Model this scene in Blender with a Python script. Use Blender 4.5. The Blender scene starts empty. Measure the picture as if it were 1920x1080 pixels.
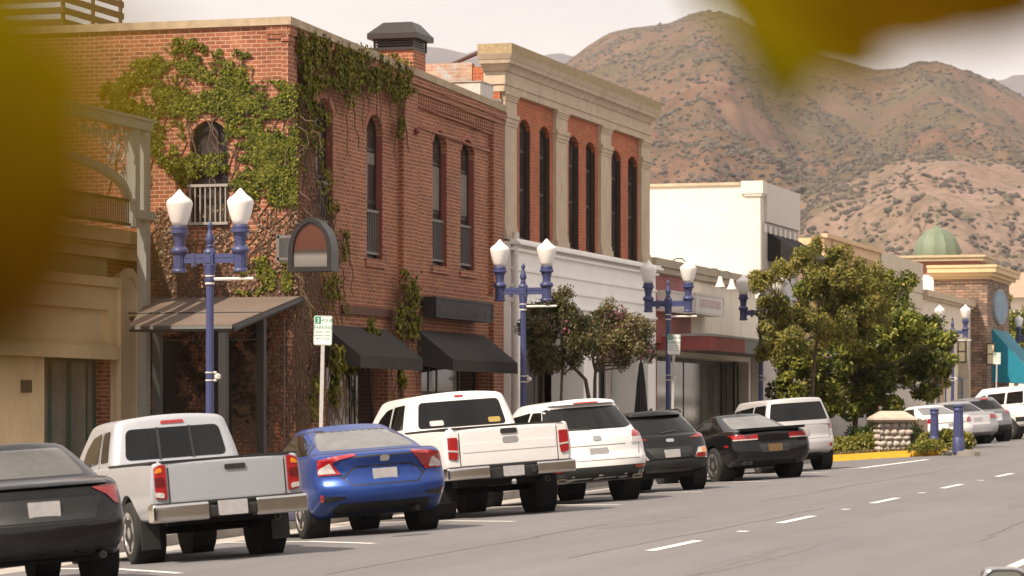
import bpy, bmesh, math, random
import numpy as np
from mathutils import Vector, Matrix, noise
from mathutils.bvhtree import BVHTree
R = math.radians
SC = bpy.context.scene
COL = SC.collection
random.seed(7)

# ------------------------------------------------------------------ camera
F, VPX, HY, ZC = 5850.0, 2700.0, 780.0, 1.9      # focal length (px of 1920), street vanishing x, horizon y, eye height
TH = math.atan((VPX - 960) / F)
CT, ST = math.cos(TH), math.sin(TH)
cd = bpy.data.cameras.new('camera'); cam = bpy.data.objects.new('camera', cd); COL.objects.link(cam)
cam.location = (0, 0, ZC); cam.rotation_euler = (R(90), 0, TH)
cd.sensor_width = 36; cd.lens = 36 * F / 1920; cd.shift_y = (HY - 540) / 1920
cd.clip_start = 0.1; cd.clip_end = 30000
cd.dof.use_dof = True; cd.dof.focus_distance = 52; cd.dof.aperture_fstop = 4.5
SC.camera = cam

# ------------------------------------------------------------------ sky and sun
TOSUN = Vector((-0.28, -0.60, 0.76)).normalized()
w = bpy.data.worlds.new('World'); SC.world = w; w.use_nodes = True
nt = w.node_tree; nt.nodes.clear(); N = nt.nodes.new; L = nt.links.new
out = N('ShaderNodeOutputWorld'); mix = N('ShaderNodeMixShader')
sky = N('ShaderNodeTexSky'); sky.sky_type = 'NISHITA'; sky.sun_disc = False
sky.sun_elevation = math.asin(TOSUN.z); sky.sun_rotation = math.atan2(TOSUN.x, TOSUN.y)
sky.air_density = 1.0; sky.dust_density = 3.0
b1 = N('ShaderNodeBackground'); b1.inputs[1].default_value = 0.09
b2 = N('ShaderNodeBackground'); b2.inputs[0].default_value = (1.0, 0.935, 0.88, 1); b2.inputs[1].default_value = 0.84
tc = N('ShaderNodeTexCoord'); mp = N('ShaderNodeMapping'); mp.inputs['Scale'].default_value = (1, 1, 3.5)
nz = N('ShaderNodeTexNoise'); nz.inputs['Scale'].default_value = 5.0; nz.inputs['Detail'].default_value = 6
rp = N('ShaderNodeValToRGB'); rp.color_ramp.elements[0].position = 0.32; rp.color_ramp.elements[0].color = (.62, .62, .62, 1)
rp.color_ramp.elements[1].position = 0.6; rp.color_ramp.elements[1].color = (1, 1, 1, 1)
L(tc.outputs['Generated'], mp.inputs[0]); L(mp.outputs[0], nz.inputs['Vector']); L(nz.outputs['Fac'], rp.inputs[0])
L(sky.outputs[0], b1.inputs[0]); L(rp.outputs[0], mix.inputs[0]); L(b1.outputs[0], mix.inputs[1]); L(b2.outputs[0], mix.inputs[2])
L(mix.outputs[0], out.inputs[0])
ld = bpy.data.lights.new('sun', 'SUN'); ld.energy = 4.8; ld.angle = R(0.6); ld.color = (1.0, 0.87, 0.715)
sun = bpy.data.objects.new('sun', ld); COL.objects.link(sun)
sun.rotation_euler = (-TOSUN).to_track_quat('-Z', 'Y').to_euler(); sun.location = (0, 0, 60)
SC.view_settings.view_transform = 'Standard'; SC.view_settings.look = 'None'
SC.view_settings.exposure = 0.45; SC.view_settings.gamma = 1.0
SC.cycles.use_denoising = True
SC.cycles.max_bounces = 6; SC.cycles.diffuse_bounces = 3; SC.cycles.glossy_bounces = 3
SC.cycles.transparent_max_bounces = 8; SC.cycles.volume_bounces = 0
SC.cycles.caustics_reflective = False; SC.cycles.caustics_refractive = False
SC.cycles.sample_clamp_indirect = 6

# ------------------------------------------------------------------ where a photo point is in the street: u along it, v to the left, world X = -v, Y = u
def ray(px):
    t = (px - 960) / F
    return CT + t * ST, ST - t * CT              # u, v per metre of depth
def onV(px, py, v):
    a, k = ray(px); d = v / k
    return Vector((-v, a * d, ZC - (py - HY) / F * d))
def onU(px, py, u):
    a, k = ray(px); d = u / a
    return Vector((-k * d, u, ZC - (py - HY) / F * d))
def at(px, py, d):
    a, k = ray(px)
    return Vector((-k * d, a * d, ZC - (py - HY) / F * d))
def uV(px, v): return onV(px, HY, v).y
GRADE = 0.0105
GPV = (-60, -3, -1, 3, 8.7, 12.6, 14.3, 17.15, 17.5, 60)
GP0 = (-0.25, -0.25, -0.2, -0.05, 0.0, -0.06, -0.17, -0.42, -0.42, -0.42)   # cross fall near the camera
GP1 = (-0.25, -0.25, -0.2, -0.05, 0.0, 0.0, -0.10, -0.31, -0.31, -0.31)      # and farther up the street
def far_w(u): return min(1.0, max(0.0, (u - 35) / 37.0))
def road_z(u, v):
    w_ = far_w(u)
    return float(np.interp(v, GPV, GP0)) * (1 - w_) + float(np.interp(v, GPV, GP1)) * w_ + GRADE * u
VK = 17.5                                        # kerb line
def walk_z(u, v): return road_z(u, VK) + 0.15 + 0.02 * (v - VK)
def onG(px, py, f=road_z):
    """where the ray through a photo point meets the ground"""
    a, k = ray(px); d = 50.0
    for _ in range(60):
        g = f(a * d, k * d); d2 = (ZC - g) / max((py - HY) / F, 1e-4); d = d * .5 + d2 * .5
    return Vector((-k * d, a * d, f(a * d, k * d)))
VF = 20.5                                        # line of the shop fronts

# ------------------------------------------------------------------ objects
def setp(o, label=None, cat=None, group=None, kind=None):
    if label: o['label'] = label
    if cat: o['category'] = cat
    if group: o['group'] = group
    if kind: o['kind'] = kind
    return o
def thing(name, label, cat, loc=(0, 0, 0), rot=0.0, group=None):
    o = bpy.data.objects.new(name, None); COL.objects.link(o)
    o.location = loc; o.empty_display_size = 0.3
    if isinstance(rot, (int, float)): o.rotation_euler = (0, 0, rot)
    else: o.rotation_euler = rot
    return setp(o, label, cat, group)
def link(name, me, parent=None, m=None):
    o = bpy.data.objects.new(name, me); COL.objects.link(o)
    if parent: o.parent = parent
    if m:
        me.materials.clear(); me.materials.append(m)
    return o
def dup(root, label, loc=None, rot=None, group=None, scale=None):
    r = root.copy(); COL.objects.link(r)
    if loc is not None: r.location = loc
    if rot is not None: r.rotation_euler = rot
    if scale is not None: r.scale = (scale,) * 3
    if label: r['label'] = label
    if group: r['group'] = group
    for ch in list(root.children):
        c = ch.copy(); COL.objects.link(c); c.parent = r
        for g in list(ch.children):
            d = g.copy(); COL.objects.link(d); d.parent = c
    return r

class MB:
    """collects shapes and links them as one mesh object"""
    def __init__(s, org=(0, 0, 0)):
        s.v = []; s.f = []; s.o = Vector(org)
    def add(s, vs, fs):
        n = len(s.v); s.v += [tuple(p) for p in vs]; s.f += [tuple(i + n for i in f) for f in fs]; return s
    def box(s, x0, x1, y0, y1, z0, z1):
        x0, x1 = sorted((x0, x1)); y0, y1 = sorted((y0, y1)); z0, z1 = sorted((z0, z1))
        return s.add([(x, y, z) for z in (z0, z1) for y in (y0, y1) for x in (x0, x1)],
                     [(0, 2, 3, 1), (4, 5, 7, 6), (0, 1, 5, 4), (2, 6, 7, 3), (0, 4, 6, 2), (1, 3, 7, 5)])
    def hexa(s, a, b):
        """a, b: two quads of four points joined into a solid"""
        return s.add(list(a) + list(b), [(3, 2, 1, 0), (4, 5, 6, 7)] + [(i, (i + 1) % 4, (i + 1) % 4 + 4, i + 4) for i in range(4)])
    def prism(s, poly, axis, a, b):
        """poly: 2-D outline in the two other axes (in xyz order)"""
        def p3(p, c):
            l = list(p); l.insert('xyz'.index(axis), c); return l
        n = len(poly)
        return s.add([p3(p, a) for p in poly] + [p3(p, b) for p in poly],
                     [tuple(range(n))[::-1], tuple(range(n, 2 * n))] + [(i, (i + 1) % n, (i + 1) % n + n, i + n) for i in range(n)])
    def tube(s, pts, r, n=8, cap=True):
        pts = [Vector(p) for p in pts]; rs = r if isinstance(r, (list, tuple)) else [r] * len(pts)
        vs = []; fs = []; up = Vector((0, 0, 1)); prev = None
        for i, p in enumerate(pts):
            d = (pts[min(i + 1, len(pts) - 1)] - pts[max(i - 1, 0)]).normalized()
            if prev is None:
                a = d.cross(up if abs(d.z) < .95 else Vector((1, 0, 0))).normalized()
            else:
                a = (prev - d * prev.dot(d)).normalized()
            prev = a; b = d.cross(a)
            for k in range(n):
                t = 2 * math.pi * k / n; vs.append(p + (a * math.cos(t) + b * math.sin(t)) * rs[i])
        for i in range(len(pts) - 1):
            for k in range(n):
                k2 = (k + 1) % n; fs.append((i * n + k, i * n + k2, (i + 1) * n + k2, (i + 1) * n + k))
        if cap:
            fs.append(tuple(range(n))[::-1]); fs.append(tuple(range((len(pts) - 1) * n, len(pts) * n)))
        return s.add(vs, fs)
    def lathe(s, prof, c=(0, 0, 0), n=20, axis='z', squeeze=None):
        """prof: (radius, height) from the bottom up"""
        vs = []; fs = []; c = Vector(c)
        for r, h in prof:
            for k in range(n):
                t = 2 * math.pi * k / n; rr = r * (squeeze(k) if squeeze else 1)
                a, b = rr * math.cos(t), rr * math.sin(t)
                vs.append(c + Vector({'z': (a, b, h), 'y': (b, h, a), 'x': (h, a, b)}[axis]))
        for i in range(len(prof) - 1):
            for k in range(n):
                k2 = (k + 1) % n; fs.append((i * n + k, i * n + k2, (i + 1) * n + k2, (i + 1) * n + k))
        fs.append(tuple(range(n))[::-1]); fs.append(tuple(range((len(prof) - 1) * n, len(prof) * n)))
        return s.add(vs, fs)
    def ring(s, poly, hole, axis, a, b):
        """a flat frame: outline with a hole of the same number of points"""
        def p3(p, c):
            l = list(p); l.insert('xyz'.index(axis), c); return l
        n = len(poly); vs = [p3(p, c) for c in (a, b) for q in (poly, hole) for p in q]; fs = []
        for i in range(n):
            j = (i + 1) % n
            fs += [(i, j, n + j, n + i), (2 * n + i, 3 * n + i, 3 * n + j, 2 * n + j), (i, 2 * n + i, 2 * n + j, j), (n + i, n + j, 3 * n + j, 3 * n + i)]
        return s.add(vs, fs)
    def mesh(s, name='m', smooth=False, fix=True):
        me = bpy.data.meshes.new(name)
        me.from_pydata([(p[0] - s.o.x, p[1] - s.o.y, p[2] - s.o.z) for p in s.v], [], s.f); me.update()
        if fix:
            bm = bmesh.new(); bm.from_mesh(me); bmesh.ops.recalc_face_normals(bm, faces=bm.faces); bm.to_mesh(me); bm.free()
        if smooth: shade(me, smooth if isinstance(smooth, (int, float)) and smooth is not True else 35)
        return me
    def build(s, name, m, parent=None, smooth=False, label=None, fix=True):
        o = link(name, s.mesh(name, smooth, fix), parent, m)
        if parent is None: o.location = s.o
        if label: o['label'] = label
        return o
def shade(me, ang=35):
    me.polygons.foreach_set('use_smooth', [True] * len(me.polygons))
    bm = bmesh.new(); bm.from_mesh(me); c = math.cos(R(ang))
    for e in bm.edges:
        if len(e.link_faces) == 2 and e.link_faces[0].normal.dot(e.link_faces[1].normal) < c: e.smooth = False
    bm.to_mesh(me); bm.free()
def bool_cut(me, cut, op='DIFFERENCE'):
    a = bpy.data.objects.new('tmp_a', me); b = bpy.data.objects.new('tmp_b', cut)
    COL.objects.link(a); COL.objects.link(b)
    md = a.modifiers.new('b', 'BOOLEAN'); md.object = b; md.operation = op; md.solver = 'EXACT'
    dg = bpy.context.evaluated_depsgraph_get()
    r = bpy.data.meshes.new_from_object(a.evaluated_get(dg))
    bpy.data.objects.remove(a); bpy.data.objects.remove(b); bpy.data.meshes.remove(me); bpy.data.meshes.remove(cut)
    return r
def struct(o): o['kind'] = 'structure'; return o
def stuff(o): o['kind'] = 'stuff'; return o

# ------------------------------------------------------------------ materials
MATS = {}
def newmat(name):
    m = bpy.data.materials.new(name); m.use_nodes = True
    return m, m.node_tree, m.node_tree.nodes['Principled BSDF']
def col4(c): return (c[0], c[1], c[2], 1)
def mat(name, c, rough=.6, metal=0.0, var=.12, scale=3.0, bump=0.0, bscale=40.0, coat=0.0, spec=.5, obj=False, c2=None, detail=5, stretch=(1, 1, 1), stain=None):
    """one colour with an uneven, slightly dirty surface"""
    if name in MATS: return MATS[name]
    m, t, p = newmat(name); MATS[name] = m
    p.inputs['Roughness'].default_value = rough; p.inputs['Metallic'].default_value = metal
    p.inputs['Coat Weight'].default_value = coat; p.inputs['Coat Roughness'].default_value = .05
    p.inputs['Specular IOR Level'].default_value = spec
    n = t.nodes.new; l = t.links.new
    if obj: g = n('ShaderNodeTexCoord').outputs['Object']
    else: g = n('ShaderNodeNewGeometry').outputs['Position']
    if stretch != (1, 1, 1):
        q = n('ShaderNodeMapping'); q.inputs['Scale'].default_value = stretch; l(g, q.inputs[0]); g = q.outputs[0]
    z = n('ShaderNodeTexNoise'); z.inputs['Scale'].default_value = scale; z.inputs['Detail'].default_value = detail; z.inputs['Roughness'].default_value = .65; l(g, z.inputs['Vector'])
    r = n('ShaderNodeValToRGB'); r.color_ramp.elements[0].position = .3; r.color_ramp.elements[1].position = .7
    ca = c2 if c2 else tuple(x * (1 - var) for x in c); cb = c if c2 else tuple(min(1, x * (1 + var)) for x in c)
    r.color_ramp.elements[0].color = col4(ca); r.color_ramp.elements[1].color = col4(cb)
    l(z.outputs['Fac'], r.inputs[0]); o = r.outputs[0]
    if stain:
        sc, amt, cs = stain
        z3 = n('ShaderNodeTexNoise'); z3.inputs['Scale'].default_value = sc; z3.inputs['Detail'].default_value = 8; z3.inputs['Roughness'].default_value = .75
        q3 = n('ShaderNodeMapping'); q3.inputs['Scale'].default_value = (1, 1, .25); l(g, q3.inputs[0]); l(q3.outputs[0], z3.inputs['Vector'])
        r3 = n('ShaderNodeValToRGB'); r3.color_ramp.elements[0].position = .52; r3.color_ramp.elements[1].position = .72
        r3.color_ramp.elements[0].color = (0, 0, 0, 1); r3.color_ramp.elements[1].color = (amt, amt, amt, 1); l(z3.outputs['Fac'], r3.inputs[0])
        x3 = n('ShaderNodeMix'); x3.data_type = 'RGBA'; l(r3.outputs[0], x3.inputs['Factor']); l(o, x3.inputs['A']); x3.inputs['B'].default_value = col4(cs); o = x3.outputs['Result']
    l(o, p.inputs['Base Color'])
    if bump:
        z2 = n('ShaderNodeTexNoise'); z2.inputs['Scale'].default_value = bscale; z2.inputs['Detail'].default_value = 4; l(g, z2.inputs['Vector'])
        b = n('ShaderNodeBump'); b.inputs['Strength'].default_value = bump; b.inputs['Distance'].default_value = .02; l(z2.outputs['Fac'], b.inputs['Height']); l(b.outputs[0], p.inputs['Normal'])
    return m
def wall_vec(t):
    """metres along the wall and up it, for walls square to the street"""
    n = t.nodes.new; l = t.links.new
    g = n('ShaderNodeNewGeometry'); sp = n('ShaderNodeSeparateXYZ'); l(g.outputs['Position'], sp.inputs[0])
    sn = n('ShaderNodeSeparateXYZ'); l(g.outputs['True Normal'], sn.inputs[0])
    ab = n('ShaderNodeMath'); ab.operation = 'ABSOLUTE'; l(sn.outputs[0], ab.inputs[0])
    gt = n('ShaderNodeMath'); gt.operation = 'GREATER_THAN'; gt.inputs[1].default_value = .6; l(ab.outputs[0], gt.inputs[0])
    mx = n('ShaderNodeMix'); mx.data_type = 'FLOAT'; l(gt.outputs[0], mx.inputs['Factor']); l(sp.outputs[0], mx.inputs['A']); l(sp.outputs[1], mx.inputs['B'])
    cb = n('ShaderNodeCombineXYZ'); l(mx.outputs['Result'], cb.inputs[0]); l(sp.outputs[2], cb.inputs[1])
    return cb.outputs[0], g.outputs['Position']
def brick_mat(name, c1, c2, mortar, bw=.2, bh=.077, mort=.008, rough=.85, blot=.35, bump=.5, smooth=.1, pale=None):
    if name in MATS: return MATS[name]
    m, t, p = newmat(name); MATS[name] = m; n = t.nodes.new; l = t.links.new
    v, pos = wall_vec(t)
    dn = n('ShaderNodeTexNoise'); dn.inputs['Scale'].default_value = 2.2; l(pos, dn.inputs['Vector'])
    dm = n('ShaderNodeVectorMath'); dm.operation = 'MULTIPLY_ADD'; dm.inputs[1].default_value = (.03, .03, 0); l(dn.outputs['Color'], dm.inputs[0]); l(v, dm.inputs[2])
    b = n('ShaderNodeTexBrick'); l(dm.outputs[0], b.inputs['Vector'])
    b.inputs['Scale'].default_value = 1; b.inputs['Brick Width'].default_value = bw; b.inputs['Row Height'].default_value = bh
    b.inputs['Mortar Size'].default_value = mort; b.inputs['Mortar Smooth'].default_value = smooth; b.inputs['Bias'].default_value = -.1
    b.inputs['Color1'].default_value = col4(c1); b.inputs['Color2'].default_value = col4(c2); b.inputs['Mortar'].default_value = col4(mortar)
    z = n('ShaderNodeTexNoise'); z.inputs['Scale'].default_value = .9; z.inputs['Detail'].default_value = 8; z.inputs['Roughness'].default_value = .7; l(pos, z.inputs['Vector'])
    r = n('ShaderNodeValToRGB'); r.color_ramp.elements[0].position = .3; r.color_ramp.elements[1].position = .72
    r.color_ramp.elements[0].color = (1 - blot,) * 3 + (1,); r.color_ramp.elements[1].color = (1 + blot * .6,) * 3 + (1,); l(z.outputs['Fac'], r.inputs[0])
    mu = n('ShaderNodeMix'); mu.data_type = 'RGBA'; mu.blend_type = 'MULTIPLY'; mu.inputs['Factor'].default_value = 1; mu.clamp_result = False
    l(b.outputs['Color'], mu.inputs['A']); l(r.outputs[0], mu.inputs['B']); o = mu.outputs['Result']
    if pale:
        z2 = n('ShaderNodeTexNoise'); z2.inputs['Scale'].default_value = pale[1]; z2.inputs['Detail'].default_value = 9; z2.inputs['Roughness'].default_value = .75; l(pos, z2.inputs['Vector'])
        r2 = n('ShaderNodeValToRGB'); r2.color_ramp.elements[0].position = pale[2]; r2.color_ramp.elements[1].position = pale[2] + .16
        r2.color_ramp.elements[0].color = (0, 0, 0, 1); r2.color_ramp.elements[1].color = (pale[3],) * 3 + (1,); l(z2.outputs['Fac'], r2.inputs[0])
        m2 = n('ShaderNodeMix'); m2.data_type = 'RGBA'; l(r2.outputs[0], m2.inputs['Factor']); l(o, m2.inputs['A']); m2.inputs['B'].default_value = col4(pale[0]); o = m2.outputs['Result']
    l(o, p.inputs['Base Color']); p.inputs['Roughness'].default_value = rough
    bp = n('ShaderNodeBump'); bp.inputs['Strength'].default_value = bump; bp.inputs['Distance'].default_value = .012; bp.invert = True
    l(b.outputs['Fac'], bp.inputs['Height']); l(bp.outputs[0], p.inputs['Normal'])
    return m
def leaf_mat(name, cols, trans=.35, rough=.5, spec=.35):
    """leaf colours picked leaf by leaf from the mesh attribute 'tone'"""
    if name in MATS: return MATS[name]
    m, t, p = newmat(name); MATS[name] = m; n = t.nodes.new; l = t.links.new
    a = n('ShaderNodeAttribute'); a.attribute_name = 'tone'
    r = n('ShaderNodeValToRGB'); e = r.color_ramp.elements
    while len(e) < len(cols): e.new(.5)
    for i, c in enumerate(cols): e[i].position = i / (len(cols) - 1); e[i].color = col4(c)
    l(a.outputs['Fac'], r.inputs[0]); l(r.outputs[0], p.inputs['Base Color']); p.inputs['Roughness'].default_value = rough; p.inputs['Specular IOR Level'].default_value = spec
    tr = n('ShaderNodeBsdfTranslucent'); l(r.outputs[0], tr.inputs[0]); mx = n('ShaderNodeMixShader'); mx.inputs[0].default_value = trans
    l(p.outputs[0], mx.inputs[1]); l(tr.outputs[0], mx.inputs[2]); l(mx.outputs[0], t.nodes['Material Output'].inputs[0])
    return m
def paint(name, c, metal=0.0, rough=.3, coat=.45, spec=.2):
    return mat(name, c, rough=rough, metal=metal, var=.03, scale=2, coat=coat, spec=spec, obj=True)
GLASS = mat('car_glass', (.008, .008, .008), rough=.04, var=.3, spec=.35, obj=True)
RUBBER = mat('tyre_rubber', (.018, .017, .016), rough=.85, var=.3, scale=12, obj=True)
ALLOY = mat('wheel_alloy', (.55, .54, .53), rough=.28, metal=.9, obj=True)
BLACKP = mat('black_plastic', (.018, .018, .018), rough=.55, var=.25, scale=8, obj=True)
UNDER = mat('underbody_dark', (.010, .010, .010), rough=.9, obj=True)
CHROME = mat('chrome', (.62, .60, .58), rough=.14, metal=1, var=.06, obj=True)
REDLENS = mat('red_lens', (.33, .010, .013), rough=.12, var=.25, scale=18, coat=1, obj=True)
CLEARLENS = mat('clear_lens', (.55, .50, .47), rough=.15, var=.35, scale=30, coat=1, obj=True)
AMBER = mat('amber_lens', (.75, .25, .02), rough=.15, coat=1, obj=True)
PLATE = mat('number_plate', (.42, .40, .40), rough=.5, var=.12, scale=14, obj=True)
# ------------------------------------------------------------------ ground, road, pavement
ASPHALT = mat('asphalt', (.160, .150, .152), rough=.9, var=.12, scale=.5, bump=.5, bscale=45, detail=12, stretch=(1, .22, 1), stain=(.8, .5, (.115, .10, .098)))
# long wear streaks along the lanes and a few oil spots
_t = ASPHALT.node_tree; _p = _t.nodes['Principled BSDF']; _src = _p.inputs['Base Color'].links[0].from_socket
def _layer(src, scale, stretch, lo, hi, fac, c, detail=4):
    g = _t.nodes.new('ShaderNodeNewGeometry'); q = _t.nodes.new('ShaderNodeMapping'); q.inputs['Scale'].default_value = stretch; _t.links.new(g.outputs['Position'], q.inputs[0])
    z = _t.nodes.new('ShaderNodeTexNoise'); z.inputs['Scale'].default_value = scale; z.inputs['Detail'].default_value = detail; _t.links.new(q.outputs[0], z.inputs['Vector'])
    r = _t.nodes.new('ShaderNodeMapRange'); r.inputs['From Min'].default_value = lo; r.inputs['From Max'].default_value = hi; r.inputs['To Max'].default_value = fac; _t.links.new(z.outputs['Fac'], r.inputs[0])
    x = _t.nodes.new('ShaderNodeMix'); x.data_type = 'RGBA'; _t.links.new(r.outputs[0], x.inputs['Factor']); _t.links.new(src, x.inputs['A']); x.inputs['B'].default_value = col4(c); return x.outputs['Result']
_src = _layer(_src, 1.3, (1, .015, 1), .42, .66, .35, (.13, .117, .113)); _src = _layer(_src, 1.1, (1, .5, 1), .70, .78, .55, (.09, .08, .078), 7); _src = _layer(_src, 40, (1, .4, 1), .58, .72, .30, (.30, .27, .26), 2)
_t.links.new(_src, _p.inputs['Base Color'])
GUTTER = mat('gutter_concrete', (.42, .38, .34), rough=.9, var=.15, scale=1.5, stain=(1.2, .5, (.2, .18, .16)))
KERB = mat('kerb_concrete', (.30, .27, .24), rough=.9, var=.2, scale=2.5, stain=(1.5, .5, (.14, .12, .11)))
WALK = mat('pavement_concrete', (.42, .38, .34), rough=.9, var=.12, scale=1.2)
WHITE_LINE = mat('road_paint_white', (.72, .68, .63), rough=.8, var=.10, scale=6, stain=(5, .45, (.3, .27, .25)))
YELLOW_LINE = mat('kerb_paint_yellow', (.72, .40, .03), rough=.6, var=.10, scale=4, stain=(3, .35, (.30, .16, .03)))
SOIL = mat('plain_soil', (.24, .19, .14), rough=1, var=.3, scale=.05)
us = list(np.arange(-30, 34, 4.0)) + list(np.arange(34, 74, 2.0)) + list(np.arange(74, 420, 8.0))
def strip(name, vs, zf, m, lift=0.0, u0=None, u1=None):
    b = MB(); uu = [u for u in us if (u0 is None or u >= u0) and (u1 is None or u <= u1)]
    for u in uu:
        for v in vs: b.v.append((-v, u, zf(u, v) + lift))
    n = len(vs)
    for i in range(len(uu) - 1):
        for j in range(n - 1): b.f.append((i * n + j, i * n + j + 1, (i + 1) * n + j + 1, (i + 1) * n + j))
    return struct(b.build(name, m, smooth=20))
strip('road', [-3, -1, 1, 3, 5, 7, 8.7, 10, 11.5, 12.6, 13.4, 14.3, 15.5, 16.75], road_z, ASPHALT)
strip('gutter', [16.75, 17.15, 17.5], road_z, GUTTER)
strip('pavement', [17.66, 19, 20.5, 24, 40], walk_z, WALK)
strip('far_pavement', [-30, -3], lambda u, v: road_z(u, -3) + .15, WALK)
b = MB()
for i in range(len(us) - 1):
    u, u2 = us[i], us[i + 1]
    q = lambda uu: [(-17.5, uu, road_z(uu, 17.5) - .05), (-17.66, uu, road_z(uu, 17.5) - .05), (-17.66, uu, walk_z(uu, 17.66) + .003), (-17.53, uu, walk_z(uu, 17.53) + .003)]
    b.hexa(q(u), q(u2))
struct(b.build('kerb', KERB))
b = MB()
b.add([(x, y, -1.6 + GRADE * y * (1 if y < 1500 else 1)) for y in (-400, 9000) for x in (-6000, 6000)], [(0, 1, 3, 2)])
struct(b.build('ground', SOIL))
# painted lines, 4 mm above the asphalt
def line(b, p, q, wd, lift=.005, n=4):
    (u0, v0), (u1, v1) = p, q; du, dv = u1 - u0, v1 - v0; ln = math.hypot(du, dv); nu, nv = -dv / ln * wd / 2, du / ln * wd / 2
    base = len(b.v)
    for i in range(n + 1):
        t = i / n
        for s in (-1, 1):
            u, v = u0 + du * t + s * nu, v0 + dv * t + s * nv; b.v.append((-v, u, road_z(u, v) + lift))
    for i in range(n): b.f.append((base + 2 * i, base + 2 * i + 1, base + 2 * i + 3, base + 2 * i + 2))
ALPHA = R(37)                                    # parked noses point this far left of the street
b = MB()
for i in range(12): line(b, (34.5 + 7.25 * i, 8.62), (36.9 + 7.25 * i, 8.62), .13)
for i in range(12): line(b, (39.2 + 7.25 * i, 8.6), (39.45 + 7.25 * i, 8.6), .13)
line(b, (31.9, 4.32), (60, 4.32), .14, n=20)
struct(b.build('lane_markings', WHITE_LINE))
b = MB()
for u in (30.2, 36.4, 42.5, 48.5, 54.4, 60.2, 66.2): line(b, (u, 12.6), (u + 4.4 / math.tan(ALPHA), 17.0), .11, n=8)
a0, a1, a2 = onG(1615, 878), onG(1740, 862), onG(1575, 880)
line(b, (a0.y, -a0.x), (a1.y, -a1.x), .16, n=6); line(b, (a2.y, -a2.x), (a0.y, -a0.x), .16)
struct(b.build('stall_markings', WHITE_LINE))
# dark tar seams in the asphalt
TAR = mat('tar_seam', (.135, .12, .115), rough=.8)
b = MB(); rr = random.Random(3)
for (u, v, du, dv) in [(33, 9.2, 14, -.2), (26, 7, 10, .3), (38, 5.4, 9, .2), (50, 10.6, 20, -.2), (30, 10.9, 12, .1)]:
    for k in range(6):
        line(b, (u + du * k / 6, v + dv * k / 6 + rr.uniform(-.05, .05)), (u + du * (k + 1) / 6, v + dv * (k + 1) / 6 + rr.uniform(-.05, .05)), .025, lift=.003)
struct(b.build('asphalt_seams', TAR))
PATCH = mat('asphalt_patch', (.150, .138, .136), rough=.9, var=.15, scale=3, bump=.4, bscale=50)
def blot(u, v, ru, rv, seed, lift=.002):
    b_ = MB(); n_ = 26; b_.v.append((-v, u, road_z(u, v) + lift))
    for k in range(n_):
        t_ = 2 * math.pi * k / n_; j = 1 + .28 * noise.noise(Vector((math.cos(t_) * 1.6, math.sin(t_) * 1.6, seed))); uu, vv_ = u + ru * j * math.cos(t_), v + rv * j * math.sin(t_); b_.v.append((-vv_, uu, road_z(uu, vv_) + lift))
    b_.f += [(0, 1 + k, 1 + (k + 1) % n_) for k in range(n_)]; return b_
for i_, (u_, v_, a_, c_) in enumerate(((43, 10.7, 2.6, .35), (34, 7.2, 3.5, .22), (52, 6.3, 4, .25))): struct(blot(u_, v_, a_, c_, i_).build('asphalt_patch', PATCH))
OIL = mat('oil_stain', (.085, .078, .077), rough=.6, var=.3, scale=6)
rr = random.Random(12)
for i_ in range(7): struct(blot(34 + 6 * i_ + rr.uniform(-1, 1), 12.9 + rr.uniform(-.4, .9), rr.uniform(.25, .6), rr.uniform(.12, .25), i_ + 7, .0025).build('oil_stain', OIL))

# ------------------------------------------------------------------ mountains
def rng_interp(x, xs, ys):
    return float(np.interp(x, xs, ys))
RX = (-900, 200, 700, 900, 1040, 1075, 1100, 1130, 1150, 1200, 1260, 1290, 1315, 1350, 1390, 1430, 1480, 1550, 1600, 1640, 1690, 1720, 1760, 1800, 1840, 1870, 1900, 1960, 2100, 2600)
RY = (420, 380, 300, 220, 140, 112, 94, 76, 68, 62, 54, 40, 32, 31, 43, 66, 88, 112, 125, 138, 134, 122, 124, 137, 150, 162, 178, 215, 300, 420)
SX = (900, 1250, 1440, 1490, 1560, 1610, 1700, 1800, 1920, 2100, 2600)
SY = (640, 520, 420, 385, 335, 312, 302, 305, 330, 380, 560)
def fbm(p, o=6): return noise.fractal(p, .95, 2.1, o)
def ridged(p, o=6):
    s, a, t = 0, 1, 0
    for _ in range(o):
        s += a * (1 - abs(noise.noise(p)) * 2); t += a; a *= .52; p = p * 2.07 + Vector((3.1, 1.7, .4))
    return s / t
def terrain(d, px):
    """height of the near range at depth d under photo column px"""
    rh = (HY - rng_interp(px, RX, RY)) / F; dr = 3300.0
    t = (d - 1150) / (dr - 1150)
    x = px / 5850 * 2600
    g = ridged(Vector((x / 420, d / 900, .3)), 6) - .55
    f_ = fbm(Vector((x / 60, d / 90, 4.2)), 5)
    g2 = ridged(Vector((x / 120 + d / 900, d / 420, 8.3)), 5) - .55
    if t <= 1: h = rh * dr * (max(t, 0) ** .92); damp = min(1, max(0, t) * 3) * min(1, (1 - t) * 2.2 + .06)
    else: h = rh * dr * max(0, 1 - (t - 1) * 1.6); damp = .15
    h += g * 95 * damp + g2 * 24 * damp + f_ * 6 * (min(1, max(0, t) * 4) * min(1, abs(1 - t) * 6 + .22))
    sh = (HY - rng_interp(px, SX, SY)) / F * 1750; ts = (d - 1150) / 600
    if ts < 1: s = sh * max(ts, 0) ** .8
    else: s = sh * max(0, 1 - (ts - 1) * .5)
    s += (g * 45 + g2 * 16 + f_ * 6) * min(1, max(0, ts) * 2) * min(1, abs(1 - ts) * 2 + .15)
    return max(h, s), (s > h)
m, t, p = newmat('mountain_chaparral'); n = t.nodes.new; l = t.links.new
pos = n('ShaderNodeNewGeometry').outputs['Position']
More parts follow.
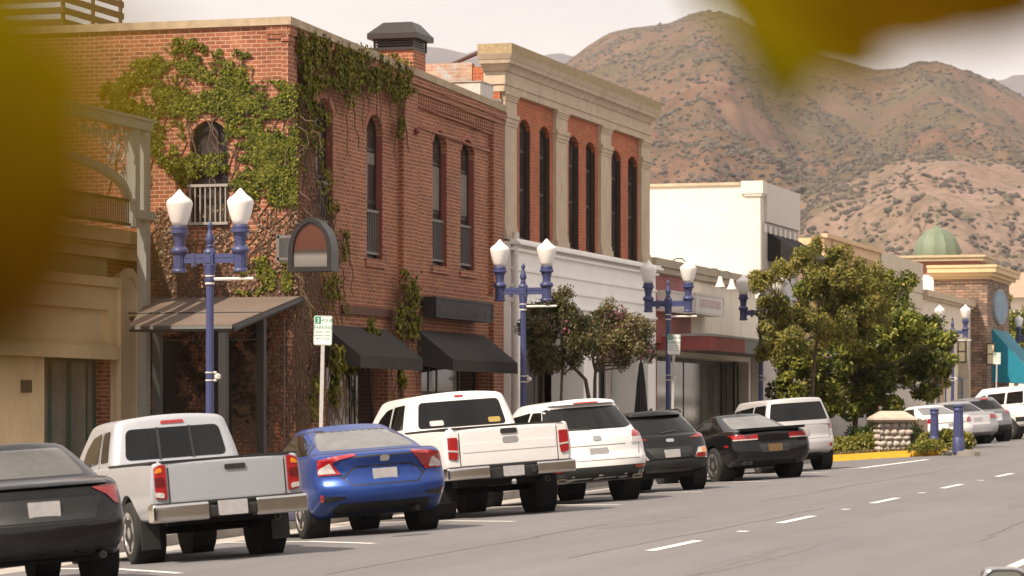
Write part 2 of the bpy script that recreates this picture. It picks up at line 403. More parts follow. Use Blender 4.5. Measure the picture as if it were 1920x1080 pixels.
def nz_(sc, det=8, ro=.65):
    z = n('ShaderNodeTexNoise'); z.inputs['Scale'].default_value = sc; z.inputs['Detail'].default_value = det; z.inputs['Roughness'].default_value = ro; l(pos, z.inputs['Vector']); return z.outputs['Fac']
def ramp_(f, a, b, ca=(0, 0, 0), cb=(1, 1, 1)):
    r = n('ShaderNodeValToRGB'); r.color_ramp.elements[0].position = a; r.color_ramp.elements[1].position = b
    r.color_ramp.elements[0].color = col4(ca); r.color_ramp.elements[1].color = col4(cb); l(f, r.inputs[0]); return r.outputs[0]
def mixc(f, a, b):
    x = n('ShaderNodeMix'); x.data_type = 'RGBA'; l(f, x.inputs['Factor'])
    for s, c in (('A', a), ('B', b)):
        if isinstance(c, tuple): x.inputs[s].default_value = col4(c)
        else: l(c, x.inputs[s])
    return x.outputs['Result']
soil = mixc(ramp_(nz_(.02), .4, .62), (.125, .068, .042), (.19, .108, .073))
at_ = n('ShaderNodeAttribute'); at_.attribute_name = 'spur'
soil = mixc(at_.outputs['Fac'], soil, mixc(ramp_(nz_(.012), .35, .6), (.215, .142, .108), (.31, .215, .175)))
grass = mixc(ramp_(nz_(.006, 6), .45, .6), soil, (.105, .078, .040))
bush = ramp_(nz_(.16, 5, .6), .46, .60)
big = ramp_(nz_(.0045, 5), .40, .56)
mm = n('ShaderNodeMix'); mm.data_type = 'RGBA'; mm.blend_type = 'MULTIPLY'; mm.inputs['Factor'].default_value = .75; l(bush, mm.inputs['A']); l(big, mm.inputs['B'])
inv = n('ShaderNodeMath'); inv.operation = 'MULTIPLY_ADD'; inv.inputs[1].default_value = -.55; inv.inputs[2].default_value = 1; l(at_.outputs['Fac'], inv.inputs[0])
m3 = n('ShaderNodeMath'); m3.operation = 'MULTIPLY'; l(mm.outputs['Result'], m3.inputs[0]); l(inv.outputs[0], m3.inputs[1])
l(mixc(m3.outputs[0], grass, (.060, .052, .034)), p.inputs['Base Color']); p.inputs['Roughness'].default_value = 1; p.inputs['Specular IOR Level'].default_value = .1
MOUNT = m
ds = np.concatenate([np.linspace(1150, 1800, 46), np.linspace(1815, 3200, 80), np.linspace(3215, 3420, 22), np.linspace(3460, 4600, 12)])
pxs = np.arange(-400, 2520, 9.0)
b = MB(); att = []; BUSH = []
for d in ds:
    for px in pxs:
        h, sp = terrain(d, px); q = at(px, HY, d); b.v.append((q.x, q.y, 6 + h)); att.append(1.0 if sp else 0.0)
nc = len(pxs)
for i in range(len(ds) - 1):
    for j in range(nc - 1): b.f.append((i * nc + j, i * nc + j + 1, (i + 1) * nc + j + 1, (i + 1) * nc + j))
me = b.mesh('mountain', smooth=80, fix=False); A_ = me.attributes.new('spur', 'FLOAT', 'POINT')
# soften the border between bare spur and brush
ar = np.array(att).reshape(len(ds), nc)
for _ in range(14): ar = (ar + np.roll(ar, 1, 0) + np.roll(ar, -1, 0) + np.roll(ar, 1, 1) + np.roll(ar, -1, 1)) / 5
A_.data.foreach_set('value', ar.ravel()); struct(link('mountain', me, None, MOUNT))
# brush scattered over the slopes
BUSHM = leaf_mat('chaparral_brush', [(.056, .050, .042), (.070, .062, .050), (.088, .076, .058), (.105, .088, .064)], trans=0, rough=1)
rr = random.Random(11); b = MB(); tone = []
ico = [(0, 0, 1), (.89, 0, .45), (.28, .85, .45), (-.72, .53, .45), (-.72, -.53, .45), (.28, -.85, .45), (.72, .53, -.3), (-.28, .85, -.3), (-.89, 0, -.3), (-.28, -.85, -.3), (.72, -.53, -.3)]
icf = [(0, 1, 2), (0, 2, 3), (0, 3, 4), (0, 4, 5), (0, 5, 1), (1, 6, 2), (2, 7, 3), (3, 8, 4), (4, 9, 5), (5, 10, 1), (6, 7, 2), (7, 8, 3), (8, 9, 4), (9, 10, 5), (10, 6, 1)]
k = 0
while k < 30000:
    px = rr.uniform(1000, 2050); d = 1200 + 2150 * rr.random() ** 1.3
    h, sp = terrain(d, px); q = at(px, HY, d)
    dens = noise.noise(Vector((q.x / 130, q.y / 130, 2))) + .7 * noise.noise(Vector((q.x / 45, q.y / 45, 5))) + .4 * noise.noise(Vector((q.x / 16, q.y / 16, 9)))
    k += 1
    if dens < (.04 if not sp else .0) + rr.uniform(-.45, .3): continue
    s = rr.uniform(.55, 1.6) * (1 + .6 * max(0, dens)) * (1 if rr.random() < .9 else 1.7) * (1.15 if sp else 1.2); base = len(b.v)
    for (x, y, z) in ico:
        j = s * rr.uniform(.75, 1.25); b.v.append((q.x + x * j, q.y + y * j, 6 + h + z * j * .8))
    b.f += [tuple(i + base for i in f) for f in icf]; tn = rr.random(); tone += [tn] * len(ico)
me = b.mesh('brush', fix=False); A_ = me.attributes.new('tone', 'FLOAT', 'POINT'); A_.data.foreach_set('value', tone)
stuff(setp(link('mountain_brush', me, None, BUSHM), 'dark brush dotted over the dry mountain slopes', 'brush'))
# the paler range far behind
b = MB(); FXX = (-600, 0, 400, 700, 800, 830, 870, 900, 960, 1030, 1060, 1090, 1200, 1500, 1700, 1830, 1870, 1910, 1960, 2100, 2500)
FYY = (300, 250, 180, 110, 84, 88, 96, 90, 100, 96, 100, 112, 150, 200, 170, 150, 142, 136, 132, 128, 180)
for d in np.linspace(5200, 8200, 30):
    for px in np.arange(-500, 2500, 16.0):
        tt = (d - 5200) / 2400; rh = (HY - rng_interp(px, FXX, FYY)) / F * 7600
        h = rh * (min(tt, 1) ** 1.1 if tt < 1 else 1 - (tt - 1) * .8); q = at(px, HY, d)
        h += (ridged(Vector((q.x / 900, q.y / 900, 7)), 5) - .55) * 260 * min(1, tt * 2) * min(1, abs(1 - tt) * 3 + .07) + fbm(Vector((q.x / 90, q.y / 90, 1))) * 14
        b.v.append((q.x, q.y, h))
nc = len(np.arange(-500, 2500, 16.0))
for i in range(29):
    for j in range(nc - 1): b.f.append((i * nc + j, i * nc + j + 1, (i + 1) * nc + j + 1, (i + 1) * nc + j))
FAR = mat('far_mountain_slope', (.13, .12, .125), rough=1, c2=(.07, .072, .08), scale=.006, detail=10, spec=.1)
struct(b.build('far_mountain', FAR, smooth=80, fix=False))
# ------------------------------------------------------------------ building helpers (X = -v, Y = u)
def arch_pts(a0, a1, z0, z1, rise, n=10):
    """outline of an opening with an arched head of that rise"""
    if rise <= 0: return [(a0, z0), (a1, z0), (a1, z1), (a0, z1)]
    c = (a0 + a1) / 2; hw = (a1 - a0) / 2; rad = (hw * hw + rise * rise) / (2 * rise); th = math.asin(min(1, hw / rad))
    if rise > hw: rad, th = hw, math.pi / 2
    cz = z1 - rad
    pts = [(a0, z0), (a1, z0)]
    for i in range(n + 1):
        t = th - 2 * th * i / n; pts.append((c + rad * math.sin(t), cz + rad * math.cos(t)))
    return pts
def shrink(pts, d):
    """inset an outline towards its middle"""
    cx = (min(p[0] for p in pts) + max(p[0] for p in pts)) / 2; cz = (min(p[1] for p in pts) + max(p[1] for p in pts)) / 2
    hw = (max(p[0] for p in pts) - min(p[0] for p in pts)) / 2; hz = (max(p[1] for p in pts) - min(p[1] for p in pts)) / 2
    return [(cx + (p[0] - cx) * (hw - d) / hw, cz + (p[1] - cz) * (hz - d) / hz) for p in pts]
def window(parent, pts, axis, face, depth, fm, gm, bars_h=(), bars_v=(), fw=.06, name='window', org=None, inward=1, pane='pane'):
    """frame + pane set back in an opening; axis 'x' for walls along the street, 'y' for walls across it"""
    o = org or (0, 0, 0)
    f0 = face + inward * depth; f1 = f0 + inward * .07
    b = MB(o); b.ring(pts, shrink(pts, fw), axis, f0, f1)
    a0, a1 = min(p[0] for p in pts), max(p[0] for p in pts); z0, z1 = min(p[1] for p in pts), max(p[1] for p in pts)
    e0, e1 = f0 + inward * .01, f0 + inward * .05
    def bar(A0, A1, Z0, Z1):
        if axis == 'x': b.box(e0, e1, A0, A1, Z0, Z1)
        else: b.box(A0, A1, e0, e1, Z0, Z1)
    for h in bars_h: bar(a0 + fw * .8, a1 - fw * .8, h - .035, h + .035)
    for q in bars_v: bar(q - .03, q + .03, z0 + fw * .8, z1 - fw * .8)
    w_ = b.build(name, fm, parent)
    g = MB(o); g.prism(shrink(pts, fw * .7), axis, f0 + inward * .025, f0 + inward * .04); g.build(pane, gm, w_)
    return w_
def block(u0, u1, v0, v1, z0, z1, z1b=None, z1c=None):
    """solid between two street positions; top may fall from z1 (at u0) to z1b (at u1)"""
    z1b = z1 if z1b is None else z1b
    return MB().hexa([(-v0, u0, z0), (-v0, u1, z0), (-v1, u1, z0), (-v1, u0, z0)], [(-v0, u0, z1), (-v0, u1, z1b), (-v1, u1, z1b), (-v1, u0, z1)])
def cut_mesh(mb, cutters):
    c = MB()
    for pts, axis, a, e in cutters: c.prism(pts, axis, a, e)
    return bool_cut(mb.mesh('wall'), c.mesh('cut'))
class Bld:
    """a building: an Empty at its street corner, parts given in world metres"""
    def __init__(s, name, label, u, v, group=None, cat='building'):
        s.o = Vector((-v, u, walk_z(u, v))); s.e = thing(name, label, cat, s.o, 0, group)
    def mb(s): return MB(s.o)
    def box(s, name, m, u0, u1, v0, v1, z0, z1, parent=None, label=None):
        return s.mb().box(-v0, -v1, u0, u1, z0, z1).build(name, m, parent or s.e, label=label)
    def mesh(s, name, me, m, parent=None):
        me.transform(Matrix.Translation(-s.o)); return link(name, me, parent or s.e, m)
    def bb(s, name, mb, m, parent=None, smooth=False, label=None):
        mb.o = s.o; return mb.build(name, m, parent or s.e, smooth=smooth, label=label)
def railing(B, parent, axis, a0, a1, face, z0, z1, m, n=8):
    b = B.mb()
    def bx(A0, A1, Z0, Z1, t=.02):
        if axis == 'x': b.box(face - t, face + t, A0, A1, Z0, Z1)
        else: b.box(A0, A1, face - t, face + t, Z0, Z1)
    bx(a0, a1, z1 - .05, z1, .028); bx(a0, a1, z0, z0 + .05, .028)
    for i in range(n):
        c = a0 + (a1 - a0) * (i + .5) / n; bx(c - .012, c + .012, z0 + .05, z1 - .05, .012)
    return B.bb('window_railing', b, m, parent)

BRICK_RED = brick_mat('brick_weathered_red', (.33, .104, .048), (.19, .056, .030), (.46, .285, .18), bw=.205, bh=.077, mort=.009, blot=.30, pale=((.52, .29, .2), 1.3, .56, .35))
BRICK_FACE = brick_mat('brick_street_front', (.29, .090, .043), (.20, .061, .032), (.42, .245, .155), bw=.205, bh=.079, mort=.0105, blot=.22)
BRICK_ORANGE = brick_mat('brick_orange_painted', (.43, .112, .038), (.31, .074, .027), (.46, .20, .115), bw=.205, bh=.079, mort=.008, blot=.25, pale=((.55, .38, .28), 1.1, .66, .6))
BRICK_PEEL = brick_mat('brick_peeling_paint', (.42, .21, .13), (.5, .33, .22), (.5, .38, .3), bw=.21, bh=.078, mort=.008, blot=.4, pale=((.42, .44, .44), 2.2, .48, .9))
BRICK_CREAM = brick_mat('brick_cream_paint', (.74, .68, .59), (.70, .64, .55), (.64, .58, .50), bw=.22, bh=.085, mort=.006, blot=.08, bump=.35, pale=((.60, .47, .36), 1.3, .60, .55))
COPING = mat('coping_concrete', (.40, .31, .21), rough=.95, var=.2, scale=4, bump=.4, bscale=25, stain=(2.5, .5, (.18, .14, .1)))
STONE = mat('cornice_sandstone', (.52, .415, .305), rough=.9, var=.12, scale=3, bump=.25, bscale=30, stain=(.9, .6, (.17, .13, .095)))
ROUGHSTONE = mat('cornice_rough_band', (.45, .345, .20), rough=1, var=.25, scale=12, bump=.9, bscale=18, c2=(.28, .205, .12))
WHITEWOOD = mat('painted_white_boards', (.90, .87, .83), rough=.6, var=.05, scale=1.5, stain=(1.5, .3, (.5, .45, .38)))
WINBLACK = mat('window_frame_black', (.020, .016, .014), rough=.5)
WINRED = mat('window_frame_oxblood', (.22, .06, .045), rough=.6, var=.15)
WINGLASS = mat('window_glass', (.085, .068, .062), rough=.1, c2=(.018, .015, .014), scale=1.1, spec=.4)
SHOPGLASS = mat('shop_glass', (.030, .027, .024), rough=.05, c2=(.012, .011, .010), scale=.5, spec=.5)
GREYGLASS = mat('shop_glass_pale', (.20, .185, .165), rough=.12, c2=(.085, .08, .07), scale=.45, spec=.5, stretch=(1, 1.6, .6))
IRON = mat('iron_grey', (.17, .155, .145), rough=.5, metal=.3)
IRONDARK = mat('iron_black', (.018, .016, .015), rough=.55)
CANVAS = mat('awning_canvas_black', (.036, .030, .028), rough=.95, var=.12, scale=2, bump=.15, bscale=6)
BOARDBLACK = mat('sign_board_black', (.017, .015, .015), rough=.6)
BROWNMETAL = mat('canopy_brown_sheet', (.155, .115, .09), rough=.75, var=.12, scale=1.5, stain=(2, .4, (.15, .11, .085)))

# ------------------------------------------------------------------ ivy covered brick building
U1, U2 = 54.34, 68.25; VW = 20.62
B = Bld('brick_building', 'dark red brick two storey corner building with climbing ivy, tall arched windows and black awnings', U1, VF)
zb = walk_z(U1, VF) - .3; ZT, ZT2 = 9.16, 8.83
main = block(U1, U2, VW, 40, zb, ZT, ZT2)
W1 = []
for (xa, xb, yt, yb_) in ((594, 623, 184, 424), (689, 716, 214, 484), (812.5, 836.5, 245, 497), (865, 888, 262, 505)):
    u0, u1 = uV(xa - 1.5, VW), uV(xb + 1.5, VW); W1.append((u0, u1, onV(xa, yb_, VW).z, onV((xa + xb) / 2, yt, VW).z))
sv0, sv1 = -onU(428, 300, U1).x, -onU(356, 300, U1).x
SW = (-sv1, -sv0, onU(390, 424, U1).z, onU(390, 226, U1).z)
cuts = [(arch_pts(u0, u1, z0, z1, .30), 'x', -VW + .3, -VW - .26) for u0, u1, z0, z1 in W1]
cuts.append((arch_pts(SW[0], SW[1], SW[2], SW[3], .32), 'y', U1 - .3, U1 + .24))
# shop openings below the awnings
ZS = 3.55
shops = [(uV(612, VW), uV(727, VW), zb - .01, 3.30), (uV(790, VW), uV(916, VW), zb - .01, 3.30)]
cuts += [(arch_pts(a, e, z0, z1, 0), 'x', -VW + .3, -VW - .5) for a, e, z0, z1 in shops]
wall = B.mesh('wall', cut_mesh(main, cuts), BRICK_RED); 
# street face has its own, darker brick: pilasters and top band stand 12 cm proud of the panels
pb = B.mb()
def pil(xa, xb, z0, z1, v0=VF, v1=VW + .01): pb.box(-v0, -v1, xa, xb, z0, z1)
uA, uB, uC, uD, uE = uV(557, VF), uV(757, VF), uV(783, VF), uV(926, VF), U2
ztop = lambda u: ZT + (ZT2 - ZT) * (u - U1) / (U2 - U1)
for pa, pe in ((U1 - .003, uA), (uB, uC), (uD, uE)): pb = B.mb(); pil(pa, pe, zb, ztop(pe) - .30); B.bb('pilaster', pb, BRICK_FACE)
tb = MB(); zt_ = lambda u, d: ztop(u) - d
def band(u0, u1, d0, d1, v0, v1=VW + .01):
    tb.hexa([(-v0, u0, zt_(u0, d1)), (-v0, u1, zt_(u1, d1)), (-v1, u1, zt_(u1, d1)), (-v1, u0, zt_(u0, d1))], [(-v0, u0, zt_(u0, d0)), (-v0, u1, zt_(u1, d0)), (-v1, u1, zt_(u1, d0)), (-v1, u0, zt_(u0, d0))])
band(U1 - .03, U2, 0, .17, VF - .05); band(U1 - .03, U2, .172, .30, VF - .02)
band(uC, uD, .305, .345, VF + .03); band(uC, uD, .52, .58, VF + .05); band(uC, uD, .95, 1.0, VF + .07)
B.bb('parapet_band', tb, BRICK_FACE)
db = B.mb(); nd = 34
for i in range(nd):
    u = uC + .08 + (uD - uC - .16) * i / (nd - 1); db.box(-VF - .02, -VW - .01, u - .05, u + .05, ztop(u) - .515, ztop(u) - .35)
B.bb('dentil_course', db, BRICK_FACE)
cp = MB()
cp.hexa([(-VF + .08, U1 - .07, ZT + .002), (-VF + .08, U2, ZT2 + .002), (-VF - .35, U2, ZT2 + .002), (-VF - .35, U1 - .07, ZT + .002)], [(-VF + .08, U1 - .07, ZT + .15), (-VF + .08, U2, ZT2 + .15), (-VF - .35, U2, ZT2 + .15), (-VF - .35, U1 - .07, ZT + .15)])
cp.box(-VF - .352, -40, U1 - .07, U1 + .3, ZT + .002, ZT + .147)
B.bb('coping', cp, COPING)
# corner corbel on the side wall
cb = B.mb(); cb.box(-VF - .003, -VF - .42, U1 - .04, U1 + .02, ZT - .16, ZT - .01); cb.box(-VF - .003, -VF - .42, U1 - .025, U1 + .02, ZT - .24, ZT - .165); B.bb('corbel', cb, BRICK_RED)
# brick belt courses over the shops
bl = B.mb(); zl = onV(800, 549, VF).z; bl.box(-VF + .03, -VW - .01, uC + .002, uD - .002, zl - .09, zl + .09); B.bb('belt_course', bl, BRICK_FACE)
ln_ = B.mb(); ln_.box(-VF - .06, -VW - .01, uV(650, VF), uV(742, VF), onV(700, 592, VF).z, onV(700, 577, VF).z); B.bb('lintel', ln_, mat('lintel_brown', (.12, .05, .035), rough=.8))
for i, (u0, u1, z0, z1) in enumerate(W1):
    pts = arch_pts(u0 + .003, u1 - .003, z0, z1 - .003, .30)
    window(B.e, pts, 'x', -VW, .14, WINBLACK, WINGLASS, bars_h=(z0 + (z1 - z0) * .40, z0 + (z1 - z0) * .76), org=B.o, inward=-1, fw=.07)
    # painted reveals
    lb = B.mb(); lb.box(-VW - .012, -VW - .138, u1 - .014, u1 - .004, z0 + .004, z1 - .44); B.bb('window_reveal', lb, WINRED)
    sb = B.mb(); sb.box(-VW + .05, -VW - .1, u0 - .12, u1 + .12, z0 - .16, z0 - .003); B.bb('window_sill', sb, BRICK_RED)
    if i: B.box('blind', mat('window_blind', (.19, .155, .14), rough=.8, var=.2, scale=2), u0 + .09, u1 - .02, VW + .155, VW + .162, z0 + (z1 - z0) * (.42 if i > 1 else .66), z0 + (z1 - z0) * .74)
    railing(B, B.e, 'x', u0 + .03, u1 - .03, -VW - .09, z0 + .10, z0 + (1.0 if i else .9), IRON, 7)
    hw_ = (u1 - u0) / 2; ri = min(.30, hw_); rad = (hw_ ** 2 + ri ** 2) / (2 * ri); th = math.asin(min(1, hw_ / rad)); arc = lambda r_: [((u0 + u1) / 2 + r_ * math.sin(th - 2 * th * q / 12), z1 - rad + r_ * math.cos(th - 2 * th * q / 12)) for q in range(13)]
    ap, ip = arc(rad + .12), arc(rad + .002)
    ab = B.mb()
    for k in range(len(ap) - 1): ab.hexa([(-VW + .012, *ap[k]), (-VW + .012, *ap[k + 1]), (-VW + .012, *ip[k + 1]), (-VW + .012, *ip[k])], [(-VW - .01, *ap[k]), (-VW - .01, *ap[k + 1]), (-VW - .01, *ip[k + 1]), (-VW - .01, *ip[k])])
    B.bb('window_arch', ab, mat('arch_brick', (.34, .13, .085), rough=.9, var=.25, scale=14))
pts = arch_pts(SW[0] + .003, SW[1] - .003, SW[2], SW[3] - .003, .32)
window(B.e, pts, 'y', U1, .14, WINBLACK, WINGLASS, bars_h=(SW[2] + (SW[3] - SW[2]) * .52,), org=B.o, inward=1, fw=.07)
railing(B, B.e, 'y', SW[0] - .02, SW[1] + .02, U1 - .06, SW[2] + .02, SW[2] + .78, mat('iron_pale', (.30, .27, .24), rough=.5), 8)
# shop fronts
def shopfront(B, u0, u1, z0, z1, vface, depth, fm, gm, mull, trans=(), fw=.08, name='shop_window'):
    return window(B.e, [(u0 + .004, z0), (u1 - .004, z0), (u1 - .004, z1 - .004), (u0 + .004, z1 - .004)], 'x', -vface, depth, fm, gm, bars_h=trans, bars_v=mull, org=B.o, inward=-1, fw=fw, name=name)
a, e, z0, z1 = shops[0]; shopfront(B, a, e, z0 + .3, z1, VW, .3, WINBLACK, SHOPGLASS, (a + .15, a + (e - a) * .62, a + (e - a) * .7))
a, e, z0, z1 = shops[1]; shopfront(B, a, e, z0 + .3, z1, VW, .3, WINBLACK, SHOPGLASS, (a + (e - a) * .3, a + (e - a) * .42, a + (e - a) * .75), (2.4,))
def awning(B, u0, u1, vb, vf, zt, zf, zv, m, name='awning', parent=None):
    """sloping sheet with cheeks and a hanging valance"""
    b = MB(); t = .02
    prof = [(-vb + .002, zt), (-vf, zf), (-vf, zv), (-vf - t, zv), (-vf - t, zf - t), (-vb + .002, zt - t * 1.6)]
    b.prism(prof, 'y', u0, u1)
    for u in (u0 - .012, u1 - .003): b.prism([(-vb + .002, zt - .002), (-vf - .004, zf - .002), (-vf - .004, zv + .01), (-vb + .002, zv + .12)], 'y', u, u + .015)
    return B.bb(name, b, m, parent)
awning(B, uV(604, VF), uV(724, VF), VF, VF - .78, 3.66, 3.06, 2.82, CANVAS)
awning(B, uV(783, VF), uV(908, VF), VF, VF - .78, 3.70, 3.08, 2.84, CANVAS)
# flat sheet canopy over the side entrance, on black posts
zc0, zc1 = 4.12, 3.50; uc = 50.95
cn = MB()
Lb, Lf, Rr = 23.3, 22.2, 20.25
def canq(dz): return [(-Rr, U1 - .01, zc0 + dz), (-Lb, U1 - .01, zc0 + dz), (-Lf, uc, zc1 + dz), (-Rr - .02, uc, zc1 + dz)]
cn.hexa(canq(-.05), canq(0)); B.bb('canopy', cn, BROWNMETAL)
cs = MB(); um = (U1 + uc) / 2 - .3; zm = zc0 + (zc1 - zc0) * (U1 - um) / (U1 - uc)
cs.tube([(-Rr + .03, U1 - .03, zc0 - .07), (-Rr + .01, uc, zc1 - .07)], .055, 6); cs.tube([(-Rr, uc, zc1 - .07), (-Lf, uc, zc1 - .07)], .055, 6); cs.tube([(-Rr, um, zm + .012), (-22.85, um, zm + .012)], .014, 6); cs.tube([(-Rr, um, zm - .09), (-22.8, um, zm - .09)], .045, 6)
B.bb('canopy_frame', cs, IRONDARK)
for u, v in ((uc + .06, 20.45), (um + .5, 20.45), (uc + .06, 21.7), (U1 - .3, 21.75)):
    zz = zc0 + (zc1 - zc0) * (U1 - u) / (U1 - uc) - .06; q = B.mb(); q.box(-v - .07, -v + .07, u - .07, u + .07, walk_z(u, v) - .05, zz); B.bb('canopy_post', q, IRONDARK)
cd_ = MB(); cx = onU(534, 700, U1).x; cd_.tube([(cx, U1 - .03, .2), (cx, U1 - .03, 3.7)], .016, 6); cd_.tube([(-20.9, U1 - .04, onU(400, 637, U1).z), (-23.2, U1 - .04, onU(400, 637, U1).z)], .016, 6)
B.bb('conduit', cd_, IRON)
# recessed dark side door bays under the canopy
dd = MB(); 
for xa, xb in ((300, 330), (425, 436)):
    A0, A1 = onU(xa, 700, U1).x, onU(xb, 700, U1).x; dd.box(A0, A1, U1 - .05, U1 + .01, zb + .3, 3.3)
B.bb('side_door', dd, WINBLACK)
# chimney with louvred metal hood
xc = 775; a_, k_ = ray(xc); vch = 21.35; uch = vch * a_ / k_; dch = vch / k_; wch = 67 / F * dch / CT
zq = lambda y: ZC + (HY - y) / F * dch
ch = B.mb(); ch.box(-vch, -vch - wch, uch, uch + .85, 8.4, zq(93)); chim = B.bb('chimney', ch, BRICK_RED)
GUN = mat('chimney_hood_metal', (.035, .028, .026), rough=.45, metal=.2)
lv = MB(); 
lv.box(-vch + .01, -vch - wch - .08, uch - .04, uch + .89, zq(93) + .002, zq(89))
lv.box(-vch - .03, -vch - wch + .0, uch + .05, uch + .8, zq(89), zq(68))
for i in range(5):
    z = zq(88) + (zq(69) - zq(88)) * i / 4; lv.box(-vch + .005, -vch - wch - .06, uch - .02, uch + .87, z - .012, z + .02)
for xx in (-vch + .012, -vch - wch - .07):
    for yy in (uch - .025, uch + .84): lv.box(xx - .03, xx + .01, yy, yy + .05, zq(91), zq(68))
B.bb('louvre', lv, GUN, chim)
e0 = [(-vch + .14, uch - .16), (-vch + .14, uch + 1.0), (-vch - wch - .2, uch + 1.0), (-vch - wch - .2, uch - .16)]
e1 = [(-vch - .08, uch + .12), (-vch - .08, uch + .72), (-vch - wch + .08, uch + .72), (-vch - wch + .08, uch + .12)]
hd = MB(); za, zb_, zt3 = zq(72), zq(62), zq(39)
hd.hexa([(x, y, za) for x, y in e0], [(x, y, zb_) for x, y in e0]); hd.hexa([(x, y, zb_ + .001) for x, y in e0], [(x, y, zt3) for x, y in e1]); B.bb('vent_hood', hd, GUN, chim)
for (x, y) in ((754, 240), (778, 246)):
    q = onV(x, y, VF); bb_ = MB().lathe([(.0, 0), (.07, .01), (.07, .05), (.03, .09)], (q.x + .01, q.y, q.z), 10, 'x'); B.bb('alarm_bell', bb_, mat('bell_red', (.14, .025, .02), rough=.4))

# signs fixed to it are things of their own
S = Bld('sign_board', 'long black sign board with faint lettering above the farther black awning', uV(816, 20.3), 20.3, cat='sign')
u0, u1 = uV(817, 20.22), uV(923, 20.22); z0, z1 = onV(870, 600, 20.22).z, onV(870, 562, 20.22).z
S.box('board', BOARDBLACK, u0, u1, 20.22, 20.498, z0, z1)
fr = S.mb(); fr.ring([(u0 - .002, z0), (u1, z0), (u1, z1), (u0 - .002, z1)], [(u0 + .04, z0 + .04), (u1 - .04, z0 + .04), (u1 - .04, z1 - .04), (u0 + .04, z1 - .04)], 'x', -20.205, -20.23); S.bb('frame', fr, IRONDARK)
lt = S.mb(); rr = random.Random(5); u = u0 + .25; FAINT = mat('faint_lettering', (.075, .07, .068), rough=.6)
while u < u1 - .35:
    wd = rr.uniform(.06, .13); lt.box(-20.214, -20.221, u, u + .028, z0 + .09, z0 + .09 + rr.uniform(.12, .17))
    if rr.random() < .7: lt.box(-20.214, -20.221, u + wd - .03, u + wd, z0 + .09, z0 + .2)
    if rr.random() < .6: lt.box(-20.2142, -20.221, u + .03, u + wd - .032, z0 + .13, z0 + .155)
    u += wd + .07
S.bb('lettering', lt, FAINT)
# pointed-arch blade sign on the corner
q0, q1 = onU(541, 500, 53.0), onU(622, 500, 53.0); zt, zbm = onU(583, 407, 53.0).z, onU(583, 509, 53.0).z
S = Bld('hanging_sign', 'black pointed-arch blade sign with rusty red face on the building corner', 53.0, -q1.x, cat='sign')
xm = (q0.x + q1.x) / 2; hw = (q1.x - q0.x) / 2
prof = [(xm - hw, zbm), (xm + hw, zbm)] + [(xm + hw * c, zbm + (zt - zbm) * h) for c, h in ((1, .40), (.96, .53), (.86, .67), (.70, .79), (.48, .895), (.24, .965), (.06, .998), (-.06, .998), (-.24, .965), (-.48, .895), (-.70, .79), (-.86, .67), (-.96, .53), (-1, .40))]
fr = S.mb(); fr.ring(prof, shrink(prof, .085), 'y', 52.98, 53.36); S.bb('frame', fr, mat('blade_sign_frame', (.018, .015, .014), rough=.4))
m_, t_, p_ = newmat('blade_sign_face'); MATS['blade_sign_face'] = m_
g_ = t_.nodes.new('ShaderNodeNewGeometry'); sx = t_.nodes.new('ShaderNodeSeparateXYZ'); t_.links.new(g_.outputs['Position'], sx.inputs[0])
mr = t_.nodes.new('ShaderNodeMapRange'); mr.inputs['From Min'].default_value = zbm; mr.inputs['From Max'].default_value = zt; t_.links.new(sx.outputs[2], mr.inputs[0])
rp_ = t_.nodes.new('ShaderNodeValToRGB'); E = rp_.color_ramp.elements
for i, (ps, c) in enumerate(((0, (.03, .028, .026)), (.10, (.16, .145, .13)), (.28, (.20, .185, .17)), (.36, (.05, .036, .03)), (.45, (.085, .026, .015)), (.80, (.10, .032, .017)), (1, (.03, .02, .018)))):
    if i > 1: E.new(ps)
    E[i].position = ps; E[i].color = col4(c)
t_.links.new(mr.outputs[0], rp_.inputs[0]); t_.links.new(rp_.outputs[0], p_.inputs['Base Color']); p_.inputs['Roughness'].default_value = .3
fc = S.mb(); fc.prism(shrink(prof, .06), 'y', 53.02, 53.32); S.bb('face', fc, m_)
br = S.mb()
for z in (zbm + .22, zbm + .62): br.box(q0.x - .28, q0.x + .02, 53.15, 53.21, z, z + .05)
br.box(q0.x - .3, q0.x - .24, 53.15, U1 - .01, zbm + .2, zbm + .7); S.bb('bracket', br, IRON)

# ------------------------------------------------------------------ roof clutter behind the parapets
T = thing('roof_screen', 'brown slatted timber screen standing on the roof at the far left', 'screen', (-27, 58.6, 9.2))
TIMB = mat('timber_brown', (.13, .075, .045), rough=.8, var=.2, scale=3, obj=True)
b = MB(); 
for i in range(6):
    z = 1.55 - i * .24; b.box(-4.6, 0, -.02, .02, z - .13, z); b.box(-.02, .02, .02, 3.0, z - .13, z)
b.build('slat', TIMB, T); b = MB()
for (x, y) in ((0, .03), (0, 1.5), (-.01, 2.95), (-2.2, .05), (-4.5, .05)): b.box(x - .08, x - .025, y, y + .09, -1.2, 1.6)
b.build('post', TIMB, T)
T = thing('rooftop_unit', 'pale grey sheet metal duct box on the roof beside the sandstone cornice', 'duct', (-20.58, 66.7, 8.6))
b = MB(); b.box(-2.3, 0, 0, 1.0, -.2, .78); b.build('casing', mat('duct_grey', (.55, .50, .46), rough=.5, obj=True), T)
b = MB(); b.box(-2.33, .03, -.03, 1.03, .782, .80); b.build('lid', mat('duct_lid', (.45, .41, .38), rough=.5, obj=True), T)
b = MB(); b.tube([(-.35, 1.15, .42), (.14, 1.1, .46)], .045, 10); b.build('pipe', mat('pipe_white', (.65, .60, .56), rough=.5, obj=True), T, smooth=True)
q0, q1 = at(828, 129, 74), at(896, 99, 72)
T = thing('roof_brace', 'dark rusty brace rising to the back of the sandstone cornice', 'brace', q0)
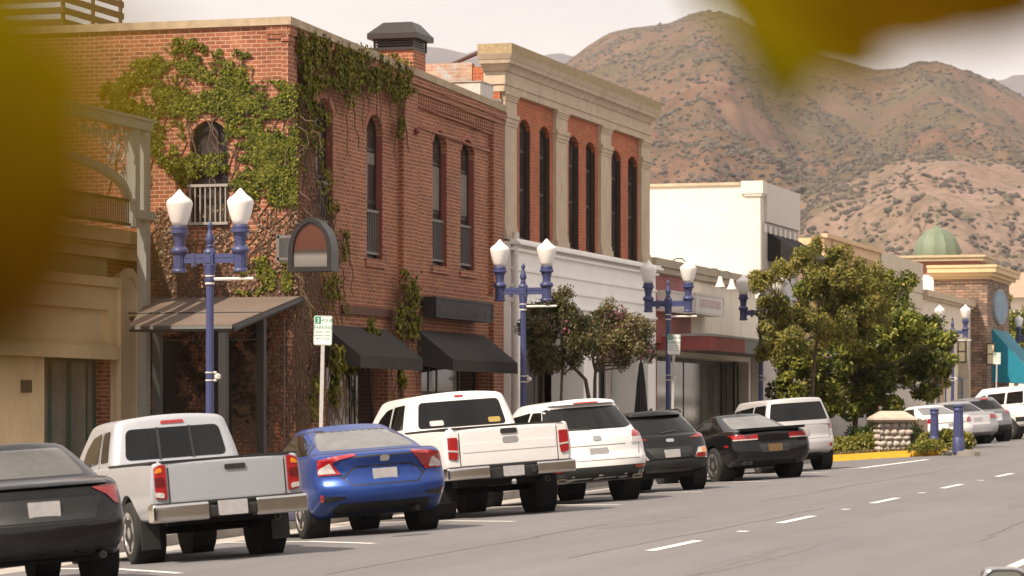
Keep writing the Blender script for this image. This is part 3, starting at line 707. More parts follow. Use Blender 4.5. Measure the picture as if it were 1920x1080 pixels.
b = MB(); b.tube([(0, 0, 0), q1 - q0], .05, 8); b.build('rod', mat('rusty_steel', (.09, .06, .055), rough=.8, obj=True), T); b = MB(); b.tube([(-1.2, .5, -.6), (.05, 0, 0)], .06, 8); b.build('strut', mat('rusty_steel', (.09, .06, .055), rough=.8, obj=True), T)

# ------------------------------------------------------------------ sandstone and orange brick building
U3 = 82.0
B = Bld('cornice_building', 'orange brick upper floor under a heavy sandstone cornice over a white boarded shop front', U2 + .01, VF)
zb = walk_z(U2, VF) - .3; VW2 = VF + .09; zw = 5.9
b = block(U2 + .01, U3, VW2, 40, zb, 9.9)
W2 = []
for (xa, xb, yt, yb_) in ((975, 993, 224, 468), (1012.5, 1030, 237, 478), (1067.5, 1084, 255, 486), (1099.5, 1115, 266, 492), (1147.5, 1163, 282, 500), (1178.5, 1193.5, 293, 504)):
    W2.append((uV(xa - 1, VW2), uV(xb + 1, VW2), max(onV(xa, yb_, VW2).z, zw + .12), onV((xa + xb) / 2, yt, VW2).z))
cuts = [(arch_pts(u0, u1, z0, z1, .16), 'x', -VW2 + .3, -VW2 - .30) for u0, u1, z0, z1 in W2]
zo = 4.55; cuts.append(([(U2 + .9, zb - .1), (U3 - .8, zb - .1), (U3 - .8, zo), (U2 + .9, zo)], 'x', -VW2 + .4, -VW2 - 1.3))
B.mesh('wall', cut_mesh(b, cuts), BRICK_ORANGE)
B.box('side_parapet', BRICK_PEEL, U2 + .01, U2 + .35, 21.3, 40, 9.902, 10.0); B.box('side_parapet', BRICK_PEEL, U2 - .02, U2 + .005, 21.25, 40, 9.2, 10.002)
for (u0, u1, z0, z1) in W2:
    window(B.e, arch_pts(u0 + .003, u1 - .003, z0, z1 - .003, .16), 'x', -VW2, .11, WINBLACK, WINGLASS, bars_h=(z0 + (z1 - z0) * .42, z0 + (z1 - z0) * .74), bars_v=(), org=B.o, inward=-1, fw=.08)
for (u0, u1, z0, z1) in W2: B.box('window_reveal', mat('window_reveal_brown', (.055, .028, .02), rough=.7), u1 - .015, u1 - .004, VW2 + .006, VW2 + .108, z0 + .004, z1 - .24)
PIL = [(uV(947, VF), uV(969, VF)), (uV(1043, VF), uV(1064, VF)), (uV(1127, VF), uV(1146, VF)), (uV(1203, VF), U3 + .02)]
ze = 9.32
for (a, e) in PIL:
    b = B.mb(); b.box(-VF, -VW2 - .01, a, e, zw + .25, ze - .76); pl = B.bb('pilaster', b, STONE)
    c = B.mb(); 
    for (z0, z1, o) in ((ze - .76, ze - .68, .015), (ze - .68, ze - .58, .035), (ze - .58, ze - .48, .06), (ze - .48, ze - .18, .0), (ze - .18, ze - .12, .02), (ze - .12, ze - .06, .04), (ze - .06, ze, .065)):
        c.box(-VF + o, -VW2 - .01, a - o * .8, e + o * .8, z0 + .001, z1)
    B.bb('capital', c, STONE, pl)
    c = B.mb(); c.box(-VF + .05, -VW2 - .01, a - .05, e + .05, zw + .05, zw + .25); c.box(-VF + .02, -VW2 - .01, a - .02, e + .02, zw + .251, zw + .36); B.bb('base', c, STONE, pl)
# cornice: stepped profile swept along the front and returned on the near side
CPROF = [(ze, 0.02), (ze + .16, .02), (ze + .165, .045), (ze + .46, .045), (ze + .465, .075), (ze + .50, .09), (ze + .56, .12), (ze + .60, .16), (ze + .62, .22), (ze + .70, .24), (ze + .71, .25), (ze + .78, .28), (ze + .83, .30)]
def sweep(prof, zoff=0):
    b = MB(); vin, ue0, ue1, vback = VF, U2 + .02, U3 - .1, 20.96
    for i in range(len(prof) - 1):
        (z0, o0), (z1, o1) = prof[i], prof[i + 1]
        f = lambda z, o: [(-vin + o, ue0 - o * 1.15, z), (-vin + o, ue1 + o * .8, z), (-vback - o * .25, ue1 + o * .8, z), (-vback - o * .25, ue0 - o * 1.15, z)]
        b.hexa(f(z0, o0), f(z1 - .0005, o1))
    return b
B.bb('cornice', sweep(CPROF), STONE)
b = MB(); o = .285; b.box(-VF + o, -20.96 - o * .25, U2 + .02 - o * 1.15, U3 - .1 + o * .8, ze + .831, ze + 1.06); B.bb('parapet_band', b, ROUGHSTONE)
lt_ = B.mb(); 
for i in range(14): pass
# white boarded fascia
b = MB(); f0 = VF - .16
b.box(-f0, -VW2 - .01, U2 + .02, U3 + .02, zo, zw)
for z, o in ((zw - .02, .22), (zw + .04, .16), (zw - .16, .10), (zw - .60, .04), (zw - .98, .04), (zw - 1.34, .05)): b.box(-f0 + o, -f0 - .01, U2 + .02 + (.0 if o < .1 else -.02), U3 + .02, z - .05, z + .012)
B.bb('shop_fascia', b, WHITEWOOD)
B.box('shop_pier', WHITEWOOD, U2 + .02, U2 + .92, f0, VW2 + .01, zb, zo - .002); B.box('shop_pier', WHITEWOOD, U3 - .83, U3 + .02, f0, VW2 + 1.29, zb, zo - .002); B.box('shop_pier', WHITEWOOD, uV(1084, VF), uV(1112, VF), f0 + .02, VW2 + .6, zb, zo - .002)
b = MB(); b.tube([(-f0 + .08, U2 + .12, zb + .3), (-f0 + .08, U2 + .12, 6.1)], .075, 10); B.bb('downpipe', b, mat('downpipe_pale', (.62, .58, .54), rough=.5), smooth=True)
BROWNF = mat('shop_frame_brown', (.10, .065, .05), rough=.6, var=.2)
u0, um0, um1, u1 = U2 + .93, uV(1084, VF), uV(1112, VF), U3 - .81
shopfront(B, u0, um0 - .1, zb + .3, zo - .02, VW2, .75, BROWNF, SHOPGLASS, (u0 + .9, u0 + 1.7, u0 + 2.6, u0 + 3.4, u0 + 4.6), (3.55,))
shopfront(B, um1 + .1, u1, zb + .3, zo - .02, VW2, .75, WINBLACK, SHOPGLASS, (um1 + .9, um1 + 1.8, um1 + 3.0, um1 + 4.1), (3.55,))
b = MB(); z_ = 1.35; b.box(-VW2 - .70, -VW2 - .74, uV(1128, 21.4), uV(1139, 21.4), 2.2, 3.3); b.box(-VW2 - .70, -VW2 - .74, uV(1128, 21.4), uV(1139, 21.4), 1.55, 2.15); b.box(-VW2 - .70, -VW2 - .74, uV(1062, 21.4), uV(1078, 21.4), 1.5, 3.4); B.bb('window_poster', b, mat('poster_pale', (.42, .36, .34), rough=.7, var=.2, scale=3))
b = MB(); b.box(-VW2 - .68, -VW2 - .695, uV(1064, 21.4), uV(1072, 21.4), 2.75, 3.0); B.bb('window_sticker', b, mat('sticker_green', (.03, .35, .18), rough=.5))

q = onV(1202, 764, 19.9); T = thing('patio_umbrella', 'closed black patio umbrella before the white shop front above the black crossover', 'umbrella', (q.x, q.y, walk_z(q.y, 19.9)))
b = MB(); b.lathe([(.26, 0), (.26, .06), (.05, .08), (.025, .10), (.025, 2.75), (.0, 2.8)], n=14); b.build('pole', IRONDARK, T)
b = MB(); b.lathe([(.17, 1.05), (.19, 1.15), (.15, 1.6), (.11, 2.1), (.05, 2.55), (.0, 2.62)], n=20, squeeze=lambda k: 1 if k % 2 else .72); b.build('folded_canopy', CANVAS, T, smooth=30)
# ------------------------------------------------------------------ low red and beige shop
B = Bld('low_shop', 'low shop with red and beige panels above a projecting red canopy', U3 + .04, VF)
U4 = 96.3; zb = walk_z(U3, VF) - .3; zt = 6.08
MAROON = mat('panel_maroon', (.29, .068, .060), rough=.6, var=.1, scale=1.2)
BEIGE = mat('panel_beige', (.80, .71, .61), rough=.75, var=.06, scale=1.0, stain=(1.2, .3, (.4, .33, .26)))
us_ = uV(1296, VF)
b = block(U3 + .04, U4, VF + .3, 36, zb, zt); cut = [([(U3 + .5, zb - .1), (U4 - .3, zb - .1), (U4 - .3, 3.6), (U3 + .5, 3.6)], 'x', -VF, -VF - 1.8)]
B.mesh('wall', cut_mesh(b, cut), BEIGE)
for i in range(3):
    a = U3 + .05 + (us_ - U3 - .05) * i / 3; e = U3 + .05 + (us_ - U3 - .05) * (i + 1) / 3 - .02; B.box('maroon_panel', MAROON, a, e, VF, VF + .299, 3.9, zt - .30)
n_ = 7
for i in range(n_):
    a = us_ + (U4 - us_) * i / n_; e = us_ + (U4 - us_) * (i + 1) / n_ - .015; B.box('beige_panel', BEIGE, a, e, VF + .02, VF + .299, 3.9, zt - .30)
b = MB(); b.box(-VF + .12, -VF - .3, U3 + .045, U4, zt - .27, zt - .10); b.box(-VF + .17, -VF - .35, U3 + .045, U4, zt - .098, zt + .12); b.box(-VF + .06, -VF - .3, U3 + .045, U4, zt - .298, zt - .272); B.bb('cornice', b, mat('cornice_tan', (.40, .33, .25), rough=.8, var=.12, scale=3))
uc0 = 83.4; vc = 19.15
b = MB(); b.box(-vc - .04, -VF - .299, uc0 + .04, U4, 3.74, 4.06); cano = B.bb('canopy', b, mat('canopy_soffit', (.22, .19, .165), rough=.8))
b = MB(); b.box(-vc, -VF - .28, uc0, uc0 + .038, 3.70, 4.09); b.box(-vc, -vc - .038, uc0 + .04, uV(1397, vc), 3.70, 4.09); B.bb('fascia', b, MAROON, cano)
b = MB(); b.box(-vc, -vc - .038, uV(1397, vc) + .003, U4, 3.70, 4.09); B.bb('fascia', b, mat('fascia_grey', (.25, .25, .235), rough=.7), cano, label='weathered grey end of the canopy edge')
b = MB(); b.box(-vc + .02, -VF - .25, uc0 - .02, U4, 4.092, 4.16); B.bb('canopy_cap', b, mat('canopy_cap_grey', (.33, .30, .27), rough=.7), cano)
b = MB(); b.box(-VF - .02, -VF - .9, U3 + .06, U3 + .9, zb, 3.598); B.bb('brick_pier', b, BRICK_FACE)
shopfront(B, U3 + .95, uV(1348, VF + 1.1), zb + .3, 3.59, VF + .9, .1, IRONDARK, GREYGLASS, (uV(1283, 21.5), uV(1316, 21.5)), fw=.1)
shopfront(B, uV(1348, VF + 1.1) + .05, U4 - .4, zb + .3, 3.59, VF + .5, .1, IRONDARK, GREYGLASS, (uV(1364, 21.1), uV(1387, 21.1), uV(1410, 21.1)), fw=.1)
def flush_sign(label, x0, x1, y0, y1, vf, dep, m, band=None, name='shop_sign'):
    S = Bld(name, label, uV(x0, vf), vf, cat='sign'); u0, u1 = uV(x0, vf), uV(x1, vf); xm = (x0 + x1) / 2; z1, z0 = onV(xm, y0, vf).z, onV(xm, y1, vf).z
    S.box('casing', m, u0, u1, vf, vf + dep, z0, z1)
    fr = S.mb(); fr.ring([(u0 - .01, z0 - .01), (u1 + .01, z0 - .01), (u1 + .01, z1 + .01), (u0 - .01, z1 + .01)], [(u0 + .06, z0 + .06), (u1 - .06, z0 + .06), (u1 - .06, z1 - .06), (u0 + .06, z1 - .06)], 'x', -vf + .015, -vf - .03); S.bb('frame', fr, mat('sign_frame_pale', (.6, .55, .5), rough=.5))
    if band: S.box('band', band, u0 + (u1 - u0) * .15, u1 - (u1 - u0) * .1, vf - .006, vf + .005, z0 + (z1 - z0) * .35, z0 + (z1 - z0) * .75)
    return S
PALE = mat('sign_panel_pale', (.72, .68, .64), rough=.5, var=.05)
flush_sign('blank pale sign box on the maroon panels of the low shop', 1250, 1294, 547, 586, 20.22, .28, PALE, None)
flush_sign('white sign box with a faint pink band on the beige panels of the low shop', 1304, 1357, 553, 591, 19.95, .5, PALE, mat('sign_band_pink', (.55, .42, .40), rough=.5))
# gooseneck lamps over the signs
WHITE_ENAMEL = mat('white_enamel', (.8, .76, .7), rough=.35, obj=True)
g0 = None
for i, (x, y, lab) in enumerate(((1262, 488, 'white gooseneck lamp in front of the maroon panels'), (1327, 507, 'white gooseneck lamp above the left end of the white sign box'), (1349, 512, 'white gooseneck lamp above the right end of the white sign box'), (1401, 530, 'white gooseneck lamp on the beige panels beside the tree'))):
    p = onV(x, y, VF - .17)
    if g0 is None:
        g0 = thing('gooseneck_lamp', lab, 'lamp', p, 0, 'gooseneck lamps on the low shop')
        b = MB(); b.tube([(0, 0, 0), (.10, .03, .05), (.24, .06, .05), (.33, .08, -.04), (.35, .085, -.18)], .018, 8); b.build('arm', IRON, g0, smooth=True)
        b = MB(); b.lathe([(.155, 0), (.15, .02), (.08, .16), (.05, .30), (.0, .31)], (.35, .085, -.48), 18); b.lathe([(.14, .004), (.07, .16), (.0, .16)], (.35, .085, -.48), 18); b.build('shade', WHITE_ENAMEL, g0, smooth=40)
    else: dup(g0, lab, p)
# ------------------------------------------------------------------ tall cream-painted block
U5 = 102.2; B = Bld('cream_block', 'tall cream painted brick block with a plain side wall and a black awning', U4 + .02, VF)
zb = walk_z(U4, VF) - .3; zt = 9.18
B.bb('wall', block(U4 + .02, U5, VF, 34, zb, zt), BRICK_CREAM)
GREYFRONT = mat('front_render_grey', (.46, .41, .375), rough=.85, var=.06, scale=1.2)
fz0, fz1 = onV(1455, 412, VF).z, zt + .1
b = MB(); b.box(-VF + .1, -VF - .003, U4 + .6, U5, 8.05, fz1); B.bb('parapet_panel', b, mat('parapet_panel', (.62, .56, .5), rough=.8, var=.05))
b = MB(); b.box(-VF + .03, -VF - .003, U4 + .04, U5, zb, 8.04); B.bb('front_render', b, GREYFRONT)
b = MB(); b.box(-VF + .06, -VF - .5, U4 - .04, U4 + .55, zt - .35, zt - .28); b.box(-VF + .1, -VF - .6, U4 - .07, U4 + .59, zt - .279, zt + .12); B.bb('corbel', b, BRICK_CREAM)
b = MB(); b.box(-VF - .62, -34, U4 - .05, U4 + .3, zt + .001, zt + .09); B.bb('coping', b, mat('coping_tan', (.48, .38, .27), rough=.9, var=.2, scale=3))
for i in range(7): B.box('wall_block', mat('wall_block_white', (.75, .7, .63), rough=.7), U4 + .35 + .78 * i, U4 + .6 + .78 * i, VF - .08, VF - .031, 7.7, 7.95)
awning(B, U4 + 1.0, U5 - .1, VF, VF - 1.35, 7.75, 6.95, 6.7, mat('awning_canvas_dark', (.020, .018, .018), rough=.95))
b = MB(); b.box(-VF + .05, -VF - .002 + .03, U4 + 1.6, U5 - .6, 4.8, 6.5); B.bb('window', b, GREYGLASS)
# ------------------------------------------------------------------ peach shop and panelled shop
U6, U7, U8, U9 = 107.0, 118.2, 128.2, 142.25
B = Bld('peach_shop', 'peach rendered shop with recessed brown upper panels behind the planter trees', U5 + .02, VF)
PEACH = mat('render_peach', (.62, .43, .265), rough=.85, var=.06, scale=1.0)
zb = walk_z(U6, VF) - .3
b = block(U5 + .02, U7, VF + .4, 34, zb, 7.1); B.bb('wall', b, PEACH)
b = MB(); b.box(-VF, -VF - 8, U6, U7, 6.9, 8.1); b.box(-VF + .12, -VF - .1, U6 - .05, U7, 8.101, 8.25); b.box(-VF + .1, -VF - .398, U6 + 1.2, U6 + 1.7, 5, 8.0); b.box(-VF, -VF - .399, U6, U6 + .6, zb, 6.899); b.box(-VF, -VF - .399, U7 - .6, U7, zb, 6.899); B.bb('parapet', b, PEACH)
b = MB(); b.box(-VF - .3, -VF - .398, U6 + 2.2, U7 - .8, 5.4, 6.8); b.box(-VF + .02, -VF + .001, U6 + 2.4, U7 - 1.0, 7.0, 7.75); B.bb('brown_panel', b, mat('panel_brown', (.36, .21, .115), rough=.8))
b = MB(); b.box(-VF - .2, -VF - .398, U6 + .8, U7 - .8, zb + .3, 3.6); B.bb('shop_window', b, GREYGLASS)
b = MB(); b.box(-VF + .9, -VF - .39, U5 + .1, U7 - .1, 3.9, 4.2); B.bb('canopy', b, BEIGE)
B = Bld('panelled_shop', 'beige shop with horizontal grooved panels on its tall parapet behind the planter trees', U7 + .02, VF)
zb = walk_z(U7, VF) - .3; TAN = mat('panel_tan', (.58, .49, .375), rough=.8, var=.05, scale=1.0, stain=(.9, .35, (.40, .32, .23)))
B.bb('wall', block(U7 + .02, U8, VF, 34, zb, 8.2), TAN)
b = MB(); z = 8.2
for i in range(7): b.box(-VF + .06, -VF - .002, U7 + .02, U8, z - .62, z - .02); z -= .64
B.bb('grooved_panel', b, TAN)
b = MB(); b.box(-VF + .02, -VF - .002 + .01, U7 + .8, U8 - .8, zb + .3, 3.2); B.bb('shop_window', b, GREYGLASS)
# ------------------------------------------------------------------ cream arcade, stone tower, dome
B = Bld('cream_shop', 'cream rendered shop with a rounded doorway and blue windows beside the stone tower', U8 + .02, VF)
zb = walk_z(U8, VF) - .3; CREAM = mat('render_cream', (.70, .60, .48), rough=.85, var=.05, scale=.8, stain=(.9, .35, (.45, .36, .26)))
b = block(U8 + .02, U9, VF, 34, zb, 6.75)
oa, oe = uV(1795, VF), uV(1818, VF); cut = [(arch_pts(oa, oe, zb - .1, onV(1806, 655, VF).z, (oe - oa) / 2), 'x', -VF + .3, -VF - .5)]
B.mesh('wall', cut_mesh(b, cut), CREAM)
b = MB(); b.box(-VF + .15, -VF - .3, U8 + .02, U9, 6.751, 6.86); b.box(-VF + .25, -VF - .3, U8 + .02, U9, 6.861, 7.12); B.bb('cornice', b, mat('cornice_cream', (.52, .41, .28), rough=.85))
BLUEF = mat('window_frame_blue', (.10, .16, .26), rough=.5)
window(B.e, [(oa + .004, zb + .3), (oe - .004, zb + .3), (oe - .004, 3.6), (oa + .004, 3.6)], 'x', -VF, .3, BLUEF, GREYGLASS, bars_h=(2.9,), bars_v=((oa + oe) / 2,), org=B.o, inward=-1, fw=.1)
for a, e in ((U8 + 1.2, U8 + 3.0), (U8 + 4.5, U8 + 6.3)): window(B.e, [(a, zb + .6), (e, zb + .6), (e, 3.4), (a, 3.4)], 'x', -VF, -.07, BLUEF, GREYGLASS, bars_v=((a + e) / 2,), org=B.o, inward=-1, fw=.12)
m, t, p = newmat('stacked_stone'); MATS['stacked_stone'] = m; n = t.nodes.new; l = t.links.new
v, pos = wall_vec(t); bt = n('ShaderNodeTexBrick'); l(v, bt.inputs['Vector']); bt.inputs['Scale'].default_value = 1; bt.inputs['Brick Width'].default_value = .42; bt.inputs['Row Height'].default_value = .13; bt.inputs['Mortar Size'].default_value = .012
bt.inputs['Color1'].default_value = (.36, .22, .145, 1); bt.inputs['Color2'].default_value = (.15, .105, .08, 1); bt.inputs['Mortar'].default_value = (.07, .05, .04, 1)
z = n('ShaderNodeTexNoise'); z.inputs['Scale'].default_value = 2.2; z.inputs['Detail'].default_value = 6; l(pos, z.inputs['Vector']); mx = n('ShaderNodeMix'); mx.data_type = 'RGBA'; mx.blend_type = 'OVERLAY'; mx.inputs['Factor'].default_value = .7
l(bt.outputs['Color'], mx.inputs['A']); l(z.outputs['Fac'], mx.inputs['B']); hs = n('ShaderNodeHueSaturation'); hs.inputs['Saturation'].default_value = .95; l(mx.outputs['Result'], hs.inputs['Color']); l(hs.outputs[0], p.inputs['Base Color']); p.inputs['Roughness'].default_value = .95
bp = n('ShaderNodeBump'); bp.invert = True; bp.inputs['Strength'].default_value = .8; l(bt.outputs['Fac'], bp.inputs['Height']); l(bp.outputs[0], p.inputs['Normal']); STACK = m
B = Bld('stone_tower', 'stacked stone corner tower with a wide cornice and a teal awning', U9 + .02, 19.7)
zb = walk_z(U9, VF) - .3; vT0, vT1 = 19.75, 22.2; uT1 = 149.8; zt = 8.15
B.box('wall', STACK, U9 + .02, uT1, vT0, vT1, zb, zt)
b = MB()
for z0, z1, o in ((zt, zt + .12, .08), (zt + .121, zt + .28, .28), (zt + .281, zt + .5, .45), (zt + .501, zt + .62, .5)): b.box(-vT0 + o, -vT1 - o * .5, U9 + .02 - o, uT1 + o, z0, z1)
B.bb('cornice', b, mat('tower_cornice', (.60, .44, .25), rough=.8, var=.06))
TEAL = mat('awning_teal', (.0, .19, .27), rough=.7, var=.06)
awning(B, U9 + 1.6, uT1 - .3, vT0, vT0 - 2.1, 5.9, 3.5, 3.35, TEAL)
b = MB(); b.box(-vT0 + .01, -vT0 - .002 + .004, U9 + 2.2, uT1 - 1, zb + .3, 3.2); B.bb('doorway', b, WINBLACK)
S = Bld('oval_sign', 'faded blue sign high on the front of the stone tower', U9 + 2, vT0 - .02, cat='sign')
b = S.mb(); b.prism([(U9 + 3.9 + 2.3 * math.cos(t_ * .2618), 7.0 + .75 * math.sin(t_ * .2618)) for t_ in range(24)], 'x', -vT0 + .12, -vT0 + .004); S.bb('panel', b, mat('oval_blue', (.12, .22, .32), rough=.5, var=.3, scale=1.2))
b = S.mb(); b.prism([(U9 + 3.9 + 2.4 * math.cos(t_ * .2618), 7.0 + .82 * math.sin(t_ * .2618)) for t_ in range(24)], 'x', -vT0 + .09, -vT0 + .003); S.bb('rim', b, mat('oval_rim', (.35, .36, .36), rough=.5))
def sconce(lab, p):
    T = thing('wall_lantern', lab, 'lantern', p, 0, 'lanterns by the stone tower'); h = .45
    b = MB(); b.box(-.02, .36, -.18, .18, h, h + .06); b.box(-.02, .36, -.18, .18, -h - .06, -h)
    for x in (.0, .32):
        for y in (-.17, .14): b.box(x, x + .03, y, y + .03, -h, h)
    b.box(.0, .35, -.17, .17, -.02, .02); b.build('cage', IRONDARK, T)
    b = MB(); b.box(.03, .32, -.14, .14, -h + .002, h - .002); b.build('glass', mat('lantern_glass', (.72, .62, .42), rough=.3, obj=True), T)
sconce('black cage lantern on the cream wall beside the rounded doorway', onV(1797, 659, VF - .02)); sconce('black cage lantern on the stone tower beside the teal awning', onV(1851, 664, vT0 - .02))
B = Bld('domed_pavilion', 'reddish pavilion with a ribbed green copper dome and finial', 162, 23.6)
dc = at(1757, 482, 168); zc = dc.z; rd = 42 / F * 168
zb = walk_z(162, 20) - .3
hw_ = rd + .25
b = MB(); b.box(dc.x - hw_, dc.x + hw_ + .9, dc.y - 1.4, dc.y + 2.2, zc - 1.0, zc - .30); B.bb('drum', b, mat('drum_red', (.36, .14, .10), rough=.8))
b = MB(); b.box(dc.x - hw_ - .5, dc.x + hw_ + 1.3, dc.y - 1.9, dc.y + 2.6, zc - .298, zc - .12); b.box(dc.x - hw_ - .62, dc.x + hw_ + 1.42, dc.y - 2.0, dc.y + 2.7, zc - .118, zc); B.bb('cornice', b, mat('tower_cornice_pale', (.5, .38, .24), rough=.8))
b = MB(); b.box(dc.x - hw_ - 1, dc.x + hw_ + .6, dc.y - 1.38, dc.y + 2, zb, zc - 1.002); B.bb('wall', b, mat('wall_white', (.8, .75, .68), rough=.8))
COPPER = mat('dome_copper_green', (.175, .215, .14), rough=.6, var=.15, scale=1.5, c2=(.12, .15, .10), stretch=(1, 1, .3))
dp = [(rd * math.cos(t_ * math.pi / 28) * (1.0 if t_ < 2 else 1), rd * 1.22 * math.sin(t_ * math.pi / 28)) for t_ in range(14)] + [(.06, rd * 1.24)]
b = MB(); b.lathe([(rd + .04, 0.001), (rd + .04, .1)] + [(r_, .1 + h) for r_, h in dp], (dc.x, dc.y, zc), 36, squeeze=lambda k: 1.055 if k % 3 == 0 else 1); B.bb('dome', b, COPPER, smooth=30)
b = MB(); b.lathe([(.16, rd * 1.28), (.12, rd * 1.36), (.05, rd * 1.42), (.09, rd * 1.48), (.03, rd * 1.55), (.025, rd * 1.85), (.07, rd * 1.9), (.02, rd * 1.95), (.0, rd * 2.0)], (dc.x, dc.y, zc), 10); b.box(dc.x - .2, dc.x + .2, dc.y - .02, dc.y + .02, zc + rd * 1.8, zc + rd * 1.83); B.bb('finial', b, COPPER)
q = at(1880, 620, 215); B = Bld('far_house', 'pale house with a brown shingle roof beyond the stone tower', q.y, -q.x, cat='house')
zr0, zr1 = at(1880, 556, 215).z, at(1880, 512, 215).z; zb = walk_z(215, 20) - .5
b = MB(); b.box(q.x - .6, q.x + 16, q.y, q.y + 10, zb, zr0 - .1); B.bb('wall', b, mat('house_wall', (.68, .6, .5), rough=.8))
b = MB(); b.hexa([(q.x - 1.2, q.y - .7, zr0 - .1), (q.x + 16.5, q.y - .7, zr0 - .1), (q.x + 16.5, q.y + 10.7, zr0 - .1), (q.x - 1.2, q.y + 10.7, zr0 - .1)], [(q.x - .6, q.y + 4, zr1 + .2), (q.x + 12, q.y + 4, zr1 + .2), (q.x + 12, q.y + 6, zr1 + .2), (q.x - .6, q.y + 6, zr1 + .2)]); B.bb('roof', b, mat('shingle_brown', (.36, .25, .18), rough=.9, var=.2, scale=5))

# ------------------------------------------------------------------ storefront at the left, with its iron terrace
VL = 23.57; ULE = 54.28
B = Bld('storefront', 'single storey tan storefront with green framed windows at the far left', ULE - 6, VL)
zb = walk_z(ULE, VL) - .3; zr = onV(260, 438, VL).z
SANDY = mat('render_sandy', (.70, .53, .32), rough=.85, var=.08, scale=1.0, stain=(1.3, .4, (.36, .25, .14)))
GREENF = mat('frame_green', (.05, .095, .07), rough=.5, var=.1)
gu0, gu1 = uV(84, VL), uV(203, VL); gz1 = onV(150, 668, VL).z
b = block(34, ULE, VL + .1, 33, zb, zr - .02)
pu0, pu1 = uV(40, VL), uV(199, VL); pz0, pz1 = onV(120, 641, VL).z, onV(120, 575, VL).z
B.mesh('wall', cut_mesh(b, [(arch_pts(gu0, gu1, zb - .1, gz1, 0), 'x', -VL + .3, -VL - .6)]), BRICK_RED)
b = MB(); b.ring([(34, gz1 + .06), (uV(214, VL), gz1 + .06), (uV(214, VL), pz1 + .42), (34, pz1 + .42)], [(35, pz0), (pu1, pz0), (pu1, pz1), (35, pz1)], 'x', -VL + .06, -VL - .099); b.box(-VL - .02, -VL - .098, 35, pu1, pz0, pz1); b.box(-VL + .12, -VL - .09, 34, uV(215, VL), pz1 + .421, pz1 + .60); b.box(-VL + .13, -VL - .09, 34, uV(215, VL), gz1 - .04, gz1 + .20); B.bb('frieze', b, SANDY)
b = MB(); b.box(-VL, -VL - .099, 34, uV(201, VL), pz1 + .602, zr - .55); B.bb('upper_panel', b, mat('panel_olive_tan', (.34, .27, .15), rough=.85))
b = MB(); b.box(-VL, -VL - .099, 34, gu0 - .02, zb, gz1 - .042); B.bb('side_pier', b, SANDY)
ca0, ca1 = uV(216, VL), uV(248, VL); az = onV(231, 511, VL).z
b = MB(); b.prism(arch_pts(ca0, ca1, zb, az, (ca1 - ca0) / 2 * .98), 'x', -VL + .10, -VL - .099); arp = B.bb('arched_pilaster', b, mat('pilaster_tan', (.74, .57, .38), rough=.8, var=.06))
b = MB(); b.ring(arch_pts(ca0 - .06, ca1 + .06, zb, az + .08, (ca1 - ca0) / 2), arch_pts(ca0 + .05, ca1 - .05, zb + .2, az - .08, (ca1 - ca0) / 2 * .85), 'x', -VL + .14, -VL + .05); B.bb('arch_trim', b, mat('pilaster_tan', (.60, .455, .29)), arp)
b = MB()
for z0, z1, o in ((zr - .54, zr - .32, .12), (zr - .318, zr - .26, .2), (zr - .258, zr - .02, .32)): b.box(-VL + o, -VL - .4, 34, ULE + .12 - (.32 - o), z0, z1)
B.bb('cornice', b, mat('cornice_tan_left', (.52, .38, .225), rough=.85, var=.08))
shopfront(B, gu0, gu1, zb + .3, gz1, VL, .25, GREENF, mat('shop_glass_green', (.27, .25, .195), rough=.1, c2=(.12, .115, .09), scale=.7), (gu0 + (gu1 - gu0) * .27, gu0 + (gu1 - gu0) * .30, gu0 + (gu1 - gu0) * .56, gu0 + (gu1 - gu0) * .60, gu0 + (gu1 - gu0) * .87), fw=.09)
b = MB(); q = onV(48, 724, VL); b.box(q.x + .03, q.x, q.y - .2, q.y + .2, q.z - .11, q.z + .11); B.bb('number_plate', b, mat('plate_bronze', (.10, .075, .05), rough=.5))
VT = 23.0
PALEIRON = mat('terrace_iron_grey', (.33, .33, .295), rough=.55, var=.08)
T = thing('terrace_arch', 'grey iron terrace arch with scrollwork in front of the ivy covered wall', 'arch', (-VT, 53.1, walk_z(53, VT)))
o = Vector(T.location)
zbm = onV(270, 246, VT).z
p1u, p2u = uV(270, VT), uV(250, VT)
b = MB(o); b.box(-VT - .09, -VT + .09, p1u - .11, p1u + .09, walk_z(53, VT) - .05, zbm); b.build('post', PALEIRON, T)
b = MB(o); b.box(-VT - .09, -VT + .09, p2u - .11, p2u + .10, zr + .01, zbm); b.build('post', PALEIRON, T)
b = MB(o); b.box(-VT - .12, -VT + .12, 44, p1u + .14, zbm + .001, zbm + .17); b.box(-VT - .15, -VT + .15, 44, p1u + .2, zbm + .171, zbm + .22); b.build('beam', PALEIRON, T)
b = MB(o); zj = onV(270, 405, VT).z; b.box(-VT - .12, -VT + .14, p2u - .1, p1u + .2, zj - .08, zj + .08); b.build('tie', PALEIRON, T)
a0u, a1u = uV(95, VT), uV(241, VT); zs, za = onV(240, 372, VT).z, onV(98, 284, VT).z
pts = []
for i in range(25):
    t_ = i / 24; uu = (2 * a0u - a1u) + (a1u - a0u) * 2 * t_; c = (uu - a0u) / (a1u - a0u); pts.append((-VT, uu, zs + (za - zs) * math.sqrt(max(0, 1 - abs(c) ** 2.0))))
b = MB(o)
for i in range(24):
    A, C = pts[i], pts[i + 1]; b.hexa([(-VT - .07, A[1], A[2] - .07), (-VT + .07, A[1], A[2] - .07), (-VT + .07, A[1], A[2] + .07), (-VT - .07, A[1], A[2] + .07)], [(-VT - .07, C[1], C[2] - .07), (-VT + .07, C[1], C[2] - .07), (-VT + .07, C[1], C[2] + .07), (-VT - .07, C[1], C[2] + .07)])
b.build('arch_rib', PALEIRON, T)
b = MB(o)
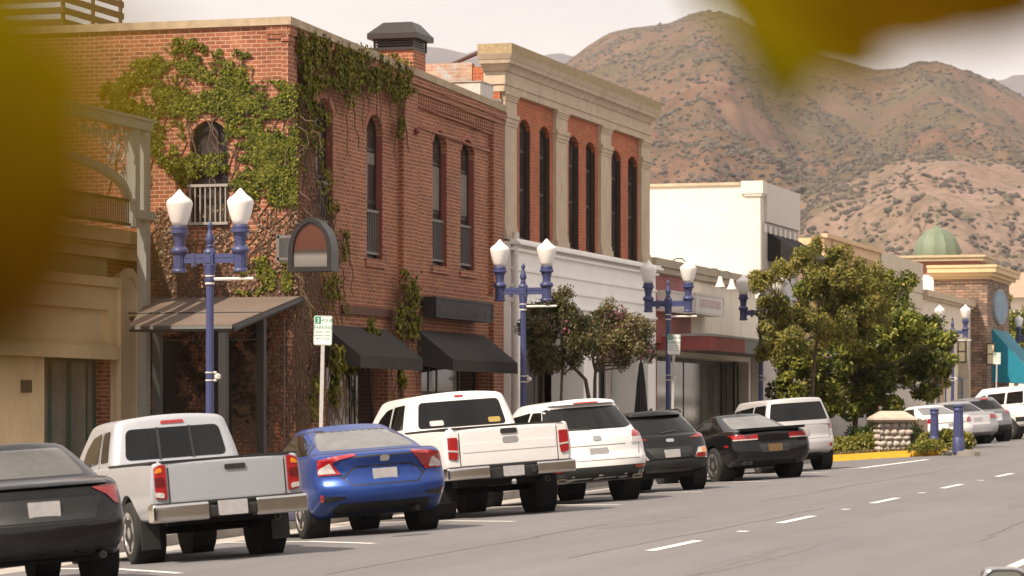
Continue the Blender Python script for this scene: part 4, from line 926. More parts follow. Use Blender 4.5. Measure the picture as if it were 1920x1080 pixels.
def scroll(u, z, r0, turns, a0, sgn=1):
    pp = []
    for i in range(int(turns * 14) + 1):
        t_ = i / 14 * 2 * math.pi; r_ = r0 * (1 - i / (turns * 14) * .85); pp.append((-VT, u + sgn * r_ * math.cos(a0 + t_), z + r_ * math.sin(a0 + t_)))
    b.tube(pp, .022, 5)
zz = zbm
scroll(a1u - .35, zz - .45, .30, 1.8, 0); scroll(a1u - .30, zz - .92, .22, 1.6, 1.5, -1); scroll(a1u - .95, zz - .28, .24, 1.7, 3, 1); scroll(a1u - .12, zz - 1.22, .13, 1.3, 0); scroll(a1u - .8, zz - .62, .16, 1.4, 2, -1); scroll(a1u - 1.45, zz - .2, .18, 1.5, 0); scroll(a1u - 2.0, zz - .16, .14, 1.4, 1, -1); scroll(a1u - .62, zz - .12, .12, 1.3, 1); scroll(a1u - .1, zz - .2, .14, 1.3, 1)
for k in range(9): scroll(a1u - .2 - .22 * k, zz - .08 - .02 * k, .07, 1.1, k)
b.build('scrollwork', PALEIRON, T)
b = MB(o); r0u, r1u = 44, uV(244, VT); rz0, rz1 = onV(244, 424, VT).z, onV(244, 374, VT).z
b.box(-VT - .02, -VT + .02, r0u, r1u, rz1 - .05, rz1); b.box(-VT - .02, -VT + .02, r0u, r1u, rz0, rz0 + .05)
for i in range(90):
    u = r0u + (r1u - r0u) * i / 90; b.box(-VT - .012, -VT + .012, u, u + .024, rz0 + .05, rz1 - .05)
b.build('balustrade', IRONDARK, T)

# ------------------------------------------------------------------ street lamps
BLUE = mat('lamp_post_blue', (.050, .058, .150), rough=.45, var=.10, scale=8, obj=True)
GLOBE = mat('lamp_globe_opal', (.82, .78, .74), rough=.35, var=.02, obj=True)
BAR = mat('banner_bar_white', (.66, .62, .56), rough=.5, obj=True)
def make_lamp(label, loc):
    T = thing('street_lamp', label, 'street lamp', loc, 0, 'blue twin globe street lamps along the kerb')
    flute = lambda k: 1.0 if k % 2 else .88
    b = MB(); b.lathe([(.22, 0), (.22, .12), (.17, .16), (.15, .55), (.18, .60), (.10, .68), (.068, .74)], n=24); b.lathe([(.068, .74), (.058, 3.80)], n=24, squeeze=flute); b.lathe([(.072, 3.80), (.085, 3.84), (.065, 3.89), (.085, 3.98), (.085, 4.06)], n=20); b.build('pole', BLUE, T, smooth=50)
    b = MB(); b.box(-.08, .08, -.08, .08, 4.06, 4.26); b.box(-.048, .048, -.092, .092, 4.10, 4.22); b.box(-.092, .092, -.048, .048, 4.10, 4.22); b.lathe([(.10, 4.26), (.09, 4.295), (.05, 4.33), (.06, 4.36), (.04, 4.385), (.066, 4.44), (.070, 4.475), (.052, 4.54), (.034, 4.60), (.028, 4.635), (.044, 4.665), (.042, 4.70), (.018, 4.735), (.0, 4.76)], n=18); b.build('finial', BLUE, T, smooth=50)
    b = MB(); b.box(-.42, -.08, -.04, .04, 4.10, 4.24); b.box(.08, .42, -.04, .04, 4.10, 4.24); b.box(-.42, .42, -.048, .048, 4.18, 4.205); b.box(-.29, -.235, -.052, .052, 4.05, 4.255); b.build('crossarm', BLUE, T)
    for s in (-1, 1):
        c = (s * .505, 0, 0)
        b = MB(); b.lathe([(.095, 3.96), (.118, 3.975), (.114, 4.0), (.098, 4.015)], c, 24); b.lathe([(.098, 4.015), (.100, 4.24)], c, 28, squeeze=lambda k: 1.0 if k % 2 else .92)
        b.lathe([(.104, 4.24), (.136, 4.265), (.14, 4.30), (.118, 4.335), (.084, 4.36), (.084, 4.43), (.10, 4.51), (.115, 4.55), (.145, 4.565), (.145, 4.60), (.12, 4.615), (.13, 4.64), (.115, 4.68)], c, 24); h = b.build('lamp_holder', BLUE, T, smooth=50)
        b = MB(); b.lathe([(.100, 4.672), (.135, 4.75), (.168, 4.85), (.190, 4.94), (.202, 5.0), (.205, 5.03), (.200, 5.055), (.182, 5.083), (.152, 5.108), (.12, 5.13), (.09, 5.158), (.062, 5.19), (.036, 5.22), (.014, 5.243), (.0, 5.25)], c, 32); b.build('globe', GLOBE, T, smooth=85)
    b = MB(); b.tube([(.06, 0, 3.85), (.72, 0, 3.855)], [.026, .022], 8); b.lathe([(.074, 3.77), (.074, 3.80)], n=14); b.lathe([(.074, 3.89), (.074, 3.91)], n=14); b.build('banner_bar', BAR, T)
    b = MB(); b.lathe([(.070, 2.28), (.070, 2.30)], n=14); b.lathe([(.070, 2.40), (.070, 2.42)], n=14); b.tube([(.07, 0, 2.29), (.11, 0, 2.29)], .02, 6); b.tube([(.07, 0, 2.41), (.11, 0, 2.41)], .02, 6); b.lathe([(.0, -.05), (.05, -.03), (.055, .02), (.0, .05)], (.13, 0, 2.35), 10); b.build('pole_clamp', BAR, T)
    return T
VLAMP = 18.2
lamp0 = None
for x, top, lab in ((393.5, 353.5, 'street lamp in front of the ivy wall canopy behind the silver pickup'), (981, 448, 'street lamp before the white shop front beside the dark red trees'), (1253, 487, 'street lamp before the low red shop with a parking sign beside it'), (1427, 514, 'street lamp half hidden by the left side of the planter tree'), (1786, 571, 'street lamp between the planter tree and the stone tower'), (1931, 590, 'street lamp at the right edge beside the teal awning')):
    q = onV(x, top, VLAMP); loc = Vector((q.x, q.y, q.z - 5.25))
    if lamp0 is None: lamp0 = make_lamp(lab, loc)
    else: dup(lamp0, lab, loc)

# ------------------------------------------------------------------ parking signs
SIGNW = mat('sign_white', (.74, .72, .68), rough=.45, var=.03, obj=True); SIGNG = mat('sign_green', (.0, .22, .12), rough=.5, obj=True); GALV = mat('galvanised_post', (.46, .44, .42), rough=.5, metal=.3, var=.15, scale=10, obj=True)
def text_mesh(s, size, x, z, depth=.002):
    c = bpy.data.curves.new('t', 'FONT'); c.body = s; c.size = size; c.extrude = depth; c.align_x = 'CENTER'; c.resolution_u = 2
    o = bpy.data.objects.new('t', c); COL.objects.link(o); me = bpy.data.meshes.new_from_object(o.evaluated_get(bpy.context.evaluated_depsgraph_get()))
    bpy.data.objects.remove(o); me.transform(Matrix.Translation((x, 0, z)) @ Matrix.Rotation(R(90), 4, 'X')); return me
def merge(meshes):
    bm = bmesh.new()
    for me in meshes: bm.from_mesh(me); bpy.data.meshes.remove(me)
    me = bpy.data.meshes.new('m'); bm.to_mesh(me); bm.free(); return me
def make_sign(label, loc):
    T = thing('parking_sign', label, 'parking sign', loc, (0, R(1.3), R(8)), 'three hour parking signs along the kerb')
    b = MB(); b.box(-.03, .03, -.0, .012, 0, 3.0); b.box(-.03, -.018, .012, .035, 0, 3.0); b.box(.018, .03, .012, .035, 0, 3.0); b.build('post', GALV, T)
    def rr_(x0, x1, z0, z1, r, n=5):
        o = []
        for cx, cz, a in ((x1 - r, z0 + r, -90), (x1 - r, z1 - r, 0), (x0 + r, z1 - r, 90), (x0 + r, z0 + r, 180)):
            for i in range(n + 1): t_ = R(a + 90 * i / n); o.append((cx + r * math.cos(t_), cz + r * math.sin(t_)))
        return o
    z0 = 2.98; W_, H_ = .155, .49
    b = MB(); b.prism(rr_(-W_, W_, z0, z0 + H_, .03), 'y', -.006, -.001); P = b.build('panel', SIGNW, T)
    b = MB(); b.ring(rr_(-W_ + .008, W_ - .008, z0 + .008, z0 + H_ - .008, .025), rr_(-W_ + .013, W_ - .013, z0 + .013, z0 + H_ - .013, .022), 'y', -.008, -.0055); b.box(-.135, -.035, -.0085, -.0055, z0 + .355, z0 + .47); b.box(-.085, .085, -.008, -.0055, z0 + .102, z0 + .108)
    for s in (-1, 1): b.prism([(s * .115, z0 + .105), (s * .085, z0 + .09), (s * .085, z0 + .12)], 'y', -.008, -.0055)
    me = b.mesh(); ts = [me]
    for s, sz, x, z in (('HOUR', .078, .058, z0 + .385), ('PARKING', .074, 0, z0 + .27), ('8 AM - 6 PM', .045, 0, z0 + .205), ('MONDAY - FRIDAY', .031, 0, z0 + .15)):
        tm = text_mesh(s, sz, x, z); tm.transform(Matrix.Translation((0, -.0072, 0))); ts.append(tm)
    link('lettering', merge(ts), P, SIGNG)
    tm = text_mesh('3', .12, -.085, z0 + .37); tm.transform(Matrix.Translation((0, -.0095, 0))); link('numeral', tm, P, SIGNW)
    return T
sg0 = None
for x, top, v, lab in ((597.5, 592, 17.95, 'parking sign between the silver pickup and the blue sedan before the ivy wall'), (1258, 627, 17.9, 'parking sign in front of the low red shop beside a blue lamp post'), (1866, 661, 17.9, 'parking sign in front of the teal awning of the stone tower')):
    q = onV(x, top, v); loc = Vector((q.x, q.y, q.z - 3.47))
    if sg0 is None: sg0 = make_sign(lab, loc)
    else: dup(sg0, lab, loc)
# ------------------------------------------------------------------ leaves
def leaf_mesh(name, C, D, Nn, L_, W_, tone, org):
    """many small folded leaves: centres C, tip directions D, facing Nn (numpy arrays)"""
    C = np.asarray(C, float); D = np.asarray(D, float); Nn = np.asarray(Nn, float)
    D /= np.linalg.norm(D, axis=1)[:, None] + 1e-9
    S = np.cross(D, Nn); S /= np.linalg.norm(S, axis=1)[:, None] + 1e-9; N2 = np.cross(S, D)
    L_ = np.broadcast_to(L_, (len(C),))[:, None]; W_ = np.broadcast_to(W_, (len(C),))[:, None]
    o = np.array(org)
    a = C - D * L_ * .5 - o; b = C + S * W_ * .5 + N2 * W_ * .18 - D * L_ * .08 - o; c = C + D * L_ * .5 - N2 * L_ * .12 - o; d = C - S * W_ * .5 + N2 * W_ * .18 - D * L_ * .08 - o
    V = np.stack([a, b, c, d], 1).reshape(-1, 3); n = len(C)
    me = bpy.data.meshes.new(name); me.vertices.add(4 * n); me.vertices.foreach_set('co', V.ravel())
    me.loops.add(4 * n); me.loops.foreach_set('vertex_index', np.arange(4 * n)); me.polygons.add(n); me.polygons.foreach_set('loop_start', np.arange(0, 4 * n, 4)); me.polygons.foreach_set('loop_total', np.full(n, 4)); me.update(calc_edges=True)
    at_ = me.attributes.new('tone', 'FLOAT', 'POINT'); at_.data.foreach_set('value', np.repeat(np.asarray(tone, float), 4)); return me
def rand_dirs(rg, n): v = rg.normal(size=(n, 3)); return v / np.linalg.norm(v, axis=1)[:, None]
def crown(rg, clumps, n, Ls, tone_shift=0.0, droop=.25, sub=26):
    """leaves over many sub-clumps on the shells of the given balls (centre, radius)"""
    C, D, Nn, T_ = [], [], [], []
    vol = np.array([r ** 2.2 for _, r in clumps]); share = (vol / vol.sum() * n).astype(int)
    for (c, r), k in zip(clumps, share):
        c = np.array(c); ns = max(6, int(sub * (r / .8) ** 2)); sd = rand_dirs(rg, ns); sc = c + sd * (r * rg.uniform(.35, 1.05, (ns, 1))) * np.array([1, 1, .85]); sr = rg.uniform(.22, .48, ns) * (r ** .4); st = rg.uniform(-.22, .22, ns)
        i = rg.integers(0, ns, k); dd = rand_dirs(rg, k); p = sc[i] + dd * (sr[i] * rg.uniform(.25, 1.0, k) ** .6)[:, None]
        out = p - c; out /= np.linalg.norm(out, axis=1)[:, None] + 1e-9
        nn = out * .5 + dd * .3 + rand_dirs(rg, k) * .55 + np.array([0, 0, .35]); di = rand_dirs(rg, k) + out * .5 - np.array([0, 0, droop])
        C.append(p); D.append(di); Nn.append(nn); T_.append(np.clip(.45 + st[i] + rg.normal(0, .24, k) + tone_shift, 0, 1))
    C = np.concatenate(C); return C, np.concatenate(D), np.concatenate(Nn), rg.uniform(.75, 1.25, len(C)) * Ls, np.concatenate(T_)
BARK = mat('bark_grey_brown', (.125, .092, .068), rough=.95, var=.3, scale=8, bump=.6, bscale=30, obj=True)
def tree(name, label, base, trunk, clumps, n, Ls, m, seed, tr=.09, ratio=.5, tone_shift=0.0, cat='tree', group=None, droop=.25, blossom=None, sub=26):
    rg = np.random.default_rng(seed); base = Vector(base); T = thing(name, label, cat, base, 0, group)
    b = MB(base); tp = [base + Vector(t_) for t_ in trunk]; b.tube(tp, [tr * (1.25 - .55 * i / (len(tp) - 1)) for i in range(len(tp))], 9)
    rr = random.Random(seed); top = tp[-1]
    for c, r in clumps:
        c = Vector(c); s = tp[-1] if rr.random() < .6 else tp[-2] + (tp[-1] - tp[-2]) * rr.uniform(.3, .9)
        mid = s.lerp(c, .5) + Vector((rr.uniform(-.15, .15), rr.uniform(-.15, .15), -.08 * (c - s).length))
        b.tube([s, mid, c], [tr * .55, tr * .38, tr * .16], 6)
        for _ in range(3):
            q = c + Vector((rr.uniform(-1, 1), rr.uniform(-1, 1), rr.uniform(-.4, 1))) * r * .75; b.tube([mid.lerp(c, .6), (mid.lerp(c, .6) + q) / 2 + Vector((0, 0, -.05)), q], [tr * .22, tr * .16, tr * .06], 5)
    b.build('trunk', BARK, T, smooth=50)
    C, D, Nn, L_, tn = crown(rg, clumps, n, Ls, tone_shift, droop, sub)
    link('foliage', leaf_mesh('foliage', C, D, Nn, L_, L_ * ratio, tn, base), T, m)
    if blossom:
        bm_, frac, pts = blossom
        C, D, Nn, L_, tn = crown(rg, pts, frac, Ls * .8, 0, 0, 10); link('blossom', leaf_mesh('blossom', C, D, Nn, L_, L_ * .8, tn, base), T, bm_)
    return T
def P(x, y, d): return tuple(at(x, y, d))
def r_px(r, d): return r / F * d
LF_DARK = leaf_mat('leaves_dark_green', [(.036, .050, .008), (.115, .140, .018), (.25, .255, .034), (.44, .40, .08)])
LF_TAN = leaf_mat('leaves_olive_tan', [(.075, .085, .015), (.19, .185, .032), (.32, .28, .06), (.45, .34, .11)])
LF_MYRT = leaf_mat('leaves_myrtle', [(.036, .040, .014), (.085, .085, .026), (.15, .13, .042), (.22, .145, .06)])
LF_MYRT2 = leaf_mat('leaves_myrtle_light', [(.055, .058, .020), (.13, .120, .044), (.24, .195, .08), (.34, .21, .11)])
PINK = leaf_mat('myrtle_blossom', [(.25, .05, .10), (.36, .09, .17), (.45, .16, .24)])
LF_YEL = leaf_mat('leaves_hedge_yellow_green', [(.07, .085, .015), (.16, .17, .03), (.30, .28, .05), (.42, .36, .09)])
LF_HEDGE = leaf_mat('leaves_hedge_green', [(.03, .05, .012), (.06, .085, .02), (.11, .13, .03)])
LF_COVER = leaf_mat('leaves_ground_cover', [(.09, .09, .03), (.18, .15, .05), (.28, .20, .10), (.36, .26, .14)])
# planter island with a yellow kerb
pA, pB, pC = at(1556, 862, 84.5), at(1775, 851, 82.5), at(1838, 846, 81.0)
def ring_poly(off):
    """island outline in plan, moved inwards by off"""
    a = Vector((-17.45, pA.y - 4.2, 0)); q = [a, Vector((pA.x, pA.y, 0)), Vector((pB.x, pB.y, 0)), Vector((pC.x, pC.y, 0)), Vector((pC.x - .5, pC.y + .9, 0)), Vector((-17.45, pC.y + 6.0, 0))]
    c = Vector((-16.9, (pA.y + pC.y) / 2 + 1, 0)); return [p + (c - p).normalized() * off for p in q]
def zi(p, h): return road_z(p.y, -p.x) + h
o0, o1 = ring_poly(0), ring_poly(.17)
def kerb_seg(name, i, m, h=.15):
    b = MB(); A, Bq, A2, B2 = o0[i], o0[i + 1], o1[i], o1[i + 1]
    b.hexa([(A.x, A.y, zi(A, -.1)), (Bq.x, Bq.y, zi(Bq, -.1)), (B2.x, B2.y, zi(B2, -.1)), (A2.x, A2.y, zi(A2, -.1))], [(A.x, A.y, zi(A, h)), (Bq.x, Bq.y, zi(Bq, h)), (B2.x, B2.y, zi(B2, h)), (A2.x, A2.y, zi(A2, h))]); return struct(b.build(name, m))
kerb_seg('island_kerb', 0, KERB); kerb_seg('island_kerb_yellow', 1, YELLOW_LINE, .18); kerb_seg('island_kerb', 2, KERB, .12); kerb_seg('island_kerb', 3, KERB); kerb_seg('island_kerb', 4, KERB)
b = MB(); i1 = [p for p in o1]; b.add([(p.x, p.y, zi(p, .11)) for p in i1], [tuple(range(len(i1)))]); struct(b.build('planter_bed', mat('mulch_soil', (.09, .065, .045), rough=1, var=.4, scale=12, bump=.6)))
b = MB(); b.add([(p.x, p.y, zi(p, .125)) for p in (o1[2], o1[3], o1[4], o1[2] + Vector((-1.2, .8, 0)))], [(0, 1, 2, 3)]); struct(b.build('island_nose', WALK))
def strip_leaves(name, label, cat, quad, h, n, Ls, m, seed, kind=None, hmin=.0, base_h=.12, rough=.25, group=None):
    """foliage filling a low volume over a quad in plan (list of four (x, y))"""
    rg = np.random.default_rng(seed); q = [np.array(p) for p in quad]; s, t_ = rg.random(n), rg.random(n)
    XY = (q[0] * ((1 - s) * (1 - t_))[:, None] + q[1] * (s * (1 - t_))[:, None] + q[2] * (s * t_)[:, None] + q[3] * ((1 - s) * t_)[:, None])
    bump = np.array([.75 + .25 * noise.noise(Vector((x * 1.7, y * 1.7, seed))) + rough * noise.noise(Vector((x * 5, y * 5, seed + 3))) for x, y in XY])
    edge = np.minimum(np.minimum(s, 1 - s), np.minimum(t_, 1 - t_)) * 2; prof = np.clip(.55 + edge * 2.2, 0, 1)
    f = 1 - rg.random(n) ** 2.2 * (1 - hmin); zz = np.array([road_z(y, -x) for x, y in XY]) + base_h + h * bump * prof * f
    C = np.column_stack([XY + rg.normal(0, .03, (n, 2)), zz]); cen = (q[0] + q[1] + q[2] + q[3]) / 4
    out = np.column_stack([(XY - cen) * .25, np.full(n, .7)]); D = rand_dirs(rg, n) * .8 + out * .5 + np.array([0, 0, .25]); Nn = out + rand_dirs(rg, n) * .7
    tn = np.clip(.5 + .2 * rg.normal(size=n) + np.array([.45 * noise.noise(Vector((x * 2.3, y * 2.3, seed + 9))) for x, y in XY]), 0, 1)
    o = Vector((cen[0], cen[1], road_z(cen[1], -cen[0]) + base_h)); me = leaf_mesh(name, C, D, Nn, rg.uniform(.7, 1.3, n) * Ls, rg.uniform(.7, 1.3, n) * Ls * .5, tn, o)
    ob = link(name, me, None, m); ob.location = o; return setp(ob, label, cat, group, kind)
def along(t_, off): p = o1[1].lerp(o1[2], t_); nrm = Vector((o1[2].y - o1[1].y, -(o1[2].x - o1[1].x), 0)).normalized(); nrm = nrm if nrm.y > 0 else -nrm; q = p + nrm * off; return (q.x, q.y)
strip_leaves('ground_cover', 'low reddish green ground cover behind the yellow kerb', 'ground cover', [along(-.05, .16), along(1.0, .16), along(1.0, 1.15), along(-.05, 1.15)], .13, 5200, .075, LF_COVER, 4, kind='stuff')
strip_leaves('hedge', 'yellow green clipped hedge left of the cobblestone pillar', 'hedge', [along(-.25, 1.15), along(.34, 1.1), along(.34, 2.6), along(-.25, 2.6)], .62, 6500, .10, LF_YEL, 5)
strip_leaves('shrub', 'yellow green shrub between the cobblestone pillar and the blue bollards', 'shrub', [along(.66, .95), along(.98, .95), along(1.0, 2.2), along(.66, 2.2)], .62, 3800, .10, LF_YEL, 6)
strip_leaves('dark_hedge', 'taller dark green hedge under the dense tree', 'hedge', [along(-.3, 2.9), along(.36, 2.9), along(.36, 3.8), along(-.3, 3.8)], 1.05, 3600, .10, LF_HEDGE, 7)
strip_leaves('small_shrub', 'small green shrub to the right of the right blue bollard', 'shrub', [(o1[3].x - 1.4, o1[3].y + .4), (o1[3].x - .75, o1[3].y + .5), (o1[3].x - 1.3, o1[3].y + 1.6), (o1[3].x - 2.0, o1[3].y + 1.3)], .36, 1200, .09, LF_YEL, 8)
# cobblestone pillar
dP = 84.8; pc = at(1672, 844, dP); s_ = dP / F
T = thing('stone_pillar', 'stout cobblestone pillar with a tan concrete cap in the planter', 'pillar', (pc.x, pc.y, pc.z - .05), R(18))
hp = 52 * s_ + .05; hw = 30 * s_
core = MB(); core.prism([(-hw + .05, -hw + .05), (hw - .05, -hw + .05), (hw - .05, hw - .05), (-hw + .05, hw - .05)], 'z', 0, hp); core.build('core', mat('pillar_mortar', (.30, .26, .22), rough=1, obj=True), T)
COB = mat('cobble_stone', (.56, .49, .43), rough=.9, var=.22, scale=5, bump=.3, obj=True, c2=(.36, .30, .26))
b = MB(); rr = random.Random(4)
for side in range(4):
    z = .0
    while z < hp - .05:
        rh = rr.uniform(.11, .19); x = -hw + .02
        while x < hw - .02:
            w_ = rr.uniform(.12, .25); cxx = min(x + w_ / 2, hw - .03)
            pr = [(.5, -.5), (.93, -.32), (1, 0), (.93, .32), (.5, .5)]
            vs = []; nn = 9
            for (rd_, hh) in ((1.0, 0), (.92, .035), (.62, .065), (.0, .075)):
                for k in range(nn):
                    t_ = 2 * math.pi * k / nn; j = 1 + .12 * math.sin(k * 2.3 + z * 9 + x * 7); a_ = cxx + w_ * .5 * rd_ * math.cos(t_) * j; c_ = min(max(z + rh / 2 + rh * .5 * rd_ * math.sin(t_) * j, .0), hp - .005); y_ = -hw + .05 - hh
                    for _ in range(side): pass
                    an = side * math.pi / 2; vs.append((a_ * math.cos(an) - y_ * math.sin(an), a_ * math.sin(an) + y_ * math.cos(an), c_))
            fs = [(i * nn + k, i * nn + (k + 1) % nn, (i + 1) * nn + (k + 1) % nn, (i + 1) * nn + k) for i in range(3) for k in range(nn)]
            b.add(vs, fs); x += w_ + .012
        z += rh + .01
b.build('cobbles', COB, T, smooth=60)
b = MB(); cw = hw + .16
b.hexa([(-cw + .08, -cw + .08, hp), (cw - .08, -cw + .08, hp), (cw - .08, cw - .08, hp), (-cw + .08, cw - .08, hp)], [(-cw, -cw, hp + .07), (cw, -cw, hp + .07), (cw, cw, hp + .07), (-cw, cw, hp + .07)])
b.hexa([(-cw, -cw, hp + .0705), (cw, -cw, hp + .0705), (cw, cw, hp + .0705), (-cw, cw, hp + .0705)], [(-cw + .02, -cw + .02, hp + .13), (cw - .02, -cw + .02, hp + .13), (cw - .02, cw - .02, hp + .13), (-cw + .02, cw - .02, hp + .13)])
b.hexa([(-cw + .02, -cw + .02, hp + .1305), (cw - .02, -cw + .02, hp + .1305), (cw - .02, cw - .02, hp + .1305), (-cw + .02, cw - .02, hp + .1305)], [(-cw + .3, -cw + .3, hp + .31), (cw - .3, -cw + .3, hp + .31), (cw - .3, cw - .3, hp + .31), (-cw + .3, cw - .3, hp + .31)])
b.build('cap', mat('cap_concrete_tan', (.46, .39, .31), rough=.9, var=.12, scale=5, obj=True), T)
T0 = None
for x, y0, y1, lab in ((1752, 766, 832, 'left fluted blue bollard in the yellow green shrub'), (1797, 757, 837, 'right fluted blue bollard on the concrete nose of the planter')):
    d_ = 83.6 if T0 is None else 82.0; p = at(x, y1, d_); h_ = (y1 - y0) / F * d_
    if T0 is None:
        T0 = thing('bollard', lab, 'bollard', p, 0, 'blue bollards at the planter end')
        b = MB(); b.lathe([(.135, -.15), (.135, .18), (.12, .20)], n=24); b.lathe([(.12, .20), (.105, .80)], n=28, squeeze=lambda k: 1 if k % 2 else .92); b.build('shaft', BLUE, T0, smooth=50)
        b = MB(); b.lathe([(.12, .80), (.12, .83), (.108, .85), (.108, h_ - .06), (.13, h_ - .05), (.13, h_ - .02), (.08, h_), (.0, h_ + .01)], n=24); b.build('cap', BLUE, T0, smooth=50)
    else: dup(T0, lab, p, scale=1.17)
q0, q1 = at(1703, 787, 87), at(1741, 815, 87)
T = thing('planter_plaque', 'small brown plaque board behind the cobblestone pillar', 'plaque', (q0.x, q0.y, q1.z))
b = MB(); b.box(0, q1.x - q0.x, -.03, .03, 0, q0.z - q1.z); b.build('board', mat('plaque_brown', (.17, .12, .10), rough=.6, obj=True), T); b = MB(); b.box(.08, .14, .035, .08, -.6, .2); b.box(.4, .46, .035, .08, -.6, .2); b.build('post', IRONDARK, T)

# ------------------------------------------------------------------ trees
dJ = 88.5; base = at(1521, 800, dJ); base.z = walk_z(base.y, 17.6)
def CL(lst, d, depth, seed):
    rr = random.Random(seed); return [(P(x, y, d + rr.uniform(-depth, depth) - (2.6 if d == 88.5 and x < 1505 else 0)), r_px(r, d)) for x, y, r in lst]
tree('jacaranda_tree', 'loose olive tan tree with a thin pale trunk at the left of the planter', base, [(0, 0, -.2), (.0, .05, 1.2), (.05, 0, 2.2), (.12, 0, 3.0), (.25, .05, 3.9)],
     CL([(1440, 530, 26), (1420, 520, 14), (1470, 505, 26), (1500, 480, 26), (1522, 465, 20), (1460, 580, 34), (1500, 590, 38), (1445, 625, 26), (1475, 640, 32), (1540, 520, 36), (1570, 492, 28), (1605, 498, 24), (1560, 560, 42), (1590, 530, 36), (1620, 520, 30), (1610, 570, 40), (1640, 545, 26), (1560, 610, 40), (1525, 640, 30), (1600, 620, 34), (1430, 660, 16), (1650, 590, 26)], dJ, 1.0, 21),
     34000, .13, LF_TAN, 31, tr=.055, ratio=.36, droop=.5, sub=20)
dD = 92.5; base = at(1600, 800, dD); base.z = walk_z(base.y, 17.0)
tree('dense_tree', 'dense dark green tree filling the planter behind the cobblestone pillar', base, [(0, 0, -.2), (.05, .05, 1.0), (0, 0, 1.8), (.1, 0, 2.4)],
     CL([(1480, 600, 40), (1500, 680, 48), (1480, 730, 34), (1550, 700, 52), (1540, 750, 30), (1600, 640, 60), (1620, 710, 60), (1590, 760, 34), (1660, 560, 36), (1670, 620, 54), (1690, 690, 54), (1650, 750, 38), (1700, 525, 16), (1685, 540, 20), (1650, 520, 20), (1720, 620, 40), (1740, 670, 42), (1755, 640, 30), (1765, 690, 22), (1730, 730, 24), (1560, 560, 40), (1520, 540, 24)], dD, 1.5, 22),
     60000, .15, LF_DARK, 32, tr=.08, ratio=.5, sub=24)
dM = 68.5; base = at(1050, 800, dM); base.z = walk_z(base.y, 18.4)
tree('dark_myrtle', 'dark reddish green small tree before the left half of the white shop front', base, [(0, 0, -.2), (0, 0, 1.0), (.03, .03, 2.1), (.06, 0, 2.6)],
     CL([(1045, 570, 22), (1020, 590, 26), (1060, 590, 30), (1000, 610, 24), (1035, 625, 34), (1075, 620, 30), (1100, 605, 18), (1000, 650, 26), (1035, 665, 30), (1070, 660, 26), (1095, 640, 18), (1010, 680, 18), (1060, 550, 12)], dM, .6, 23),
     13000, .080, LF_MYRT, 33, tr=.035, sub=16, blossom=(PINK, 30, CL([(1030, 600, 14), (1060, 610, 12)], dM - .5, .3, 6)))
dM = 70.2; base = at(1115, 800, dM); base.z = walk_z(base.y, 18.3)
T = tree('pink_myrtle', 'small pink blossomed tree with forked trunk before the right half of the white shop front', base, [(0, 0, -.2), (0, 0, 1.2), (.0, .02, 2.15), (.03, 0, 2.5)],
     CL([(1130, 590, 18), (1150, 600, 28), (1180, 605, 28), (1130, 630, 28), (1165, 640, 32), (1195, 625, 26), (1115, 650, 22), (1150, 665, 26), (1185, 655, 24), (1210, 650, 16), (1215, 665, 12), (1095, 640, 16), (1140, 575, 12), (1225, 660, 9)], dM, .55, 24),
     10500, .08, LF_MYRT2, 34, tr=.045, sub=16, blossom=(PINK, 130, CL([(1160, 590, 16), (1180, 610, 14), (1140, 660, 12), (1195, 640, 14), (1215, 655, 10), (1155, 615, 12), (1205, 670, 10)], dM - .55, .2, 5)))
base = Vector(T.location); b = MB(base); b.tube([base + Vector((0, 0, 1.0)), at(1098, 712, dM), at(1082, 695, dM), at(1072, 688, dM), at(1050, 660, dM - .3)], [.05, .045, .04, .035, .02], 7); b.build('side_branch', BARK, T, smooth=50)
dT = 118; base = at(1758, 800, dT); base.z = walk_z(base.y, 18)
T = tree('staked_tree', 'young staked street tree between the dense tree and the cream shop', base, [(0, 0, -.2), (0, 0, 1.2), (.03, 0, 2.2), (.05, 0, 2.8)], CL([(1755, 690, 26), (1740, 670, 26), (1770, 670, 20), (1760, 715, 20)], dT, .6, 26), 3500, .16, LF_DARK, 36, tr=.05)
b = MB(base)
for s in (-.22, .22): b.tube([base + Vector((s, 0, -.1)), base + Vector((s * .8, 0, 2.3))], .045, 6)
b.build('stake', mat('stake_timber', (.28, .15, .08), rough=.9, obj=True), T)
for i, (lst, d, lab, sd) in enumerate((([(1885, 600, 20), (1895, 640, 26), (1905, 600, 22), (1900, 670, 30), (1880, 690, 20), (1925, 640, 30), (1930, 690, 30)], 178, 'green tree behind the teal awning at the right edge', 41), ([(1885, 575, 12), (1892, 560, 10), (1935, 600, 26), (1920, 620, 24)], 196, 'paler yellow green tree top behind the stone tower', 42))):
    base = at(1905, 800, d); base.z = walk_z(base.y, 20)
    tree('background_tree', lab, base, [(0, 0, -.2), (0, 0, 2.0), (.1, 0, 3.2), (.1, 0, 4.0)], CL(lst, d, 1.5, sd), 6000 if i == 0 else 3500, .24, LF_DARK if i == 0 else LF_TAN, sd, tr=.12)

